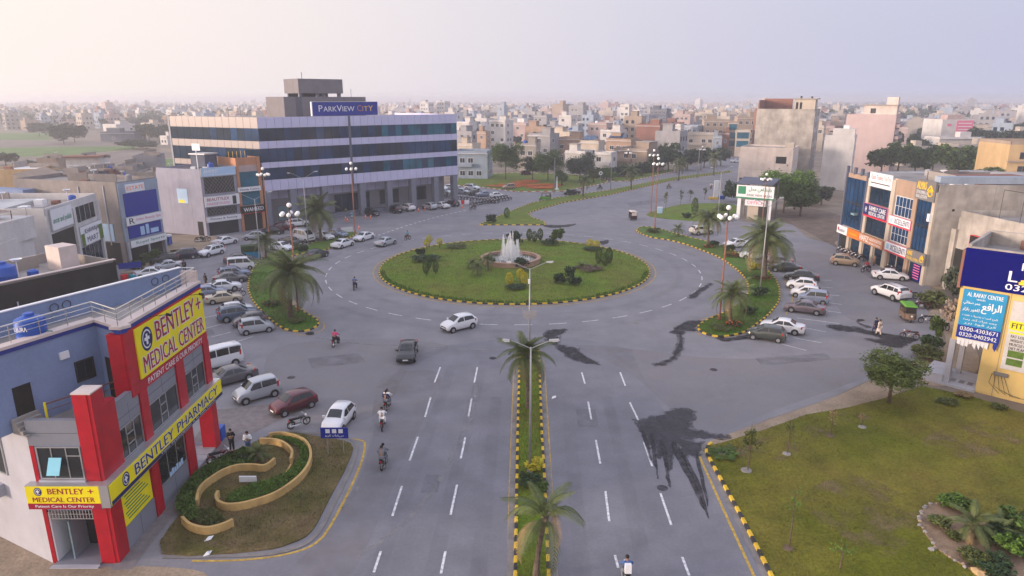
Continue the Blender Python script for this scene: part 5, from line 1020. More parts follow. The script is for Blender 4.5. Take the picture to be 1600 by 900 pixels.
for o in [q for q in COL.objects if q.get('category') and q.parent is None]:
    nm = o.name.split('.')[0]
    if nm == 'grocery_shop': clutter(o, -76, -59, 82, 92, 10.6, 12); inner_walls(o, -76, -62, 82, 92, 10.6, 4)
    elif nm == 'plastered_shop_building': clutter(o, -70, -59, 104, 108, 11.8, 7); inner_walls(o, -71, -60, 104.5, 106, 11.8, 3)
    elif nm == 'black_walled_house': clutter(o, -46, -42, 53, 62, 8.3, 5)
    elif nm == 'terraced_house': clutter(o, -66, -54, 66.6, 68.5, 9.2, 5); clutter(o, -70, -58, 72, 74, 13.0, 4)
    elif nm == 'white_shop_building': clutter(o, -61, -55, 127, 131, 11.3, 6)
    elif nm == 'low_house':
        w = [ch for ch in o.children if ch.name.startswith('wall')][0]; vs_ = [v.co for v in w.data.vertices]
        xs = [v.x for v in vs_]; ys = [v.y for v in vs_]; zt = max(v.z for v in vs_); clutter(o, min(xs) + 2.5, max(xs) - 2.5, min(ys) + 2.5, max(ys) - 2.5, zt, 4); inner_walls(o, min(xs) + 2.5, max(xs) - 4, min(ys) + 2, max(ys) - 4, zt, 2)
    elif nm in ('billboard_building',): clutter(o, 44, 48, 53, 58, 11.4, 6)
    elif nm == 'shop_row': clutter(o, 58, 74, 91, 110, 12.4, 16); inner_walls(o, 60, 72, 92, 106, 12.4, 5)
    elif nm in ('unfinished_tower',): clutter(o, 76, 84, 202, 208, 20.6, 5)
# ================================================================== VEGETATION
NR = np.random.default_rng(4)
def quads_mesh(name, C, U, V, m_, extra=None):
    n = len(C); co = np.empty((n, 4, 3), np.float32)
    co[:, 0] = C - U - V; co[:, 1] = C + U - V; co[:, 2] = C + U * .6 + V; co[:, 3] = C - U * .6 + V
    me = bpy.data.meshes.new(name); me.vertices.add(4 * n); me.loops.add(4 * n); me.polygons.add(n)
    me.vertices.foreach_set('co', co.ravel()); me.loops.foreach_set('vertex_index', np.arange(4 * n, dtype=np.int32))
    me.polygons.foreach_set('loop_start', np.arange(0, 4 * n, 4, dtype=np.int32)); me.polygons.foreach_set('loop_total', np.full(n, 4, np.int32))
    me.materials.append(MT(m_)); me.update(calc_edges=True); return me
def rvec(n):
    v = NR.normal(size=(n, 3)); return v / np.linalg.norm(v, axis=1)[:, None]
def leaf_cloud(name, C, size, m_, up=.3, aspect=.6):
    n = len(C); a = rvec(n); b = rvec(n); b[:, 2] += up
    u = np.cross(a, b); u /= np.linalg.norm(u, axis=1)[:, None] + 1e-9
    v = np.cross(u, a); v /= np.linalg.norm(v, axis=1)[:, None] + 1e-9
    s = (size * NR.uniform(.6, 1.25, n))[:, None]
    return quads_mesh(name, C, u * s * aspect, v * s, m_)
def crown_pts(n, lobes=7, clump=40, spread=.62, flat=1.0, inner=.35):
    """leaf centres of a unit crown: clumps on several uneven lobes"""
    L = [(0, 0, 0, .62)]
    for k in range(lobes):
        t = 2 * math.pi * k / lobes + NR.uniform(-.4, .4); r = NR.uniform(.35, spread); z = NR.uniform(-.45, .55)
        L.append((r * math.cos(t), r * math.sin(t), z, NR.uniform(.30, .48)))
    L = np.array(L); nc = n // clump
    k = NR.integers(0, len(L), nc); d = rvec(nc); d[:, 2] = np.abs(d[:, 2]) * np.where(NR.random(nc) < .6, 1, -1)
    rr = L[k, 3] * np.where(NR.random(nc) < inner, NR.uniform(.3, .8, nc), NR.uniform(.85, 1.08, nc))
    cc = L[k, :3] + d * rr[:, None]
    P = np.repeat(cc, clump, axis=0) + NR.normal(size=(nc * clump, 3)) * np.repeat(NR.uniform(.05, .11, nc), clump)[:, None]
    P[:, 2] *= flat; return P
_CR = {}
def crown(kind, m_, i):
    k = (kind, m_, i)
    if k not in _CR:
        if kind == 'tree': C = crown_pts(3600, 8, 24); s = .075
        elif kind == 'fine': C = crown_pts(12000, 10, 26, .66); s = .036
        elif kind == 'far': C = crown_pts(1000, 6, 18); s = .14
        elif kind == 'bush': C = crown_pts(1600, 6, 16, .5, .85); s = .10
        elif kind == 'capsule':
            d = rvec(900); C = d * NR.uniform(.86, 1.03, 900)[:, None] * np.array([1, 1, 1]); s = .10
        elif kind == 'pad': C = crown_pts(1300, 9, 12, .8, .55); s = .085
        _CR[k] = leaf_cloud('crown', C.astype(np.float32), s, m_)
    return _CR[k]
def tree(base, h, rx, rz, m_, label, kind='tree', trunk=.16, group=None, lean=0, name='tree', cat='tree', var=None):
    t = empty(name, label, cat, base, random.uniform(0, 6.28), group)
    m = MB(); top = h - rz * 1.15; n = 4
    m.tube([(0, 0, -.05), (lean * .3, .03, top * .5), (lean, 0, top + rz * .35)], [trunk, trunk * .75, trunk * .45], 7)
    for k in range(5):
        a = k * 1.26 + random.uniform(-.3, .3); r = rx * random.uniform(.45, .7)
        z1 = h - rz + random.uniform(-.2, .45) * rz
        m.tube([(lean * .8, 0, top * random.uniform(.75, 1)), (r * .5 * math.cos(a), r * .5 * math.sin(a), (top + z1) / 2 + .1), (r * math.cos(a), r * math.sin(a), z1)], [trunk * .5, trunk * .35, trunk * .15], 5)
    m.build('trunk', 'bark', t, smooth=True)
    o = link('crown', crown(kind, m_, var if var is not None else random.randrange(4)), t, (lean, 0, h - rz)); o.scale = (rx, rx, rz); o.rotation_euler = (0, 0, random.uniform(0, 6.28))
    return t
def ground_z(p):
    d = (Vector(p[:2]) - RC).length / RR
    if d > 1: return .14
    pr = [(1, .14), (.9, .30), (.7, .48), (.4, .62), (0, .62)]
    for (a, za), (b, zb) in zip(pr, pr[1:]):
        if d >= b: return za + (zb - za) * (a - d) / (a - b)
    return .62
def bush(px, py, rx, rz, m_, label, kind='bush', stem=0.0, name='shrub', group=None, z=None, flowers=None, world=None):
    p = Vector(world) if world is not None else G(px, py); p.z = ground_z(p) if z is None else z
    t = empty(name, label, 'shrub', p, random.uniform(0, 6), group)
    c = link('crown', crown(kind, m_, random.randrange(3)), t, (0, 0, stem + rz * .92)); c.scale = (rx, rx, rz)
    if stem: MB().tube([(0, 0, -.03), (.02, 0, stem + rz * .4)], [.06, .04], 6).build('stem', 'bark', t)
    if flowers:
        q = rvec(90) * np.array([rx, rx, rz]) + np.array([0, 0, stem + rz * .92]); link('flowers', leaf_cloud('flowers', q, .07, flowers), t)
    return t
# ---- palms
def frond_mesh(key, droop, m_):
    m = MB(); N = 22; pts = []
    for i in range(N + 1):
        s = i / N; a = -droop * s * s
        pts.append(Vector((s * math.cos(a * .55), 0, s * math.sin(a * .55) * 1.0 + .10 * math.sin(math.pi * min(1, s * 1.2)))))
    for i in range(0, N, 3): m.tube([pts[i], pts[min(i + 3, N)]], [.012 * (1 - i / N) + .003, .012 * (1 - (i + 3) / N) + .002 if i + 3 < N else .002], 4, caps=False)
    for i in range(3, N + 1):
        s = i / N; L = .27 * math.sin(math.pi * (.12 + .80 * s)) + .05
        d = (pts[min(i + 1, N)] - pts[i - 1]).normalized()
        for sd in (-1, 1):
            for q in (0, .5):
                p = pts[i] - d * q / N; out = Vector((d.x * .75, sd * .85, d.z * .6 - .28 - .3 * droop * s + random.uniform(-.12, .12))).normalized()
                w = d * .0095; e = p + out * L * random.uniform(.85, 1.1); e.z -= L * .22
                mid = p + out * L * .55
                m.add([p - w, p + w, mid + w * .9, mid - w * .9, e], [(0, 1, 2, 3), (3, 2, 4)])
    return m.mesh('frond', m_)
_FR = {}
def frond(i, m_='palm'):
    if (i, m_) not in _FR: _FR[(i, m_)] = frond_mesh(i, (.5, .95, 1.4)[i], m_)
    return _FR[(i, m_)]
def palm(base, h, L, n, label, trunk=.2, lean=(0, 0), dry=3, group=None, name='palm_tree', skirt=True):
    t = empty(name, label, 'palm', base, 0, group); m = MB()
    if lean == (0, 0): lean = (random.uniform(-.08, .08) * h, random.uniform(-.05, .05) * h)
    tilt = random.uniform(-.12, .12); n = int(n * random.uniform(.8, 1.1))
    K = max(6, int(h / .28)); pts = []; rad = []
    for i in range(K + 1):
        s = i / K; pts.append((lean[0] * s * s, lean[1] * s * s, h * s - .03)); rad.append(trunk * (1.25 - .4 * min(1, s * 3)) * (1 + .13 * (i % 2)) * (1.0 + .35 * max(0, s - .82) / .18))
    m.tube(pts, rad, 9).build('trunk', 'palmbark', t)
    for k in range(n):
        s = k / n; pitch = R(80 - 112 * s ** .9 + random.uniform(-14, 14)) + tilt * math.cos(k * 2.4); yaw = k * 2.39996 + random.uniform(-.2, .2)
        v = 0 if s < .35 else (1 if s < .75 else 2); dr = k >= n - dry
        o = link('frond', frond(2 if dr else v, 'palm_dry' if dr else 'palm'), t, (lean[0] + .08 * math.cos(yaw), lean[1] + .08 * math.sin(yaw), h + .05 - .25 * s))
        o.rotation_euler = (random.uniform(-.25, .25), -pitch, yaw); sc = L * random.uniform(.85, 1.1) * (.75 if s < .12 else 1); o.scale = (sc, sc, sc)
    return t
def gz(px, py, z=.14): p = G(px, py); p.z = z; return p
palm(gz(455, 498), 5.0, 4.1, 46, 'big drooping palm on the left island beside the rust red lamp post', .27)
palm(gz(502, 378), 5.2, 3.9, 42, 'full palm on the upper left island in front of the glass office', .24)
palm(gz(1140, 507), 3.2, 2.5, 34, 'short palm at the near tip of the right island', .2)
palm(gz(1194, 437), 5.4, 4.1, 44, 'large spreading palm in the middle of the right island', .25)
palm(gz(1106, 385), 4.6, 2.9, 34, 'drooping palm on the right island near the parked off-roader', .18)
palm(gz(1059, 370), 1.3, 1.5, 20, 'small young palm near the far tip of the right island', .13, dry=0)
palm(gz(838, 905), 3.4, 2.4, 15, 'leaning palm at the bottom of the median with dry lower fronds', .16, (.45, .3), 2)
palm(gz(825, 640), 4.6, 2.3, 30, 'slender palm in the middle of the median behind the lamp', .17)
palm(gz(416, 404), 2.6, 2.2, 28, 'bushy palm by the left car park lamp', .18)
palm(gz(911, 308), 4.0, 2.6, 26, 'palm on the upper median nearest the roundabout', .2, group='palms along the upper median')
palm(gz(986, 296), 4.8, 2.9, 28, 'second palm on the upper median', .2, group='palms along the upper median')
palm(gz(1060, 283), 5.0, 2.9, 26, 'third palm on the upper median', .2, group='palms along the upper median')
palm(gz(1115, 274), 5.2, 3.0, 26, 'fourth and farthest palm on the upper median', .2, group='palms along the upper median')
for px, py, h, L, lab in [(746, 437, 1.2, 1.3, 'left one of the two small palms in front of the fountain'), (763, 429, 1.5, 1.4, 'right one of the two small palms in front of the fountain'), (738, 426, .7, 1.1, 'dark low palm left of the fountain')]:
    p = G(px, py); p.z = ground_z(p); palm(p, h, L, 22, lab, .12, dry=0)
p = gz(1518, 845); palm(p, .9, 1.5, 22, 'fan of palm leaves in the sandy bed at lower right', .15, dry=1)
p = gz(1556, 848); palm(p, .5, 1.3, 16, 'dark low palm at the right of the sandy bed', .13, dry=0)
palm(gz(405, 722, .45), .25, .95, 22, 'spiky green agave inside the curved planter', .15, dry=0, name='agave')
for px, py, L, lab in [(909, 424, 1.1, 'yellow green spiky agave right of the fountain'), (930, 425, .8, 'smaller yellow green agave right of the fountain'), (535, 371, 1.2, 'spiky bush at the upper end of the left island')]:
    p = G(px, py); p.z = ground_z(p); palm(p, .15, L, 20, lab, .1, dry=1 if px == 535 else 0, name='agave')
# ---- roundabout topiary
BU = [(667, 393, .55, .5, 'leaf_yellow', 'capsule', .7, 'low golden ball topiary at the left of the roundabout'), (671, 387, .55, .6, 'leaf_yellow', 'capsule', .8, 'taller golden ball topiary at the left of the roundabout'), (687, 391, .5, .5, 'leaf_yellow', 'capsule', .7, 'single golden ball topiary left of the pale shrub'), (657, 403, 1.0, .75, 'leaf_dark', 'bush', 0, 'dark round shrub at the left of the roundabout'), (663, 412, 2.3, .55, 'leaf_dark', 'pad', 0, 'wide dark shrub bed at the left of the roundabout'), (666, 436, .45, .95, 'leaf', 'capsule', .35, 'left green column topiary, nearer of its pair'), (670, 428, .48, 1.0, 'leaf', 'capsule', .35, 'left green column topiary, farther of its pair'), (681, 434, .42, .85, 'leaf', 'capsule', .35, 'lone green column topiary left of the small palms'), (712, 391, 1.7, .4, 'leaf_olive', 'pad', 0, 'pale low shrub patch behind the golden topiaries'),
      (796, 453, .5, .8, 'leaf_yellow', 'capsule', .3, 'golden topiary at the front of the roundabout, left of three'), (813, 446, .55, .65, 'leaf_yellow', 'capsule', .5, 'golden topiary at the front of the roundabout, middle of three'), (819, 452, .5, .8, 'leaf_yellow', 'capsule', .3, 'golden topiary at the front of the roundabout, right of three'), (808, 456, 1.5, .32, 'leaf_dark', 'pad', 0, 'dark low bed under the three golden topiaries'), (874, 448, 1.0, .8, 'leaf_dark', 'bush', 0, 'dark round shrub right of the front lamp, left of the group'), (891, 442, .9, 1.0, 'leaf_dark', 'bush', .1, 'tall dark shrub at the back of the right front group'), (897, 450, 1.2, .7, 'leaf_dark', 'bush', 0, 'dark round shrub at the right of the front group'), (921, 427, 1.9, .3, 'soil', 'pad', 0, 'dark mulch bed under the spiky agaves'),
      (935, 417, .5, 1.25, 'leaf', 'capsule', .1, 'tall green column topiary at the right of the roundabout'), (945, 420, .55, 1.0, 'leaf', 'capsule', .1, 'green column topiary in front of the right pair'), (951, 416, .55, 1.2, 'leaf', 'capsule', .1, 'green column topiary at the far right of the trio'), (922, 389, .6, .55, 'leaf_yellow', 'capsule', .3, 'left golden ball in the back right bed'), (932, 390, .6, .55, 'leaf_yellow', 'capsule', .2, 'right golden ball in the back right bed'), (926, 395, 1.7, .4, 'leaf_dark', 'pad', 0, 'dark bed under the back right golden balls'), (827, 379, .5, 1.0, 'leaf', 'capsule', .2, 'left of three green columns behind the fountain'), (835, 382, .5, .9, 'leaf', 'capsule', .2, 'middle of three green columns behind the fountain'), (844, 379, .5, 1.0, 'leaf', 'capsule', .3, 'right of three green columns behind the fountain'), (870, 384, 1.5, 1.4, 'leaf', 'bush', .2, 'large weeping bush behind the fountain at right'), (858, 387, 1.6, .6, 'leaf_dark', 'pad', 0, 'dark bed under the weeping bush'), (804, 384, 1.5, 1.2, 'leaf_dark', 'bush', 0, 'dark bush behind the fountain jets'), (762, 417, 1.3, .6, 'leaf_dark', 'bush', 0, 'dark bush touching the fountain wall at left'), (814, 424, 1.3, .8, 'leaf_dark', 'bush', 0, 'dark bush touching the fountain wall in front'), (820, 431, .8, .35, 'leaf_olive', 'pad', 0, 'small olive tuft below the fountain wall')]
for px, py, rx, rz, m_, kd, st, lab in BU: bush(px, py, rx, rz, m_, lab, kd, st)
# ---- island plants
for px, py, rx, rz, m_, kd, lab, fl in [(425, 478, 1.1, .35, 'leaf_dark', 'pad', 'orange flower patch under the big left palm', 'flower'), (465, 505, 1.0, .3, 'leaf_olive', 'pad', 'pale low shrub at the foot of the big left palm', None), (474, 394, 1.0, .6, 'leaf_dark', 'bush', 'dark bush by the upper left island palm', None), (462, 390, 1.3, .5, 'leaf_olive', 'pad', 'olive ground shrub left of the upper island palm', None), (1125, 517, 1.2, .3, 'leaf_olive', 'pad', 'pale shrub patch at the near tip of the right island', None), (1146, 510, .9, .25, 'leaf_dark', 'pad', 'orange flowers beside the short right palm', 'flower'), (1172, 492, 1.0, .5, 'leaf_dark', 'bush', 'dark bush behind the short right palm', None), (1191, 437, 1.2, .3, 'leaf_dark', 'pad', 'ring of orange flowers at the large right palm', 'flower'), (1187, 465, 1.2, .8, 'leaf_dark', 'bush', 'dark bush at the foot of the right lamp', None), (1180, 422, 1.0, .6, 'leaf_yellow', 'bush', 'yellow green bush on the right island', None), (1143, 402, 1.2, .35, 'leaf_dark', 'pad', 'orange flowers in the middle of the right island', 'flower'), (1140, 394, 1.0, .7, 'leaf_dark', 'bush', 'spiky dark bush by the white car on the right', None), (1115, 387, 1.0, .7, 'leaf_dark', 'bush', 'dark leafy plant beside the drooping palm', None), (1106, 388, .8, .25, 'leaf_dark', 'pad', 'small orange flower ring at the drooping palm', 'flower'), (1022, 364, 1.4, .5, 'leaf_olive', 'bush', 'olive bush at the far tip of the right island', None),
      (768, 349, 1.3, 1.0, 'leaf_dark', 'bush', 'dark round bush on the upper median tip', None), (792, 341, .6, 1.1, 'leaf_bright', 'capsule', 'bright green column on the upper median tip', None), (889, 308, .8, 1.2, 'leaf_dark', 'bush', 'dark shrub on the upper median beside the dark car', None), (1085, 336, .7, 1.9, 'leaf', 'capsule', 'slim green topiary on the gate lawn', None), (1072, 341, 1.2, .6, 'leaf_dark', 'bush', 'dark bush on the gate lawn', None), (1105, 345, 1.8, .9, 'leaf', 'bush', 'wide green bush on the gate lawn', None), (1128, 335, 2.0, 1.3, 'leaf', 'bush', 'round green bush beside the gate posts', None), (833, 738, .75, .5, 'leaf_yellow', 'bush', 'golden shrub at the foot of the near median lamp', None), (828, 762, .9, .5, 'leaf_dark', 'bush', 'dark shrub below the golden median shrub', None), (846, 772, .5, .4, 'leaf', 'bush', 'green shrub beside the leaning median palm', None)]:
    bush(px, py, rx, rz, m_, lab, kd, flowers=fl, z=.14)
for i, (px, py, rx, rz, m_) in enumerate([(795, 291, 5.0, .25, 'flower'), (850, 292, 5.5, .25, 'flower'), (822, 285, 4, .2, 'flower')]): bush(px, py, rx, rz, m_, ['left', 'right', 'rear'][i] + ' orange flower bed on the park lawn', 'pad', z=.1, name='flower_bed')
# right edge shrubs by the shops
for px, py, rx, rz, m_, lab in [(1455, 478, 2.2, 1.2, 'leaf_olive', 'olive bush in front of the annexe shop'), (1487, 470, 1.6, 2.6, 'leaf_grey', 'grey green bush at the corner of the annexe shop'), (1490, 515, 1.4, 2.0, 'h_tan', 'dry brown bush behind the billboard building'), (1455, 545, 1.3, .9, 'leaf_dark', 'dark shrub right of the parked motorcycles'), (1462, 535, .8, 1.6, 'leaf', 'leafy plant beside the billboard building porch'), (1447, 560, 1.8, .7, 'leaf_olive', 'weedy patch below the parked motorcycles'), (1480, 632, .9, .3, 'leaf_olive', 'dry weeds in front of the porch'), (1505, 622, .8, .3, 'palm_dry', 'straw coloured weeds below the porch'), (1560, 640, .8, .3, 'leaf_olive', 'weeds along the yellow wall'), (238, 408, 1.8, .9, 'leaf', 'bush under the blue shop posters on the left'), (215, 420, 1.6, .8, 'leaf_dark', 'dark bush at the corner of the plastered shop'), (1147, 316, 3.4, 3.2, 'leaf_dark', 'large dark round bush left of the gate'), (276, 398, 1.1, .5, 'leaf_olive', 'dry shrub on the verge by the white shop building')]:
    bush(px, py, rx, rz, m_, lab, z=.02)
# sandy bed, lower right
BED = pts_smooth(GP([(1440, 830), (1436, 812), (1447, 795), (1475, 788), (1500, 793), (1530, 815), (1560, 850), (1600, 880), (1660, 905), (1600, 925), (1540, 905), (1500, 885), (1465, 862)]), 4)
bed_obj = MB().prism([tuple(p) for p in BED], .1, .2).build('sandy_bed', 'sandbed', label='sandy planting bed in the lower right lawn', cat='flower bed', kind='structure')
for px, py, rx, rz, m_, lab in [(1480, 795, .9, .5, 'leaf_bright', 'bright green clump at the top of the sandy bed'), (1500, 800, 1.0, .5, 'leaf', 'green clump behind the palm fan'), (1466, 825, .8, .35, 'leaf_olive', 'low weedy plant on the sandy bed'), (1490, 845, .5, .25, 'leaf_olive', 'tiny weed in the middle of the sandy bed'), (1520, 882, .8, .45, 'leaf_olive', 'yellow flecked bush at the front of the sandy bed'), (1560, 855, 1.0, .7, 'leaf_dark', 'dark bush at the right of the sandy bed, nearest'), (1585, 840, 1.3, .9, 'leaf', 'leafy bush at the right edge of the picture'), (1580, 868, 1.1, .7, 'leaf_bright', 'bright bush at the right edge below the leafy one'), (1550, 895, 1.2, .4, 'leaf_dark', 'dark creeping plant behind the painted rock')]:
    bush(px, py, rx, rz, m_, lab)
for i in range(0, len(BED), 1):
    q = BED[i]; bm = bmesh.new(); bmesh.ops.create_icosphere(bm, subdivisions=1, radius=random.uniform(.08, .17))
    for v in bm.verts: v.co *= random.uniform(.75, 1.2); v.co.z *= .7
    me = bpy.data.meshes.new('stone'); bm.to_mesh(me); bm.free(); me.materials.append(MT(random.choice(('concrete', 'dust', 'gutter')))); link('stone', me, bed_obj, (q.x + random.uniform(-.12, .12), q.y + random.uniform(-.12, .12), .2))
def rock(px, py, s, label, m_='concrete'):
    t = MB(); d = [Vector(v) for v in rvec(40)]
    bm = bmesh.new(); bmesh.ops.create_icosphere(bm, subdivisions=2, radius=s)
    for v in bm.verts: v.co *= 1 + .25 * math.sin(v.co.x * 9 / s + px) * math.cos(v.co.y * 5 / s); v.co.z *= .6
    me = bpy.data.meshes.new('rock'); bm.to_mesh(me); bm.free(); me.materials.append(MT(m_))
    return link('rock', me, None, gz(px, py), None, label=label, cat='rock')
rock(1531, 898, .42, 'rock painted yellow at the bottom right', 'h_yellow'); rock(1546, 893, .38, 'pale grey rock beside the yellow painted rock'); rock(1568, 899, .35, 'flat pale rock at the bottom right edge'); rock(1455, 862, .18, 'small stone at the lower edge of the sandy bed')
for i, (px, py, r) in enumerate([(1132, 711, .42), (1166, 738, .38), (1229, 712, .3), (1347, 670, .3), (1231, 860, .3), (1297, 684, .3)]):
    MB().lathe([(.01, .0), (r, .0), (r * .9, .06), (.01, .08)], 14, tuple(gz(px, py, .13))).build('stone_disc', 'concrete' if i in (0, 1, 2, 3) else 'soil', label=['round white manhole lid in the lawn', 'stone ring under the tall sapling', 'stone ring under the bare sapling', 'stones in the worn corner of the lawn', 'earth ring under the lower sapling', 'stone ring under the thin sapling by the road'][i], cat='stone ring')
bush(1132, 713, 1.0, .18, 'leaf', 'green ring of weeds round the white lid', 'pad')
mat('leaf_tree', (.085, .118, .026), .7, .4, 1.4, spec=.25, fine=.25)
mat('bare', (.20, .145, .075), .95, .3, 1.2, fine=.3, anoise=(-.35, .6, .5))
# ---- saplings and trees
def sapling(px, py, h, rx, m_, label, leaves=260, sc=.10):
    b = gz(px, py); t = empty('sapling', label, 'tree', b); m = MB(); m.tube([(0, 0, -.03), (.03, 0, h * .5), (-.02, .02, h)], [.05, .035, .015], 5)
    P = []
    for k in range(9):
        z = h * random.uniform(.5, .95); a = random.uniform(0, 6.28); L = rx * random.uniform(.4, 1) * (1.15 - z / h * .6); e = Vector((L * math.cos(a), L * math.sin(a), z + L * .35)); m.tube([(0, 0, z), e], [.014, .005], 4); P += [e * random.uniform(.5, 1.05) + Vector((0, 0, z * .0)) for _ in range(1)]; P += [Vector((0, 0, z)).lerp(e, random.uniform(.3, 1.1)) for _ in range(5)]
    m.build('trunk', 'bark', t)
    C = np.repeat(np.array([list(p) for p in P]), max(1, leaves // len(P)), axis=0); C = C + NR.normal(size=C.shape) * .11
    link('crown', leaf_cloud('crown', C, sc, m_), t); return t
sapling(1168, 738, 3.5, 1.0, 'leaf_olive', 'tall thin sapling with a light crown beside the white lid', 420, .075)
sapling(1230, 711, 2.4, .5, 'leaf_olive', 'nearly bare sapling at the worn lawn edge', 160, .06); sapling(1297, 683, 2.0, .5, 'palm_dry', 'thin bare sapling near the road corner', 140, .06)
sapling(1232, 860, 3.6, .8, 'leaf_bright', 'spindly sapling with sparse leaves in the lower lawn', 160, .06); sapling(1312, 892, 1.6, .8, 'leaf_bright', 'young sparse sapling at the bottom of the lawn', 160, .05); sapling(1345, 668, 1.0, .3, 'palm_dry', 'tiny twig sapling near the worn corner', 30, .05)
sapling(470, 795, 1.1, .35, 'leaf', 'tiny sapling on the worn grass plot', 60, .05)
for i, (px, py, h) in enumerate([(1040, 330, 4.2), (1063, 322, 3.6), (1078, 316, 3.0), (1101, 313, 2.8), (958, 318, 3.4)]):
    if i < 4: sapling(px, py, h, 1.0, 'leaf_olive', 'thin young tree by the upper road, %s from the left' % ['first', 'second', 'third', 'fourth'][i], 120, .14)
tree(gz(1388, 632, .1), 4.45, 2.65, 1.6, 'leaf_tree', 'round crowned tree standing at the corner of the wide lawn', 'fine', .16, var=0)
TR = [(790, 281, 11.5, 5.2, 4.6, 'leaf', 'tall full tree nearest the glass office', 'fine'), (856, 283, 9.6, 5.0, 4.0, 'leaf', 'broad green tree second from the glass office', 'fine'), (832, 281, 6.8, 3.2, 2.6, 'leaf_dark', 'dark smaller tree left of the broad green tree', 'tree'), (906, 284, 8.8, 4.9, 4.0, 'leaf_grey', 'dark grey green tree on the park lawn', 'fine'), (878, 290, 4.6, 2.2, 1.9, 'leaf', 'small round tree by the white post', 'tree'), (927, 286, 4.4, 2.3, 1.8, 'leaf_olive', 'pale olive tree right of the dark tree', 'tree'), (948, 281, 4.0, 3.0, 2.0, 'leaf_bright', 'bright bushy tree before the white house', 'tree'), (975, 277, 4.2, 3.2, 1.8, 'leaf_dark', 'dark hedge tree behind the second upper palm', 'tree'), (1003, 275, 4.4, 3.2, 1.9, 'leaf_dark', 'dark hedge tree at the middle of the grass strip', 'tree'), (1044, 268, 9.6, 4.4, 4.2, 'leaf_dark', 'pointed dark tree above the grass strip', 'tree'), (1026, 270, 6.2, 3.0, 2.5, 'leaf_dark', 'dark tree left of the pointed tree', 'tree'), (1074, 266, 7.4, 4.2, 3.0, 'leaf_dark', 'dark tree behind the third upper palm', 'tree'), (1100, 262, 7.0, 4.2, 2.9, 'leaf_dark', 'dark tree before the cream house by the upper road', 'tree'), (1126, 259, 6.6, 4.4, 2.7, 'leaf_dark', 'last dark tree along the upper road', 'tree'), (1224, 333, 9.6, 6.4, 4.0, 'leaf_bright', 'big bright green tree behind the gate', 'fine'), (1250, 338, 7.0, 4.0, 3.0, 'leaf', 'green tree at the right of the gate tree', 'tree'), (1262, 322, 4.6, 3.0, 2.0, 'leaf_grey', 'grey green tree by the rubble plot', 'tree'), (1283, 320, 5.0, 2.8, 2.2, 'leaf_grey', 'second grey green tree by the rubble plot', 'tree'), (1333, 292, 3.4, 2.6, 1.6, 'leaf_dark', 'small round tree at the foot of the pink tower', 'tree')]
for px, py, h, rx, rz, m_, lab, kd in TR: tree(gz(px, py, .05), h, rx, rz, m_, lab, kd, .22, name='tree')
TR2 = [(1378, 212, 11, 5.5, 'leaf', 'tree touching the right side of the pink tower'), (1405, 225, 11, 6, 'leaf', 'dark tree between the pink tower and the poster house'), (1430, 205, 12, 6, 'leaf', 'round tree in front of the cream villa'), (1486, 195, 12.5, 7.5, 'leaf', 'broad dark tree behind the long warehouse, left half'), (1516, 205, 12.5, 7.5, 'leaf', 'broad dark tree behind the long warehouse, right half'), (1548, 215, 11, 7, 'leaf', 'dark tree left of the ochre apartment block'), (1460, 240, 9, 5, 'leaf', 'green tree peeping over the poster villa'), (1530, 300, 12, 8, 'leaf_far', 'large hazy tree above the cream hall'), (1575, 285, 12, 8, 'leaf_far', 'hazy tree above the ochre apartment block'), (1500, 360, 12, 9, 'leaf_far', 'wide hazy tree far right, left one'), (1590, 350, 13, 9, 'leaf_far', 'wide hazy tree far right, edge one'), (1415, 180, 5, 4, 'leaf_grey', 'low grey tree over the warehouse roof, left'), (1442, 178, 4.5, 3.5, 'leaf_grey', 'low grey tree over the warehouse roof, right'), (1385, 330, 11, 7, 'leaf_far', 'hazy tree behind the pink tower'), (1560, 172, 8, 6, 'leaf', 'green tree in front of the ochre apartment block')]
for px, Y, h, rx, m_, lab in TR2: tree(Vector(((px - 800) / F_PX * (Y * CP + 20 * SP), Y, 0)), h, rx * .8, h * .38, m_, lab, 'tree', .3)
TR3 = [(98, 385, 10, 8, 'hazy tree clump beyond the fields, leftmost'), (115, 400, 11, 8, 'hazy tree clump beyond the fields, second'), (232, 420, 10, 8, 'hazy tree behind the pale field house'), (248, 400, 11, 7, 'hazy tree left of the glass office end'), (206, 350, 5, 8, 'low bushes before the dark yard building'), (40, 240, 4, 4, 'small tree behind the cream low house'), (55, 225, 4.5, 4, 'grey tree beside the tan hut'), (6, 260, 5, 5, 'dark tree at the far left edge'), (228, 345, 4, 7, 'low bushes right of the dark yard building'), (60, 470, 9, 9, 'hazy tree at the far edge of the fields')]
for px, Y, h, rx, lab in TR3: tree(Vector(((px - 800) / F_PX * (Y * CP + 20 * SP), Y, 0)), h, rx, h * .42, 'leaf_far', lab, 'tree', .25)
# hedge of small dark conifers behind the grass strip
for i in range(14):
    t = i / 13; bush(935 + 85 * t, 278 - 8 * t, 1.1, 1.5, 'leaf_dark', 'dark cypress in the clipped row along the far wall', 'capsule', 0, 'cypress', 'cypresses along the far wall', z=.1)
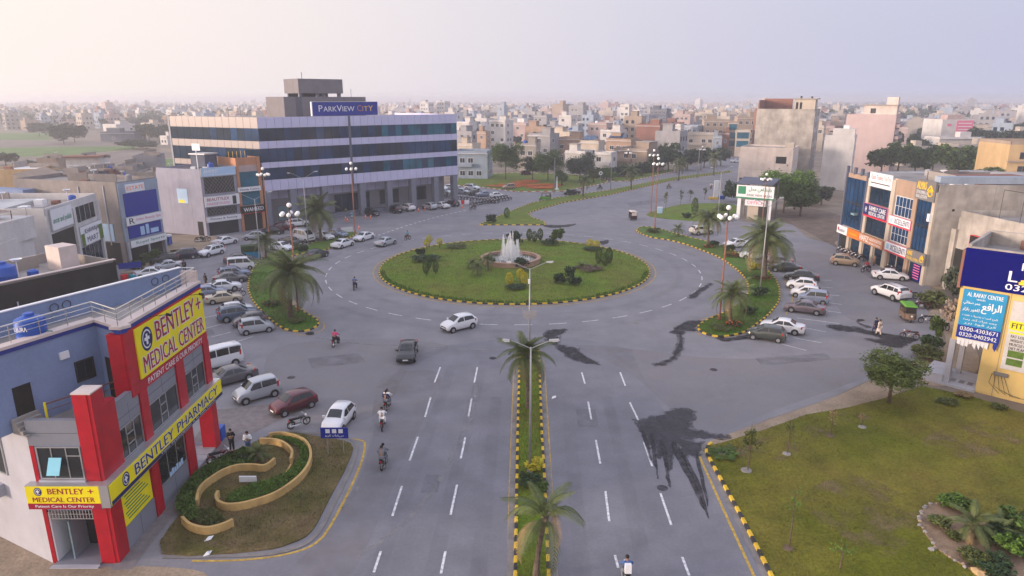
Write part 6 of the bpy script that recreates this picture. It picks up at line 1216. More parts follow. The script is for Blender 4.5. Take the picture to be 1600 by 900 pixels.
# ---- curved planter: low ochre walls with hedges
mat('ochre', (.50, .33, .13), .85, .2, 1.2, bump=.2, streak=.25)
def wall_run(pix, h, w, label, name='planter_wall', z=.08, parent=None):
    P = pts_smooth(GP(pix), 5, False); m = MB(); N = len(P)
    for i in range(N - 1):
        d = (P[i + 1] - P[i]).normalized(); n = Vector((-d.y, d.x)) * w / 2
        d0 = ((P[i] - P[max(0, i - 1)]).normalized() if i else d); n0 = (d + d0).normalized(); n0 = Vector((-n0.y, n0.x)) * w / 2
        d2 = ((P[min(N - 1, i + 2)] - P[i + 1]).normalized() if i < N - 2 else d); n2 = (d + d2).normalized(); n2 = Vector((-n2.y, n2.x)) * w / 2
        a, b = P[i], P[i + 1]
        m.hexa([(*(a - n0), z), (*(b - n2), z), (*(b + n2), z), (*(a + n0), z), (*(a - n0), z + h), (*(b - n2), z + h), (*(b + n2), z + h), (*(a + n0), z + h)])
    return m.build(name, 'ochre', parent)
def hedge_fill(pix, h, n, m_, label, z=.1, size=.07, name='hedge'):
    P = pts_smooth(GP(pix), 3); xs = [p.x for p in P]; ys = [p.y for p in P]
    from mathutils.geometry import delaunay_2d_cdt
    vs, _, fs, _, _, _ = delaunay_2d_cdt(P, [], [list(range(len(P)))], 1, 1e-4)
    tri = []; ar = []
    for f in fs:
        for k in range(1, len(f) - 1):
            a, b, c = vs[f[0]], vs[f[k]], vs[f[k + 1]]; tri.append((a, b, c)); ar.append(abs((b - a).cross(c - a)) / 2)
    ar = np.array(ar); k = NR.choice(len(tri), n, p=ar / ar.sum()); r1 = np.sqrt(NR.random(n)); r2 = NR.random(n)
    T = np.array([[list(q) for q in t] for t in tri]); C = (1 - r1)[:, None] * T[k, 0] + (r1 * (1 - r2))[:, None] * T[k, 1] + (r1 * r2)[:, None] * T[k, 2]
    lump = .65 + .35 * np.sin(C[:, 0] * 5.1 + 2 * np.sin(C[:, 1] * 3)) * np.cos(C[:, 1] * 4.3)
    Z = z + h * np.clip(NR.uniform(.25, 1, n) ** .5 * (lump * .35 + .65), .1, 1.05)
    return link(name, leaf_cloud(name, np.column_stack([C, Z]), size, m_), None, None, None, label=label, cat='hedge')
PW = empty('curved_planter', 'low ochre planter walls curving through the worn grass plot', 'planter')
for q in ([(286, 820), (300, 832), (325, 837), (350, 831), (365, 824)], [(309, 794), (311, 780), (318, 768), (333, 756), (351, 745), (372, 738), (395, 737), (415, 738), (430, 727)], [(342, 779), (339, 787), (344, 796), (362, 800), (392, 795), (432, 781), (466, 757), (483, 735), (486, 715), (478, 699), (460, 690), (440, 686), (421, 688)], [(407, 696), (430, 697), (446, 703), (457, 715), (455, 728)]):
    wall_run(q, .5, .17, None, parent=PW)
wall_run([(455, 729), (447, 742), (432, 753)], .12, .12, None, name='inner_kerb', parent=PW)
MB().box(-.55, .55, -.05, .05, .15, .55).build('white_plaque', 's_white', PW).location = (*G(388, 756).xy, 0)
hedge_fill([(277, 800), (283, 778), (300, 755), (330, 733), (362, 716), (392, 708), (398, 722), (385, 733), (350, 741), (325, 757), (312, 772), (306, 795), (309, 812), (300, 822), (286, 815)], .5, 5200, 'leaf', 'dark leafy hedge filling the left side of the curved planter', size=.10)
hedge_fill([(308, 806), (335, 806), (352, 822), (334, 830), (310, 825)], .5, 1400, 'leaf_olive', 'pale olive hedge at the lower end of the curved planter', size=.055)
hedge_fill([(355, 782), (380, 768), (420, 756), (450, 742), (468, 722), (466, 706), (448, 694), (425, 688), (462, 690), (478, 702), (482, 720), (476, 740), (455, 760), (420, 778), (380, 790), (358, 790)], .36, 6200, 'leaf_bright', 'bright clipped hedge along the right side of the curved planter', size=.05)
hedge_fill([(420, 690), (445, 682), (478, 688), (485, 700), (465, 692), (440, 688)], .2, 700, 'leaf', 'thin green hedge at the top of the curved planter', size=.05)
bush(388, 718, .8, .35, 'leaf_dark', 'dark plants around the agave in the planter', 'pad', z=.1)
# ---- grass blades over the nearer lawns (nobody could count them)
def blades(poly, n, label, m_, z=.14, size=.05, dome=False):
    P = [Vector(p[:2]) for p in poly]; x0, x1 = min(p.x for p in P), max(p.x for p in P); y0, y1 = min(p.y for p in P), min(95 if not dome else 200, max(p.y for p in P))
    X = NR.uniform(x0, x1, n * 3); Y = NR.uniform(y0, y1, n * 3); ins = np.zeros(len(X), bool)
    for i in range(len(P)):
        a, b = P[i - 1], P[i]; c = ((a.y > Y) != (b.y > Y)) & (X < (b.x - a.x) * (Y - a.y) / (b.y - a.y + 1e-12) + a.x); ins ^= c
    X, Y = X[ins][:n], Y[ins][:n]; k = len(X)
    if dome:
        d = np.hypot(X - RC.x, Y - RC.y) / RR; Z = np.interp(d, [0, .4, .7, .9, 1], [.62, .62, .48, .30, .14])
    else: Z = np.full(k, z)
    a = NR.uniform(0, 6.28, k); s = size * NR.uniform(.6, 1.6, k)
    U = np.column_stack([np.cos(a), np.sin(a), 0 * a]) * (s * .3)[:, None]; V = np.column_stack([NR.normal(size=k) * .4, NR.normal(size=k) * .4, np.ones(k)]) * s[:, None]
    me = quads_mesh('grass', np.column_stack([X, Y, Z + s * .8]), U, V, m_)
    link('grass', me, None, None, None, label=label, cat='grass', kind='stuff')
blades([p for p in LAWN], 26000, 'short patchy grass of the wide lower right lawn', 'lawn_dry', .1, .05)
blades(GL, 7000, 'short worn grass round the curved planter', 'plot', .1, .04)
blades(ME, 7000, 'short grass of the narrow median', 'lawn', .14, .045)
blades(circ(RR - .3, 60), 22000, 'mown grass of the roundabout', 'lawn', .14, .055, True)
blades(LI, 6000, 'grass of the left palm island', 'lawn_lush', .14, .06); blades(RI, 9000, 'grass of the right palm island', 'lawn_lush', .14, .06)
blades([RC + Vector((math.cos(t), math.sin(t))) * r for r, ts in ((RR - .15, range(0, 61)), (RR - .75, range(60, -1, -1))) for t in [k * 2 * math.pi / 60 for k in ts]], 9000, 'taller green grass rim along the roundabout kerb', 'lawn_lush', .16, .12, False)

for pix, lab in [([(1115, 702), (1180, 690), (1250, 668), (1330, 645), (1390, 640), (1340, 665), (1270, 690), (1230, 720), (1180, 722)], 'bare sandy strip along the upper edge of the wide lawn'), ([(1250, 780), (1330, 745), (1400, 770), (1440, 800), (1400, 870), (1330, 850)], 'dry brown patch in the middle of the wide lawn'), ([(1440, 690), (1540, 660), (1600, 690), (1520, 720)], 'dry patch near the yellow wall')]:
    SZ[0] += .002; structure(sheet(MB(), pts_smooth(GP(pix), 4), .142), 'bare_patch', 'bare', lab, 'ground')
for pix, lab in [([(300, 850), (350, 845), (400, 848), (470, 820), (500, 790), (480, 835), (440, 852), (380, 860)], 'bare earth along the lower edge of the grass plot'), ([(490, 690), (520, 695), (535, 720), (510, 760), (490, 780), (500, 740), (488, 715)], 'worn path on the right of the grass plot'), ([(370, 815), (430, 800), (460, 800), (430, 830), (380, 840)], 'dark bare patch below the planter')]:
    SZ[0] += .002; structure(sheet(MB(), pts_smooth(GP(pix), 4), .104), 'bare_patch', 'bare', lab, 'ground')
# ================================================================== FOUNTAIN, LAMPS, SIGNS
FC = Vector((RC.x - .55, 99.6)); FZ = .6
FN = empty('fountain', 'round brick fountain basin with tall white jets on the roundabout', 'fountain', (FC.x, FC.y, FZ))
mat('basin', (.34, .215, .16), .85, .2, 1.5, fine=.1)
MB().lathe([(4.45, -.1), (4.45, .62), (4.5, .62), (4.5, .74), (3.95, .74), (3.95, .62), (4.0, .62), (4.0, .1), (.01, .1)], 48).build('basin_wall', 'basin', FN, smooth=True, angle=30)
MB().lathe([(.01, .38), (3.99, .38)], 40).build('pool_water', 'water', FN)
random.seed(9)
def spray(x, y, z, sp, w, l):
    n = len(z); C = np.column_stack([x + NR.normal(size=n) * sp, y + NR.normal(size=n) * sp, z]); t = NR.uniform(0, 6.28, n)
    return quads_mesh('water_jet', C, np.column_stack([np.cos(t), np.sin(t), 0 * t]) * w, np.column_stack([NR.normal(size=n) * .015, NR.normal(size=n) * .015, np.full(n, l)]) * NR.uniform(.5, 1.5, n)[:, None], 'spray')
for k in range(16):
    a = 2 * math.pi * k / 12 + .1; r = 1.25 if k < 12 else .35; h = (3.0 + random.uniform(-.8, .9)) if k < 12 else 4.2 - .35 * (k - 12)
    if k >= 12: a = k * 1.57
    n = 1100; s = NR.random(n) ** 1.15; z = .4 + h * s
    link('water_jet', spray(r * math.cos(a) * (1 - .12 * s), r * math.sin(a) * (1 - .12 * s), z, .03 + .10 * (1 - np.abs(2 * s - 1)), .010, .065), FN)
n = 5200; rr = 1.85 * NR.random(n) ** .7; aa = NR.uniform(0, 6.28, n); z = .4 + NR.random(n) ** 1.2 * 3.3 * (1 - rr / 2.4)
link('falling_water', spray(rr * np.cos(aa), rr * np.sin(aa), z, .06, .009, .05), FN)
for k, (dx, dy) in enumerate([(-2.6, -1.2), (2.7, -1.0), (-1.5, -2.9), (1.3, -3.1)]):
    MB().tube([(dx, dy, .3), (dx, dy, 1.1)], [.09, .02], 6).build('small_jet', 'spray', FN)
n = 500; a = NR.uniform(0, 6.28, n); r = 1.3 + NR.normal(size=n) * .5
link('foam', leaf_cloud('foam', np.column_stack([r * np.cos(a), r * np.sin(a), np.full(n, .42)]), .09, 'spray', 2), FN)

def globe_lamp(px, py, label, h=12.5, n=6):
    t = empty('globe_lamp', label, 'street lamp', gz(px, py), random.uniform(0, 1), 'globe lamps round the junction')
    MB().tube([(0, 0, 0), (0, 0, .5), (0, 0, .52), (0, 0, h - 1.2)], [.16, .15, .11, .08], 10).build('pole', 'polerust', t, smooth=True)
    MB().lathe([(.01, 0), (.3, 0), (.3, .08), (.01, .1)], 12).build('base_plate', 'polerust', t)
    MB().tube([(0, 0, h - 1.3), (0, 0, h - .25)], [.10, .06], 8).lathe([(.09, h - 1.25), (.2, h - 1.1), (.2, h - 1.0), (.08, h - .9)], 10).build('lamp_head', 'plastic', t)
    MB().ball((0, 0, h), .27, 14, 9).build('globe', 'globe', t, smooth=True)
    for k in range(n):
        a = 2 * math.pi * k / n; c, s = math.cos(a), math.sin(a)
        MB().tube([(0, 0, h - 1.2), (.5 * c, .5 * s, h - 1.45), (.95 * c, .95 * s, h - 1.25)], .035, 5).build('arm', 'plastic', t)
        MB().ball((.95 * c, .95 * s, h - 1.0), .25, 14, 9).build('globe', 'globe', t, smooth=True)
    return t
for px, py, lab, h in [(466, 487, 'rust red globe lamp in front of the big left palm', 12.4), (1124, 500, 'rust red globe lamp beside the short right palm', 12.6), (555, 366, 'globe lamp in front of the glass office steps', 12.8), (1023, 358, 'globe lamp at the far tip of the right island', 13.2), (1017, 334, 'globe lamp behind the right island tip', 13.4), (421, 376, 'globe lamp in front of the brown shop', 12.4), (1191, 346, 'globe lamp beside the gate sign', 9.4), (980, 281, 'far globe lamp before the long tan house', 9.0), (1095, 266, 'far globe lamp among the upper road trees', 8.0)]:
    globe_lamp(px, py, lab, h)
def arm_lamp(px, py, label, h=9.6, ax=1.0, arms=(1, -1), L=2.4, rise=.9):
    t = empty('arm_lamp', label, 'street lamp', gz(px, py), ax, 'double arm street lamps')
    MB().tube([(0, 0, 0), (0, 0, h)], [.10, .05], 10).build('pole', 'polegrey', t, smooth=True); MB().box(-.2, .2, -.2, .2, 0, .12).build('base_plate', 'polegrey', t)
    for s in arms:
        MB().tube([(0, 0, h - .1), (s * L * .35, 0, h + rise * .25), (s * L * .8, 0, h + rise * .8), (s * L, 0, h + rise)], .03, 6).build('arm', 'polegrey', t)
        hd = MB().hexa([(s * L - .1, -.09, h + rise - .05), (s * (L + .55), -.09, h + rise + .0), (s * (L + .55), .09, h + rise + .0), (s * L - .1, .09, h + rise - .05), (s * L - .1, -.07, h + rise + .06), (s * (L + .5), -.07, h + rise + .1), (s * (L + .5), .07, h + rise + .1), (s * L - .1, .07, h + rise + .06)]).build('lamp_head', 'alu', t)
        MB().box(min(s * (L + .1), s * (L + .45)), max(s * (L + .1), s * (L + .45)), -.1, .1, h + rise - .055, h + rise - .03).build('lens', 'lamp', hd)
    return t
t = arm_lamp(828, 740, 'near double arm lamp on the central median', 8.8, .0, L=1.25, rise=.45)
t = arm_lamp(827, 566, 'second double arm lamp on the central median with a white plate', 9.0, .0, L=1.6, rise=.6)
MB().hexa([(-.5, -.12, 4.2), (.5, -.12, 4.2), (.5, -.08, 4.2), (-.5, -.08, 4.2), (-.75, -.12, 5.0), (.75, -.12, 5.0), (.75, -.08, 5.0), (-.75, -.08, 5.0)]).build('plate', 'h_grey', t); MB().box(-.16, .02, -.2, .05, 7.6, 8.0).build('camera_box', 's_white', t)
for px, py, h, lab, ax in [(1187, 461, 11.2, 'grey double arm lamp on the right island', .5), (482, 385, 11.4, 'grey double arm lamp by the white van', .6), (408, 414, 9.8, 'grey double arm lamp at the left car park', .5), (1120, 362, 11.0, 'grey double arm lamp by the parked off-roader', .4), (866, 303, 9.2, 'double arm lamp on the park lawn edge', .2), (954, 299, 9.6, 'double arm lamp on the upper median', .3), (1090, 279, 9, 'far double arm lamp on the upper median', .3)]:
    arm_lamp(px, py, lab, h, ax, L=2.0, rise=.9)
# blue road sign on two posts
s = empty('road_sign', 'blue road sign on two posts at the corner of the worn grass plot', 'sign', gz(525, 712, .1))
for x in (-.55, .55): MB().tube([(x, .06, 0), (x, .06, 2.0)], .035, 6).build('post', 'polegrey', s)
b_ = MB().box(-.95, .95, -.03, .03, 1.25, 2.05).build('sign_board', 's_blue', s); f = Frame((-.95, -.03), (.95, -.03))
for i in range(3): MB().fbox(f, .35 + i * .45, .65 + i * .45, 1.65, 1.95, .002, .008).build('pictogram', 's_white', b_)
text(f, .3, 1.6, 1.35, 1.55, '\ufedb\ufeae\ufef3\ufe91'[::-1] + ' ' + '\ufeb1\ufe8e\ufef3\ufeda'[::-1], 's_white', b_, .01)
# white post and booth pieces by the upper road
t = empty('white_pillar', 'white square pillar with yellow foot beside the upper road', 'pillar', gz(1118, 311, 0)); MB().box(-.55, .55, -.4, .4, .4, 4.6).build('shaft', 's_white', t); MB().box(-1.6, .5, -.8, .6, 0, .5).build('foot', 'kyellow', t); MB().box(.55, 2.2, -.5, .5, 0, .9).build('blue_box', 'tankblue', t)
t = empty('white_obelisk', 'slender white marker on the park lawn beside the small round tree', 'marker', gz(870, 297, .1)); MB().tube([(0, 0, 0), (0, 0, .4), (0, 0, 3.6)], [.5, .35, .12], 4).build('shaft', 's_white', t); MB().box(-.5, .5, -.5, .5, 0, .3).build('foot', 's_white', t)
t = empty('utility_box', 'pale grey utility box at the tip of the gate lawn', 'box', gz(1031, 334, .1)); MB().box(-.5, .5, -.3, .3, 0, 1.3).build('cabinet', 's_sky', t); MB().box(-.55, .55, -.35, .35, 1.3, 1.38).build('lid', 's_white', t)
t = empty('round_sign', 'round white traffic sign on a pole by the far grass strip', 'sign', gz(938, 289, 0)); MB().tube([(0, 0, 0), (0, 0, 3.4)], .06, 6).build('pole', 'polegrey', t); MB().tube([(0, -.08, 3.4), (0, -.04, 3.4)], .55, 18).build('disc', 's_white', t); MB().tube([(0, -.1, 3.4), (0, -.085, 3.4)], .3, 14).build('mark', 's_grey', t)
t = empty('barrier_sign', 'red and white barrier sign before the glass office forecourt', 'barrier', gz(540, 366, .1), .5); MB().box(-1.6, -.9, -.05, .05, .3, 1.2).build('red_plate', 's_red', t); MB().box(-.75, 1.4, -.05, .05, .3, 1.2).build('white_plate', 's_white', t); MB().tube([(-1.3, 0, 0), (-1.3, 0, .4)], .05, 5).tube([(1, 0, 0), (1, 0, .4)], .05, 5).build('feet', 'polegrey', t)
t = empty('barrier_sign', 'white and red barrier at the end of the office forecourt', 'barrier', gz(722, 321, .02), .3); MB().box(-1.5, -.3, -.05, .05, .3, 1.2).build('white_plate', 's_white', t); MB().box(-.2, .5, -.05, .05, .3, 1.2).build('red_plate', 's_red', t); MB().box(.6, 1.7, -.05, .05, .3, 1.2).build('white_plate', 's_white', t)
for i, (px, py) in enumerate([(543, 346), (571, 341), (579, 341), (561, 358), (654, 330), (664, 328), (722, 325), (463, 360), (540, 343)]):
    t = empty('traffic_cone', 'orange traffic cone %s' % ['at the office steps', 'before the black car, left one', 'before the black car, right one', 'beside the barrier sign', 'left of the silver hatchback, outer', 'left of the silver hatchback, inner', 'by the end barrier', 'near the brown shop forecourt', 'behind the big globe lamp'][i], 'traffic cone', gz(px, py, .02), 0, 'orange cones on the office forecourt')
    MB().box(-.22, .22, -.22, .22, 0, .05).build('foot', 't_orange', t); MB().tube([(0, 0, .05), (0, 0, .85)], [.17, .03], 10).build('cone', 't_orange', t); MB().tube([(0, 0, .4), (0, 0, .55)], [.12, .095], 10).build('band', 's_white', t)
t = empty('litter_bin', 'blue shop cooler box by the plastered shop', 'box', gz(262, 384, .02)); MB().box(-.6, .6, -.5, .5, .2, 1.6).build('body', 'tankblue', t); MB().box(-.65, .65, -.55, .55, 1.6, 1.9).build('lid', 's_white', t)
t = empty('blue_container', 'blue and green hoarding box beside the left car park palm', 'box', gz(391, 402, .02), .4); MB().box(-1.2, 1.2, -.8, .8, 0, 1.0).build('body', 't_tarp', t); MB().box(-1.25, 1.25, -.85, .85, 1.0, 1.9).build('upper_half', 'leaf_dark', t)
t = empty('street_stall', 'small stall with a blue board behind the medical centre roof', 'stall', gz(206, 434, .02), .5); MB().box(-1.3, 1.3, -.6, .6, .0, .9).build('counter', 'h_tan', t); MB().box(-1.4, 1.4, -.7, -.6, 1.5, 2.3).build('blue_board', 's_blue', t); MB().tube([(-1.2, -.5, .9), (-1.2, -.6, 1.5)], .04, 5).tube([(1.2, -.5, .9), (1.2, -.6, 1.5)], .04, 5).build('posts', 'polegrey', t); MB().lathe([(.01, 0), (.4, 0), (.45, .8), (.01, .8)], 12, (-.9, -1.3, 0)).build('red_drum', 's_red', t); MB().lathe([(.01, 0), (.4, 0), (.45, .7), (.01, .7)], 12, (.2, -1.4, 0)).build('blue_drum', 't_cyan', t)
for i, (px, py) in enumerate([(319, 849), (316, 871), (862, 624)]): MB().add([(0, 0, 0), (.35, .1, .06), (.4, .4, .12), (.05, .35, .03), (.2, .2, .2)], [(0, 1, 4), (1, 2, 4), (2, 3, 4), (3, 0, 4)]).build('paper_scrap', 's_white', label=['crumpled white bag on the grass below the planter', 'small white scrap at the plot kerb', 'white paper scraps on the right carriageway'][i], cat='litter').location = gz(px, py, .11 if i == 0 else .03)
# ================================================================== VEHICLES
KIND = {  # stations: x, zbottom, zbelt, ztop, half width, top half width (share of width); windscreen base/top, rear window base/top indices
 'sedan': dict(st=[(-2.25, .38, .72, .80, .80, .80), (-2.17, .27, .93, .97, .85, .84), (-1.72, .24, .96, 1.02, .87, .82), (-1.38, .22, .96, 1.06, .875, .80), (-.72, .2, .95, 1.42, .875, .70), (-.1, .2, .94, 1.47, .875, .70), (.42, .2, .93, 1.43, .875, .70), (1.12, .22, .91, .99, .87, .82), (1.72, .24, .84, .90, .85, .84), (2.12, .27, .70, .77, .79, .82), (2.25, .33, .56, .60, .70, .84)], fw=(6, 7), rw=(3, 4), wr=.31, wb=(1.38, -1.33), pil=(-.12,)),
 'hatch': dict(st=[(-1.82, .40, .76, .86, .72, .82), (-1.76, .28, .95, 1.04, .78, .80), (-1.66, .26, .98, 1.12, .79, .78), (-1.28, .24, .97, 1.44, .80, .72), (-.5, .22, .95, 1.51, .80, .72), (.28, .22, .93, 1.47, .80, .72), (.98, .24, .92, 1.02, .79, .82), (1.42, .26, .84, .92, .77, .84), (1.72, .28, .70, .77, .71, .82), (1.82, .34, .55, .60, .62, .84)], fw=(5, 6), rw=(2, 3), wr=.28, wb=(1.18, -1.15), pil=(-.2,)),
 'mini': dict(st=[(-1.75, .42, .80, .92, .70, .84), (-1.70, .28, 1.0, 1.12, .745, .82), (-1.62, .26, 1.02, 1.30, .75, .80), (-1.42, .24, 1.01, 1.62, .755, .76), (-.5, .22, .99, 1.67, .755, .76), (.42, .22, .97, 1.62, .755, .76), (1.02, .24, .96, 1.10, .75, .84), (1.45, .26, .88, .97, .73, .84), (1.68, .28, .72, .80, .68, .82), (1.75, .34, .56, .60, .60, .84)], fw=(5, 6), rw=(2, 3), wr=.28, wb=(1.18, -1.12), pil=(-.2,)),
 'suv': dict(st=[(-2.28, .50, .90, 1.0, .82, .84), (-2.22, .38, 1.08, 1.18, .88, .82), (-2.12, .36, 1.10, 1.30, .89, .80), (-1.78, .34, 1.10, 1.63, .90, .74), (-.7, .32, 1.08, 1.71, .90, .74), (.32, .32, 1.06, 1.67, .90, .74), (1.02, .33, 1.05, 1.15, .895, .84), (1.72, .35, .98, 1.06, .88, .85), (2.14, .38, .82, .90, .82, .82), (2.28, .44, .62, .68, .72, .84)], fw=(5, 6), rw=(2, 3), wr=.36, wb=(1.4, -1.35), pil=(-.25, -1.2)),
 'van': dict(st=[(-1.85, .45, .9, 1.0, .70, .86), (-1.82, .30, 1.08, 1.3, .74, .84), (-1.78, .28, 1.10, 1.74, .745, .82), (-1.6, .26, 1.10, 1.86, .745, .80), (-.3, .25, 1.08, 1.90, .745, .80), (.95, .25, 1.06, 1.84, .745, .80), (1.55, .26, 1.00, 1.14, .74, .86), (1.75, .28, .88, .98, .72, .85), (1.85, .34, .62, .70, .66, .85)], fw=(5, 6), rw=(1, 2), wr=.28, wb=(1.2, -1.1), pil=(.35, -.7)),
}
def ring(s):
    x, zb, zl, zt, w, k = s; t = w * k
    half = [(w * .86, zb), (w * .985, zb + .12), (w, (zb + zl) * .52), (w * .97, zl), (t, zt - .05 if zt - zl > .15 else zl + (zt - zl) * .6), (t * .80, zt), (t * .4, zt + .022)]
    return [(x, y, z) for y, z in half] + [(x, 0, zt + .03)] + [(x, -y, z) for y, z in half[::-1]]
def lerp_st(st, x):
    for a, b in zip(st, st[1:]):
        if a[0] <= x <= b[0]:
            t = (x - a[0]) / (b[0] - a[0]); return tuple(a[i] + (b[i] - a[i]) * t for i in range(6))
    return st[0] if x < st[0][0] else st[-1]
_CAR = {}
def car_meshes(kind, col, light=False):
    key = (kind, col)
    if key in _CAR: return _CAR[key]
    K = KIND[kind]; st = K['st']; out = []
    m = MB(); rs = [ring(s) for s in st]; n = len(rs[0])
    vs = [p for r in rs for p in r]; fs = []
    for i in range(len(rs) - 1):
        for k in range(n - 1): fs.append((i * n + k, i * n + k + 1, (i + 1) * n + k + 1, (i + 1) * n + k))
        fs.append((i * n + n - 1, i * n, (i + 1) * n, (i + 1) * n + n - 1))
    fs += [tuple(range(n)), tuple(reversed(range((len(rs) - 1) * n, len(rs) * n)))]
    m.add(vs, fs); out.append(('body', m.mesh('body', col, True, 38), []))
    def side(x, t, sg):
        s = lerp_st(st, x); w = s[4]; zl = s[2]; a = (w * .97, zl); b = (w * s[5], s[3] - .05 if s[3] - zl > .15 else zl + (s[3] - zl) * .6)
        return Vector((x, sg * (a[0] + (b[0] - a[0]) * t + .012), a[1] + (b[1] - a[1]) * t))
    ia, ib = K['fw']; ra, rb = K['rw']
    def slope(i0, i1, f0, f1, nm):
        a, b = st[i0], st[i1]; p = []
        for f in (f0, f1):
            s = tuple(a[i] + (b[i] - a[i]) * f for i in range(6)); t = s[4] * s[5]
            up = .016; sg = 1 if b[0] > a[0] else -1
            fx = .012 * (1 if nm == 'windscreen' else -1)
            p.append([(s[0] + fx, y * t, s[3] + (.03 if y == 0 else .022 if abs(y) < .5 else 0) + up) for y in (-.84, -.4, 0, .4, .84)])
        m = MB(); m.add(p[0] + p[1], [(k, k + 1, 6 + k, 5 + k) for k in range(4)]); out.append((nm, m.mesh(nm, 'carglass', True), []))
    slope(ia, ib, .08, .93, 'windscreen'); slope(rb, ra, .08, .86, 'rear_window')
    # side windows between rear window and windscreen
    xr0, xr1 = st[ra][0] + (.12 if kind == 'sedan' else .22), st[rb][0] + .06; xf1, xf0 = st[ia][0] - .04, st[ib][0] - .16
    cuts = [None] + sorted(K['pil']) + [None]
    for sg in (1, -1):
        for q in range(len(cuts) - 1):
            b0 = xr0 if cuts[q] is None else cuts[q] + .035; t0 = xr1 if cuts[q] is None else cuts[q] + .035
            b1 = xf0 if cuts[q + 1] is None else cuts[q + 1] - .035; t1 = xf1 if cuts[q + 1] is None else cuts[q + 1] - .035
            m = MB(); B_ = []; T_ = []
            for k in range(5):
                s = k / 4; B_.append(side(b0 + (b1 - b0) * s, .10, sg)); xt = t0 + (t1 - t0) * s; T_.append(side(xt, .86, sg))
            m.add(B_ + T_, [(k, k + 1, 6 + k, 5 + k) for k in range(4)]); out.append(('side_window', m.mesh('side_window', 'carglass', False), []))
    W = max(s[4] for s in st); wr = K['wr']
    for x in K['wb']:
        for sg in (1, -1):
            y0, y1 = sg * (W - .20), sg * (W + .008)
            arch = MB(); arch.tube([(x, sg * (W - .12), wr + .02), (x, sg * (W + .004), wr + .02)], wr + .07, 18); out.append(('wheel_arch', arch.mesh('wheel_arch', 'plastic'), []))
            ty = MB(); ty.tube([(x, y0, wr), (x, y1 + sg * .012, wr)], wr, 18)
            rim = MB(); rim.tube([(x, y1 + sg * .005, wr), (x, y1 + sg * .022, wr)], wr * .64, 14)
            for k in range(5):
                a = 2 * math.pi * k / 5
                rim.tube([(x, y1 + sg * .024, wr), (x + wr * .58 * math.cos(a), y1 + sg * .024, wr + wr * .58 * math.sin(a))], .022, 4)
            out.append(('wheel', ty.mesh('tyre', 'tyre', True, 40), [('rim', rim.mesh('rim', 'rim'))]))
    f1, f2 = st[-2], st[-3]; r1, r2 = st[1], st[2]
    for sg in (1, -1):
        w = f1[4]; z = f1[2]
        m = MB(); m.hexa([(f1[0] - .10, sg * w * .62, z - .14), (f1[0] + .06, sg * w * .60, z - .14), (f1[0] - .22, sg * (w + .035), z - .10), (f1[0] - .34, sg * (w + .02), z - .10), (f1[0] - .10, sg * w * .62, z + .02), (f1[0] + .02, sg * w * .60, z + .02), (f1[0] - .28, sg * (w + .03), z + .05), (f1[0] - .40, sg * (w + .01), z + .05)]); out.append(('headlight', m.mesh('headlight', 'lamp'), []))
        w = r1[4]; z = r1[2]; hgt = .22 if kind in ('sedan', 'hatch') else .42
        m = MB(); m.hexa([(r1[0] - .03, sg * w * .66, z - .16), (r1[0] + .2, sg * (w + .03), z - .16), (r1[0] + .3, sg * (w + .01), z - .16), (r1[0] + .1, sg * w * .6, z - .16), (r1[0] - .02, sg * w * .68, z - .16 + hgt), (r1[0] + .16, sg * (w + .02), z - .16 + hgt), (r1[0] + .3, sg * w * .98, z - .16 + hgt), (r1[0] + .1, sg * w * .6, z - .16 + hgt)]); out.append(('tail_light', m.mesh('tail_light', 'tail'), []))
        x = st[ib][0] - .22; s = lerp_st(st, x); m = MB(); m.hexa([(x - .06, sg * s[4] * .95, s[2] + .02), (x + .06, sg * s[4] * .95, s[2] + .02), (x + .05, sg * (s[4] + .17), s[2] + .03), (x - .05, sg * (s[4] + .17), s[2] + .03), (x - .06, sg * s[4] * .95, s[2] + .15), (x + .06, sg * s[4] * .95, s[2] + .15), (x + .05, sg * (s[4] + .17), s[2] + .17), (x - .05, sg * (s[4] + .17), s[2] + .17)]); out.append(('mirror', m.mesh('mirror', col), []))
        for xx in (-.05, -.95 if kind != 'hatch' else -.85):
            s = lerp_st(st, xx); out.append(('door_handle', MB().box(xx - .09, xx + .09, min(sg * s[4] * .97, sg * (s[4] * .985 + .02)), max(sg * s[4] * .97, sg * (s[4] * .985 + .02)), s[2] - .13, s[2] - .10).mesh('door_handle', 'chrome' if kind == 'sedan' else col), []))
    z = f1[2]; g = MB().box(f1[0] + .0, st[-1][0] + .012, -f1[4] * .55, f1[4] * .55, z - .22, z - .08); out.append(('grille', g.mesh('grille', 'plastic'), []))
    b = MB().box(st[-1][0] - .3, st[-1][0] + .02, -st[-1][4] * .9, st[-1][4] * .9, st[-1][1] - .05, st[-1][1] + .07); out.append(('front_bumper', b.mesh('front_bumper', 'plastic'), []))
    b = MB().box(st[0][0] - .025, st[0][0] + .3, -st[0][4] * .94, st[0][4] * .94, st[0][1] - .06, st[0][1] + .06); out.append(('rear_bumper', b.mesh('rear_bumper', 'plastic'), []))
    out.append(('number_plate', MB().box(st[0][0] - .03, st[0][0] - .0, -.26, .26, st[0][1] + .2, st[0][1] + .33).mesh('number_plate', 's_white'), [])); out.append(('number_plate', MB().box(st[-1][0], st[-1][0] + .03, -.24, .24, st[-1][1] + .08, st[-1][1] + .2).mesh('number_plate', 's_white'), []))
    if kind == 'suv':
        for sg in (1, -1): out.append(('roof_rail', MB().tube([(-1.5, sg * .58, 1.72), (-.6, sg * .6, 1.77), (.3, sg * .58, 1.72)], .025, 5).mesh('roof_rail', 'plastic'), []))
    _CAR[key] = out; return out
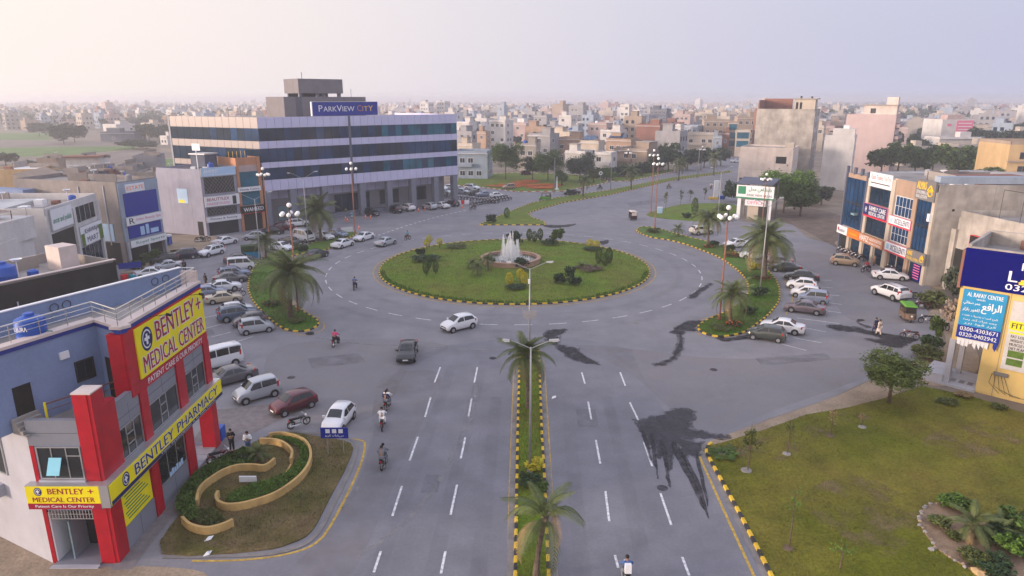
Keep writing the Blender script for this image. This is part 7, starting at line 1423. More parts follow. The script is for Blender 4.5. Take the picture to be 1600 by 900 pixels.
def car(kind, col, px, py, head, label, scale=1.0, name=None, world=None, group=None, z=.015):
    p = Vector(world) if world is not None else G(px, py); p.z = z
    nm = {'sedan': 'sedan_car', 'hatch': 'hatchback_car', 'mini': 'tall_hatchback', 'suv': 'off_road_car', 'van': 'minivan'}[kind]
    t = empty(name or nm, label, 'car' if kind != 'van' else 'van', p, R(head), group); t.scale = (scale,) * 3
    for nme, me, sub in car_meshes(kind, col):
        o = link(nme, me, t)
        for sn, sm in sub: link(sn, sm, o)
    return t
CARS = [  # left car park
 ('mini', 'c_silver', 401, 519, 28, 'silver tall hatchback nearest the kerb of the left palm island'), ('hatch', 'c_grey', 391, 508, 208, 'dark grey hatchback with its bonnet out, behind the silver tall hatchback'), ('suv', 'c_blue', 373, 499, 28, 'dark teal off-roader third in the left row'), ('hatch', 'c_white', 371, 491, 28, 'white hatchback behind the dark teal off-roader'), ('sedan', 'c_gold', 350, 472, 24, 'champagne sedan in the left car park', .95), ('sedan', 'c_bluegrey', 325, 463, 24, 'blue grey sedan tucked behind the champagne sedan'), ('sedan', 'c_white', 349, 454, 24, 'white sedan behind the champagne sedan'), ('sedan', 'c_grey', 360, 441, 24, 'dark grey car behind the white sedan in the left row'), ('suv', 'c_bluegrey', 366, 434, 24, 'blue grey estate in the left row', .95), ('van', 'c_white', 377, 421, 22, 'white minivan at the back of the left row'), ('sedan', 'c_grey', 374, 410, 22, 'grey sedan at the far end of the left row'),
 ('suv', 'c_white', 331, 399, 245, 'white crossover with black roof driving down the left street', .95), ('sedan', 'c_white', 352, 382, 62, 'white sedan driving away in front of the white shop building'), ('hatch', 'c_navy', 288, 404, 205, 'navy hatchback parked before the plastered shop', 1.1), ('suv', 'c_black', 257, 412, 215, 'black car at the verge left of the navy hatchback', .9), ('sedan', 'c_silver', 262, 420, 215, 'grey sedan half hidden by the roof railing', .9), ('sedan', 'c_white', 238, 433, 20, 'white coupe behind the medical centre roof'), ('hatch', 'c_silver', 397, 374, 195, 'silver hatchback facing left before the brown shop'),
 ('sedan', 'c_black', 424, 366, 200, 'dark sedan just right of the silver hatchback'), ('sedan', 'c_maroon', 440, 360, 30, 'dark red sedan by the office corner column'), ('suv', 'c_white', 466, 354, 32, 'white crossover behind the double arm lamp'), ('sedan', 'c_white', 440, 391, 330, 'pale sedan partly under the car park palm'), ('sedan', 'c_green', 455, 383, 330, 'dark green sedan left of the white van'), ('van', 'c_white', 476, 377, 322, 'white minivan with dark bumper beside the island palm', 1.15), ('sedan', 'c_white', 505, 374, 325, 'white sedan right of the white van'), ('sedan', 'c_bluegrey', 526, 370, 330, 'blue grey sedan beside the barrier sign'), ('sedan', 'c_white', 536, 386, 65, 'white sedan seen from behind at the island kerb'), ('sedan', 'c_white', 569, 375, 245, 'white sporty sedan facing the camera on the ring road'), ('sedan', 'c_silver', 603, 383, 62, 'silver sedan driving round the roundabout at left'), ('sedan', 'c_black', 494, 403, 62, 'black sedan on the ring road by the left island'),
 # office forecourt
 ('suv', 'c_black', 580, 337, 318, 'black sedan parked nose out by the office steps', .95), ('suv', 'c_black', 616, 332, 132, 'black off-roader parked tail out by the office'), ('suv', 'c_white', 636, 329, 132, 'white crossover parked tail out by the office'), ('hatch', 'c_silver', 671, 327, 132, 'silver hatchback parked tail out by the office', 1.1), ('sedan', 'c_white', 690, 325, 132, 'white sedan parked tail out by the office'), ('suv', 'c_black', 706, 322, 132, 'black crossover at the last office column', .9),
 ('sedan', 'c_silver', 696, 303, 320, 'pale sedan in the far lot behind the last column'), ('suv', 'c_white', 738, 297, 330, 'white pickup like car in the far lot'), ('sedan', 'c_silver', 723, 303, 330, 'silver sedan in the far lot'), ('hatch', 'c_green', 742, 305, 35, 'green grey hatchback in the far lot'), ('sedan', 'c_bluegrey', 757, 307, 35, 'slate sedan in the far lot'), ('hatch', 'c_white', 776, 309, 35, 'white hatchback beside the parked motorcycles'), ('sedan', 'c_white', 704, 296, 330, 'white sedan at the back of the far lot'), ('hatch', 'c_white', 690, 297, 330, 'white hatchback at the back of the far lot, leftmost'), ('mini', 'c_beige', 795, 296, 200, 'beige hatchback by the park lawn kerb'), ('hatch', 'c_silver', 716, 299, 330, 'pale hatchback in the middle of the far lot'),
 # upper road
 ('sedan', 'c_black', 893, 304, 195, 'black sedan on the road behind the upper median'), ('sedan', 'c_navy', 1162, 273, 75, 'dark blue car leaving along the upper road', 1.1), ('sedan', 'c_white', 1150, 254, 20, 'white car parked by the narrow shops, nearer one'), ('sedan', 'c_white', 1163, 252, 20, 'white car parked by the narrow shops, farther one'), ('hatch', 'c_silver', 1074, 230, 20, 'pale car parked above the brick shell'), ('mini', 'c_maroon', 822, 274, 10, 'dark red car behind the park lawn'),
 # right
 ('suv', 'c_ivory', 1096, 366, 22, 'ivory off-roader parked behind the right island', 1.0), ('sedan', 'c_white', 1150, 386, 200, 'pale blue white car behind the right island palms'), ('sedan', 'c_white', 1178, 404, 170, 'white car hidden by the large right palm'), ('sedan', 'c_purple', 1214, 414, 165, 'dark car at the far end of the right row'), ('sedan', 'c_black', 1227, 424, 160, 'black sedan second from the far end of the right row'), ('sedan', 'c_black', 1252, 438, 158, 'black sedan next to the white hatchback in the right row'), ('hatch', 'c_white', 1252, 451, 155, 'white hatchback in the right row, farther one'), ('hatch', 'c_white', 1259, 464, 155, 'white hatchback in the right row, nearer one'), ('mini', 'c_bluegrey', 1270, 473, 155, 'blue grey tall hatchback in the right row'), ('sedan', 'c_purple', 1257, 488, 152, 'purple grey sedan at the near end of the right row'), ('sedan', 'c_white', 1222, 518, 152, 'white sedan beside the kerb of the right island'), ('hatch', 'c_green', 1197, 530, 155, 'dark green hatchback at the near tip of the right island', 1.05),
 ('hatch', 'c_beige', 1320, 414, 335, 'bronze hatchback parked before the glass shop', 1.1), ('sedan', 'c_white', 1390, 436, 340, 'white sedan with an open door before the tan shops'), ('suv', 'c_white', 1390, 465, 105, 'large white off-roader seen from behind on the right', 1.08),
 # near left and moving
 ('van', 'c_white', 343, 573, 222, 'white van beside the medical centre', 1.1), ('sedan', 'c_grey', 360, 597, 222, 'brown grey sedan beside the white van'), ('mini', 'c_silver', 402, 622, 222, 'silver tall hatchback beside the brown grey sedan', 1.05), ('hatch', 'c_maroon', 459, 640, 226, 'dark maroon hatchback near the grass plot'), ('hatch', 'c_white', 530, 664, 263, 'white hatchback facing the camera behind the blue road sign', 1.0), ('hatch', 'c_white', 717, 514, 218, 'white hatchback crossing the ring road in front of the roundabout', 1.08), ('sedan', 'c_black', 637, 557, 273, 'black sedan heading towards the camera on the left carriageway')]
for e in CARS: car(*e[:6], scale=e[6] if len(e) > 6 else 1.0)
# ---- motorcycles
_MC = {}
def moto_parts(col):
    if col in _MC: return _MC[col]
    out = []
    for x in (.63, -.6):
        m = MB(); m.tube([(x + .27 * math.cos(t), 0, .30 + .27 * math.sin(t)) for t in [k * math.pi / 9 for k in range(19)]], .045, 6, caps=False)
        s = MB(); s.tube([(x, -.05, .3), (x, .05, .3)], .06, 8)
        for k in range(6): s.tube([(x, 0, .3), (x + .26 * math.cos(k * 1.047), 0, .3 + .26 * math.sin(k * 1.047))], .009, 4)
        out.append(('wheel', m.mesh('tyre', 'tyre', True), [('spokes', s.mesh('spokes', 'chrome'))]))
        m = MB(); m.tube([(x + .34 * math.cos(t), 0, .30 + .34 * math.sin(t)) for t in [R(30 + 20 * k) for k in range(7)]], .05, 5); out.append(('mudguard', m.mesh('mudguard', col), []))
    m = MB(); m.tube([(.63, .07, .3), (.45, .07, .85)], .025, 5).tube([(.63, -.07, .3), (.45, -.07, .85)], .025, 5).tube([(.42, 0, .8), (-.05, 0, .35), (-.6, .08, .3)], .03, 5).tube([(.42, 0, .82), (-.2, 0, .70), (-.7, 0, .72)], .03, 5).tube([(-.6, .09, .3), (-.45, .09, .68)], .025, 5).tube([(-.6, -.09, .3), (-.45, -.09, .68)], .025, 5); out.append(('frame', m.mesh('frame', 'plastic'), []))
    m = MB(); m.ball((.02, 0, .40), .17, 8, 6, sx=1.15, sy=.75).box(-.12, .2, -.1, .1, .26, .42); out.append(('engine', m.mesh('engine', 'rim', True, 40), []))
    m = MB(); m.ball((.18, 0, .80), .24, 10, 6, sx=1.15, sy=.55, sz=.55); out.append(('fuel_tank', m.mesh('fuel_tank', col, True), []))
    m = MB(); m.hexa([(-.72, -.11, .74), (0, -.12, .74), (0, .12, .74), (-.72, .11, .74), (-.74, -.10, .86), (-.02, -.09, .82), (-.02, .09, .82), (-.74, .10, .86)]); out.append(('seat', m.mesh('seat', 't_black'), []))
    m = MB(); m.tube([(.36, -.34, 1.02), (.46, -.15, .98), (.46, .15, .98), (.36, .34, 1.02)], .018, 5); out.append(('handlebar', m.mesh('handlebar', 'chrome'), []))
    m = MB(); m.tube([(.48, 0, .88), (.60, 0, .87)], [.06, .095], 10); out.append(('headlight', m.mesh('headlight', 'lamp'), []))
    m = MB(); m.tube([(.1, -.12, .3), (-.2, -.14, .26), (-.78, -.15, .34)], [.025, .04, .045], 6); out.append(('exhaust', m.mesh('exhaust', 'chrome'), []))
    m = MB().box(-.82, -.76, -.07, .07, .66, .76); out.append(('tail_light', m.mesh('tail_light', 'tail'), []))
    m = MB(); m.tube([(-.02, .1, .3), (.06, .26, .02)], .014, 4); out.append(('stand', m.mesh('stand', 'plastic'), []))
    _MC[col] = out; return out
def moto(px, py, head, col, label, lean=0.0, group=None, world=None):
    p = Vector(world) if world is not None else G(px, py); p.z = .02
    t = empty('motorcycle', label, 'motorcycle', p, 0, group); t.rotation_euler = (lean, 0, R(head))
    for nm, me, sub in moto_parts(col):
        o = link(nm, me, t)
        for sn, sm in sub: link(sn, sm, o)
    return t
# ================================================================== PEOPLE
_FIG = {}
def skin_mesh(V, E, Rd, m_, root=0, lev=1):
    me = bpy.data.meshes.new('figure'); me.from_pydata(V, E, []); me.materials.append(MT(m_))
    o = bpy.data.objects.new('figure', me)
    o.modifiers.new('s', 'SKIN'); sv = me.skin_vertices[0].data
    for i, r in enumerate(Rd): sv[i].radius = (r, r) if not isinstance(r, tuple) else r; sv[i].use_root = (i == root)
    o.modifiers['s'].use_smooth_shade = True
    sb = o.modifiers.new('u', 'SUBSURF'); sb.levels = lev; sb.render_levels = lev
    r = to_mesh(o); bpy.data.meshes.remove(me); r.materials.clear(); r.materials.append(MT(m_)); return r
POSE = {
 'stand': dict(pel=(0, 0, .94), che=(.01, 0, 1.27), nec=(0, 0, 1.46), hed=(.03, 0, 1.62), sh=(0, .18, 1.41), el=(-.02, .25, 1.14), wr=(.08, .24, .90), hip=(0, .09, .90), kn=(.02, .10, .49), an=(-.01, .11, .09), to=(.14, .13, .04)),
 'phone': dict(pel=(0, 0, .94), che=(.01, 0, 1.27), nec=(.02, 0, 1.46), hed=(.06, 0, 1.61), sh=(0, .18, 1.41), el=(.05, .26, 1.14), wr=(.27, .10, 1.24), hip=(0, .09, .90), kn=(.02, .10, .49), an=(-.01, .11, .09), to=(.14, .13, .04)),
 'walk': dict(pel=(0, 0, .93), che=(.03, 0, 1.26), nec=(.03, 0, 1.45), hed=(.07, 0, 1.61), sh=(.02, .18, 1.40), el=(-.06, .25, 1.14), wr=(.05, .25, .92), hip=(0, .09, .89), kn=(.1, .10, .50), an=(.06, .10, .09), to=(.20, .11, .05), asym=.22),
 'ride': dict(pel=(-.22, 0, .92), che=(-.12, 0, 1.22), nec=(-.06, 0, 1.42), hed=(0, 0, 1.58), sh=(-.09, .19, 1.37), el=(.10, .30, 1.14), wr=(.34, .31, 1.07), hip=(-.2, .10, .90), kn=(.20, .20, .72), an=(.05, .17, .36), to=(.20, .19, .32)),
 'pillion': dict(pel=(-.56, 0, .97), che=(-.50, 0, 1.27), nec=(-.46, 0, 1.46), hed=(-.42, 0, 1.62), sh=(-.49, .18, 1.42), el=(-.36, .27, 1.18), wr=(-.18, .20, 1.10), hip=(-.55, .10, .95), kn=(-.18, .22, .78), an=(-.34, .2, .42), to=(-.2, .22, .38)),
}
def figure(pose):
    if pose in _FIG: return _FIG[pose]
    p = POSE[pose]; sy = lambda v, s, dx=0: (v[0] + dx, v[1] * s, v[2])
    V = [p['pel'], p['che'], p['nec'], p['hed'], tuple(np.array(p['hed']) + (.0, 0, .09)), tuple(np.array(p['hed']) + (.11, 0, -.01))]; E = [(0, 1), (1, 2), (2, 3), (3, 4), (3, 5)]; Rd = [.135, .15, .055, .085, .06, .018]
    S = dict(top=([], [], []), leg=([], [], []))
    for s in (1, -1):
        dx = p.get('asym', 0) * s; i = len(V)
        wr = np.array(sy(p['wr'], s, -dx * .8)); el = np.array(sy(p['el'], s, -dx * .4)); d = (wr - el) / np.linalg.norm(wr - el)
        V += [sy(p['sh'], s), tuple(el), tuple(wr), tuple(wr + d * .08)]; E += [(1, i), (i, i + 1), (i + 1, i + 2), (i + 2, i + 3)]; Rd += [.065, .046, .03, .03]
        for k in range(4): V.append(tuple(wr + d * (.155 - .012 * abs(k - 1)) + np.array((.012 * (k - 1.5) * 2, 0, -.01)))); E.append((i + 3, len(V) - 1)); Rd.append(.009)
        V.append(tuple(wr + d * .09 + np.array((.05, 0, .0)))); E.append((i + 2, len(V) - 1)); Rd.append(.01)
        i = len(V); V += [sy(p['hip'], s), sy(p['kn'], s, dx * .6), sy(p['an'], s, dx), sy(p['to'], s, dx)]; E += [(0, i), (i, i + 1), (i + 1, i + 2), (i + 2, i + 3)]; Rd += [.095, .062, .042, .04]
    body = skin_mesh(V, E, Rd, 'skin')
    tv = [p['pel'], p['che'], tuple(np.array(p['nec']) - (0, 0, .04))]; te = [(0, 1), (1, 2)]; tr = [.165, .178, .085]
    lv = [p['pel']]; le = []; lr = [.16]
    for s in (1, -1):
        dx = p.get('asym', 0) * s; i = len(tv); tv += [sy(p['sh'], s), sy(p['el'], s, -dx * .4), tuple(np.array(sy(p['wr'], s, -dx * .8)) * .85 + np.array(sy(p['el'], s, -dx * .4)) * .15)]; te += [(1, i), (i, i + 1), (i + 1, i + 2)]; tr += [.085, .066, .05]
        i = len(lv); lv += [sy(p['hip'], s), sy(p['kn'], s, dx * .6), sy(p['an'], s, dx)]; le += [(0, i), (i, i + 1), (i + 1, i + 2)]; lr += [.115, .085, .068]
    top = (tv, te, tr); leg = (lv, le, lr)
    _FIG[pose] = (body, top, leg, p, {}); return _FIG[pose]
def person(loc, head, pose, shirt, trouser, label, robe=False, bag=None, parentless=True, hair='hair'):
    body, top, leg, p, cache = figure(pose)
    t = empty('person', label, 'person', loc, R(head))
    link('body', body, t)
    if ('t', shirt) not in cache: cache[('t', shirt)] = skin_mesh(*top, shirt)
    if ('l', trouser) not in cache: cache[('l', trouser)] = skin_mesh(*leg, trouser)
    link('shirt', cache[('t', shirt)], t); link('trousers', cache[('l', trouser)], t)
    h = p['hed']; MB().ball((h[0] - .015, 0, h[2] + .035), .108, 10, 6, sz=1.0).build('hair', hair, t, smooth=True)
    for s in (1, -1): MB().ball((h[0] + .085, s * .033, h[2] + .012), .012, 6, 4).build('eye', 'hair', t)
    for s in (1, -1):
        a = p['an']; dx = p.get('asym', 0) * s; MB().hexa([(a[0] + dx - .07, s * a[1] - .045, a[2] - .09), (a[0] + dx + .19, s * a[1] - .05, a[2] - .09), (a[0] + dx + .19, s * a[1] + .05, a[2] - .09), (a[0] + dx - .07, s * a[1] + .045, a[2] - .09), (a[0] + dx - .06, s * a[1] - .04, a[2] + .02), (a[0] + dx + .12, s * a[1] - .04, a[2] - .02), (a[0] + dx + .12, s * a[1] + .04, a[2] - .02), (a[0] + dx - .06, s * a[1] + .04, a[2] + .02)]).build('shoe', 't_black', t)
    if robe:
        q = p['pel']; MB().lathe([(.15, q[2] + .12), (.19, q[2]), (.22, q[2] - .25), (.25, q[2] - .48)], 14, (q[0], 0, 0), sx=.8).build('robe_skirt', shirt, t, smooth=True)
    if bag: MB().hexa([(p['che'][0] - .36, -.17, p['che'][2] - .28), (p['che'][0] - .15, -.17, p['che'][2] - .28), (p['che'][0] - .15, .17, p['che'][2] - .28), (p['che'][0] - .36, .17, p['che'][2] - .28), (p['che'][0] - .32, -.16, p['che'][2] + .2), (p['che'][0] - .14, -.16, p['che'][2] + .2), (p['che'][0] - .14, .16, p['che'][2] + .2), (p['che'][0] - .32, .16, p['che'][2] + .2)]).build('backpack', bag, t)
    return t
PE = [(363, 705, 300, 'phone', 't_black', 't_black', 'man in dark clothes looking at his phone by the planter', False), (389, 709, 290, 'phone', 't_white', 't_jean', 'man in a white shirt and jeans by the planter', False), (1367, 521, 100, 'walk', 't_navy', 't_navy', 'walker in a long navy robe on the right car park', True), (1373, 524, 100, 'walk', 't_cream', 't_cream', 'walker in a long pale robe on the right car park', True), (289, 425, 120, 'stand', 't_black', 't_black', 'man in black standing in the left street', False), (1365, 415, 190, 'stand', 't_brown', 't_brown', 'person in brown standing before the tan shops', True), (550, 340, 250, 'stand', 't_cyan', 't_white', 'person in a pale shawl on the office forecourt', True), (560, 333, 280, 'stand', 't_white', 't_grey', 'man in a white shirt on the office steps, left', False), (567, 332, 280, 'stand', 't_white', 't_grey', 'man in a white shirt on the office steps, right', False), (541, 337, 290, 'stand', 't_green', 't_navy', 'guard in a green vest at the office entrance', False), (692, 313, 200, 'stand', 't_navy', 't_navy', 'man in dark clothes by the far lot column', False), (322, 447, 60, 'stand', 't_black', 't_brown', 'person standing between the parked cars on the left', False)]
for px, py, hd, ps, a, b, lab, rb in PE: q = G(px, py); q.z = .03; person(q, hd, ps, a, b, lab, rb)
def rider(px, py, hd, col, shirt, trouser, label, mlabel, pill=None, bag=None, plabel=None):
    q = G(px, py); q.z = .02; moto(px, py, hd, col, mlabel); person(q, hd, 'ride', shirt, trouser, label, bag=bag)
    if pill: person(q, hd, 'pillion', pill, 't_grey', plabel or label.replace('rider', 'passenger'))
rider(555, 452, 88, 'c_black', 't_blue', 't_navy', 'rider in blue on the ring road left of the roundabout', 'black motorcycle under the rider in blue')
rider(525, 540, 80, 'c_maroon', 't_pink', 't_black', 'rider in a bright pink top by the left island tip', 'motorcycle under the rider in pink')
rider(606, 638, 85, 'c_black', 't_white', 't_grey', 'front rider of the pair in the left lane, farther motorcycle', 'motorcycle carrying a rider and a passenger in dark shirt', 't_navy', plabel='passenger in a dark navy shirt on the farther motorcycle')
rider(598, 668, 95, 'c_maroon', 't_white', 't_white', 'rider in white on the left carriageway', 'dark motorcycle under the rider in white')
rider(600, 728, 88, 'c_black', 't_grey', 't_grey', 'front rider of the nearest pair on the left carriageway', 'nearest motorcycle carrying two people on the left carriageway', 't_grey', plabel='passenger in a grey shirt on the nearest motorcycle')
rider(637, 375, 62, 'c_black', 't_cyan', 't_brown', 'rider in turquoise on the road before the office', 'motorcycle under the rider in turquoise')
rider(978, 912, 90, 'c_black', 't_blue', 't_grey', 'rider with a white backpack at the bottom edge', 'motorcycle at the bottom edge of the right carriageway', bag='t_white')
rider(937, 297, 200, 'c_black', 't_black', 't_black', 'rider in dark clothes on the far upper road', 'motorcycle under the dark rider on the far upper road')
rider(1045, 295, 30, 'c_maroon', 't_brown', 't_grey', 'rider in brown on the upper road', 'motorcycle under the brown clad rider')
rider(1111, 295, 240, 'c_black', 't_white', 't_red', 'rider in a white top beside the white pillar', 'motorcycle beside the white pillar')
rider(1353, 425, 200, 'c_maroon', 't_red', 't_black', 'rider in red before the tan shops', 'motorcycle under the rider in red')
rider(739, 328, 215, 'c_black', 't_brown', 't_black', 'rider leaving the motorcycle park', 'motorcycle leaving the motorcycle park')
for i, (px, py, hd, c, lab) in enumerate([(467, 667, 40, 'c_black', 'black motorcycle parked beside the maroon hatchback'), (345, 722, 35, 'c_maroon', 'maroon motorcycle parked at the pharmacy porch'), (1440, 483, 165, 'c_maroon', 'red motorcycle parked on the verge beside the big off-roader'), (1448, 505, 175, 'c_black', 'black motorcycle parked right of the loader rickshaw'), (1421, 530, 160, 'c_maroon', 'chrome and red motorcycle standing alone near the porch'), (1413, 464, 170, 'c_black', 'motorcycle behind the large white off-roader'), (1422, 467, 170, 'c_maroon', 'second motorcycle behind the large white off-roader'), (1474, 518, 200, 'c_maroon', 'red motorcycle behind the billboard building'), (1391, 424, 120, 'c_black', 'motorcycle parked at the tan shop pier'), (1397, 427, 120, 'c_maroon', 'second motorcycle parked at the tan shop pier'), (313, 378, 30, 'c_black', 'motorcycle on the verge by the white shop building'), (321, 377, 30, 'c_black', 'second motorcycle on the verge by the white shop building'), (372, 463, 30, 'c_maroon', 'red motorcycle parked in front of the white sedan')]): moto(px, py, hd, c, lab, .12)
for i in range(7): moto(1314 + i * 5.4, 395 + i * 2.3, 200, ['c_black', 'c_maroon'][i % 2], '%s parked motorcycle from the left in the row before the glass shop' % ['first', 'second', 'third', 'fourth', 'fifth', 'sixth', 'last'][i], .12, 'motorcycles before the glass shop')
random.seed(21)
for r_, (x0, y0, x1, y1, n) in enumerate([(718, 312, 776, 318, 13), (738, 322, 796, 313, 14), (693, 309, 704, 310, 4), (752, 316, 790, 310, 9)]):
    for i in range(n):
        t = i / max(1, n - 1); moto(x0 + (x1 - x0) * t, y0 + (y1 - y0) * t, random.choice((40, 46, 52, 225)) + random.uniform(-8, 8), random.choice(('c_black', 'c_black', 'c_maroon', 'c_navy')), 'parked motorcycle in the crowded motorcycle park beside the office', .1, 'motorcycle park beside the office')
# ---- rickshaws
def rickshaw(px, py, hd, body, top, label, loader=False):
    p = G(px, py); p.z = .02; t = empty('rickshaw', label, 'rickshaw', p, R(hd))
    for x, y in ((1.05, 0), (-.75, .55), (-.75, -.55)):
        w = MB(); w.tube([(x, y - .06, .26), (x, y + .06, .26)], .26, 14); o = w.build('wheel', 'tyre', t); MB().tube([(x, y - .07, .26), (x, y + .07, .26)], .13, 10).build('rim', 'rim', o)
    MB().hexa([(-1.3, -.62, .3), (.75, -.62, .3), (.75, .62, .3), (-1.3, .62, .3), (-1.35, -.65, .95), (.8, -.6, .85), (.8, .6, .85), (-1.35, .65, .95)]).build('body', body, t)
    MB().hexa([(.75, -.5, .35), (1.3, -.25, .4), (1.3, .25, .4), (.75, .5, .35), (.75, -.55, 1.0), (1.15, -.3, .95), (1.15, .3, .95), (.75, .55, 1.0)]).build('nose', body, t)
    for x in (-1.3, -.3, .7):
        for y in (-.6, .6): MB().tube([(x, y, .85), (x * .93, y * .95, 1.75)], .03, 5).build('roof_post', 'plastic', t)
    MB().hexa([(-1.4, -.68, 1.72), (.85, -.64, 1.70), (.85, .64, 1.70), (-1.4, .68, 1.72), (-1.25, -.55, 1.88), (.7, -.5, 1.86), (.7, .5, 1.86), (-1.25, .55, 1.88)]).build('canopy', top, t)
    MB().hexa([(.80, -.5, .98), (.84, -.5, .98), (.84, .5, .98), (.80, .5, .98), (.66, -.5, 1.66), (.70, -.5, 1.66), (.70, .5, 1.66), (.66, .5, 1.66)]).build('windscreen', 'carglass', t)
    MB().box(-1.1, -.2, -.5, .5, .95, 1.15).build('bench', 't_brown', t); MB().box(-1.42, -1.37, -.5, .5, 1.0, 1.6).build('rear_curtain', top if not loader else 't_brown', t)
    for y in (-.4, .4): MB().box(-1.4, -1.36, y - .08, y + .08, .6, .75).build('tail_light', 'tail', t)
    MB().tube([(1.28, 0, .8), (1.36, 0, .8)], .1, 10).build('headlight', 'lamp', t); return t
rickshaw(851, 313, 185, 't_green', 't_brown', 'green rickshaw on the road behind the upper median'); rickshaw(988, 343, 95, 't_black', 't_cream', 'rickshaw seen from behind right of the roundabout'); rickshaw(1418, 500, 255, 't_brown', 't_green', 'loader rickshaw with a lime green canopy on the right', True)
person(G(860, 312) + Vector((0, 0, .02)), 200, 'stand', 't_black', 't_black', 'person standing beside the green rickshaw')
# ================================================================== FAR CITY AND HAZE
random.seed(31)
FM = ['h_white', 'h_cream', 'h_grey', 'h_pink', 'h_tan', 'h_blue', 'h_concrete', 'h_brick', 'h_orange']
WT = [22, 13, 20, 10, 8, 16, 10, 5, 3]
_FH = {}
def far_mesh(v, m_):
    if (v, m_) in _FH: return _FH[(v, m_)]
    r = random.Random(v); m = MB(); w, d, h = r.uniform(7, 11), r.uniform(7, 11), r.choice((6.6, 7, 7.5, 9.8, 10.2, 11, 13))
    m.box(-w / 2, w / 2, -d / 2, d / 2, 0, h); t = .2
    for a in ((-w / 2, w / 2, -d / 2, -d / 2 + t), (-w / 2, w / 2, d / 2 - t, d / 2), (-w / 2, -w / 2 + t, -d / 2 + t, d / 2 - t), (w / 2 - t, w / 2, -d / 2 + t, d / 2 - t)): m.box(*a, h, h + .8)
    sx = r.uniform(-w / 4, w / 6); m.box(sx - 1.6, sx + 1.8, -1.5, 2.5, h, h + 2.8); m.box(sx - 2, sx + 2.2, -1.9, 2.9, h + 2.8, h + 3)
    if r.random() < .5: m.box(-w / 2 - .02, w / 2 * .2, -d / 2 - 1.1, -d / 2, h * .45, h * .45 + .9)
    nf = int(h / 3.2)
    for f in range(nf):
        for i in range(3):
            if r.random() < .8:
                x = -w / 2 + w * (i + .5) / 3; m.box(x - .7, x + .7, -d / 2 - .03, -d / 2 + .05, f * 3.2 + 1, f * 3.2 + 2.4, 1)
                y = -d / 2 + d * (i + .5) / 3; m.box(w / 2 - .05, w / 2 + .03, y - .7, y + .7, f * 3.2 + 1, f * 3.2 + 2.4, 1)
    if r.random() < .6: m.lathe([(.01, 0), (.8, 0), (.8, 1.4), (.01, 1.5)], 8, (w / 4, d / 4, h), 1)
    _FH[(v, m_)] = m.mesh('far_house', [m_, 'glass_dark']); return _FH[(v, m_)]
NAMES = dict(h_white='white', h_cream='cream', h_grey='grey', h_pink='pink', h_tan='tan', h_blue='blue grey', h_concrete='bare concrete', h_brick='brick red', h_orange='orange')
placed = [(o.matrix_world.translation.x, 0) for o in []]
occ = []
for e in HL:
    a = at_depth((e[0] + e[1]) / 2, e[2], e[3]); occ.append((a.x, e[3] + 6, 13))
occ += [(70, 190, 18), (80, 205, 18), (90, 194, 13), (124, 241, 18), (205, 330, 16), (176, 268, 16), (190, 300, 18), (215, 285, 14), (150, 262, 12), (236, 330, 18), (262, 300, 14), (136, 178, 22)]
def free(x, y, r):
    for a, b, c in occ:
        if (a - x) ** 2 + (b - y) ** 2 < (r + c * .75) ** 2: return False
    return True
def px_of(x, Y, z=8):
    return 800 + F_PX * x / (Y * CP + (CAM_H - z) * SP)
cnt = 0; tries = 0; side_lab = {0: 'left', 1: 'middle', 2: 'right'}
while cnt < 285 and tries < 40000:
    tries += 1; Y = 250 + 620 * random.random() ** .9; half = Y * .78; x = random.uniform(-half, half); p = px_of(x, Y)
    if p < 268 and Y < 560: continue
    if 268 <= p < 705 and Y < 400: continue
    if 1085 < p < 1240 and Y < 330: continue
    if 700 < p < 1080 and Y < 262: continue
    if p > 1235 and Y < 300: continue
    if p > 1330 and random.random() < .55: continue
    if not free(x, Y, 6.5): continue
    occ.append((x, Y, 7.5)); m_ = random.choices(FM, WT)[0]
    zone = 'left beyond the fields' if p < 268 else 'behind the glass office' if p < 705 else 'in the crowded middle rows' if p < 1200 else 'among the trees on the right'
    vr = random.randrange(14); me_ = far_mesh(vr, m_); tall = max(v.co.z for v in me_.vertices) > 12.5; band = 'in a nearer row' if Y < 450 else 'in a middle row' if Y < 640 else 'in a distant row'
    o = link('far_house', me_, None, (x, Y, 0), -.5 + random.choice((0, 0, 1.57)) + random.uniform(-.15, .15), label='hazy %s %s house %s, %s' % ('tall' if tall else 'low', NAMES[m_], band, zone.replace('in the crowded', 'among the crowded')), cat='house', group='%s %s houses %s %s' % ('tall' if tall else 'low', NAMES[m_], band, zone))
    o.scale = (random.uniform(.8, 1.15), random.uniform(.8, 1.15), random.uniform(.8, 1.2)); cnt += 1
# the rest of the city, one mass out to the horizon
V = MB(); r = random.Random(5); n = 0
mats = FM + ['glass_dark']
while n < 4600:
    Y = 430 + 3800 * r.random() ** 1.5; x = r.uniform(-.82, .82) * Y; p = px_of(x, Y)
    if Y < 900 and (p < 268 or not free(x, Y, 5)): continue
    if p > 1250 and r.random() < .35: n += 1; continue
    w, d, h = r.uniform(7, 15), r.uniform(7, 15), r.choice((6, 7, 7, 8, 10, 10.5, 12, 14)) * (1.0 if r.random() < .97 else 1.7); k = r.choices(range(9), WT)[0]; th = -.5 + r.uniform(-.2, .2)
    q = rect(x, Y, w, d, th); V.prism([tuple(c) for c in q], 0, h, k); s = rect(x + 1, Y, w * .35, d * .35, th); V.prism([tuple(c) for c in s], h, h + 2.6, k)
    if Y < 1600:
        f = Frame(q[0], q[1])
        for i in range(2): V.fbox(f, w * (.2 + .4 * i), w * (.36 + .4 * i), h * .55, h * .55 + 1.5, -.1, .04, 9)
    n += 1
V.build('distant_city', mats, label='hazy mass of low houses running to the horizon', cat='city', kind='stuff')
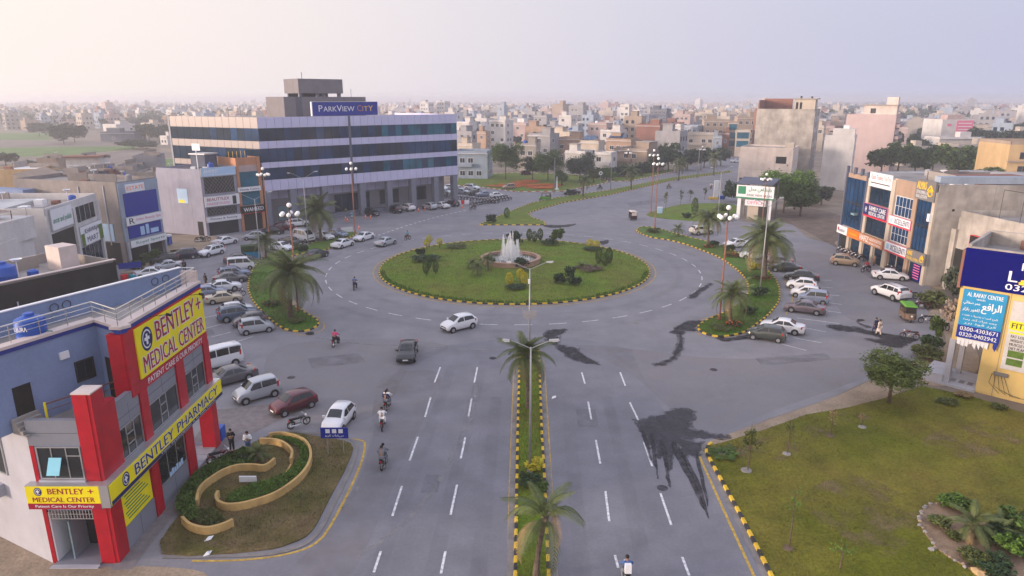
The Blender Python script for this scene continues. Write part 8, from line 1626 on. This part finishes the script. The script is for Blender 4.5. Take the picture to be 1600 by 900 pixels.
# far trees: individuals first, then the mass
random.seed(8); cnt = 0
for _ in range(4000):
    if cnt >= 280: break
    Y = 270 + 600 * random.random(); p = random.choice((random.uniform(1340, 1610), random.uniform(1340, 1610), random.uniform(700, 1340), random.uniform(-10, 280)))
    if p < 300 and Y < 560: continue
    if 700 < p < 1340 and Y < 330: continue
    x = (p - 800) / F_PX * (Y * CP + 16 * SP)
    if not free(x, Y, 3 if p > 1340 else 2.5): continue
    occ.append((x, Y, 3.5)); h = random.uniform(6, 11); zone = 'on the right' if p > 1340 else 'among the middle rows' if p > 690 else 'beyond the fields'
    t = empty('far_tree', 'hazy dark tree standing between far houses ' + zone, 'tree', (x, Y, 0), random.uniform(0, 6), 'far trees ' + zone)
    MB().tube([(0, 0, 0), (0, 0, h * .6)], [.3, .15], 5).build('trunk', 'bark', t)
    o = link('crown', crown('far', 'leaf_far', random.randrange(3)), t, (0, 0, h * .62)); s = random.uniform(3, 5.5); o.scale = (s, s, h * .38); cnt += 1
C = []
for _ in range(2200):
    Y = 620 + 2800 * random.random() ** 1.4; p = random.choice((random.uniform(1240, 1640), random.uniform(-40, 1640))); x = (p - 800) / F_PX * (Y * CP + 16 * SP); rr = random.uniform(4, 9)
    C.append(np.array([x, Y, rr * .8]) + NR.normal(size=(26, 3)) * np.array([rr * .55, rr * .55, rr * .35]))
C = np.concatenate(C); C[:, 2] = np.abs(C[:, 2])
link('distant_trees', leaf_cloud('distant_trees', C, 2.2, 'leaf_far', .3, .9), None, None, None, label='hazy mass of tree crowns between the far houses', cat='trees', kind='stuff')
# haze: still dusty air round the whole place
hm = bpy.data.materials.new('haze'); hm.use_nodes = True; N, L = hm.node_tree.nodes, hm.node_tree.links
N.remove(N['Principled BSDF']); pv = N.new('ShaderNodeVolumePrincipled'); pv.inputs['Density'].default_value = HAZE_D; pv.inputs['Color'].default_value = (.93, .92, .98, 1); pv.inputs['Anisotropy'].default_value = .55
L.new(pv.outputs['Volume'], N['Material Output'].inputs['Volume'])
MB().box(-8500, 8500, -380, 8500, -1.5, 31.0).build('haze', hm, label='pale dusty evening haze over the whole place', cat='haze', kind='stuff')

bpy.data.scenes.remove(SIDE)
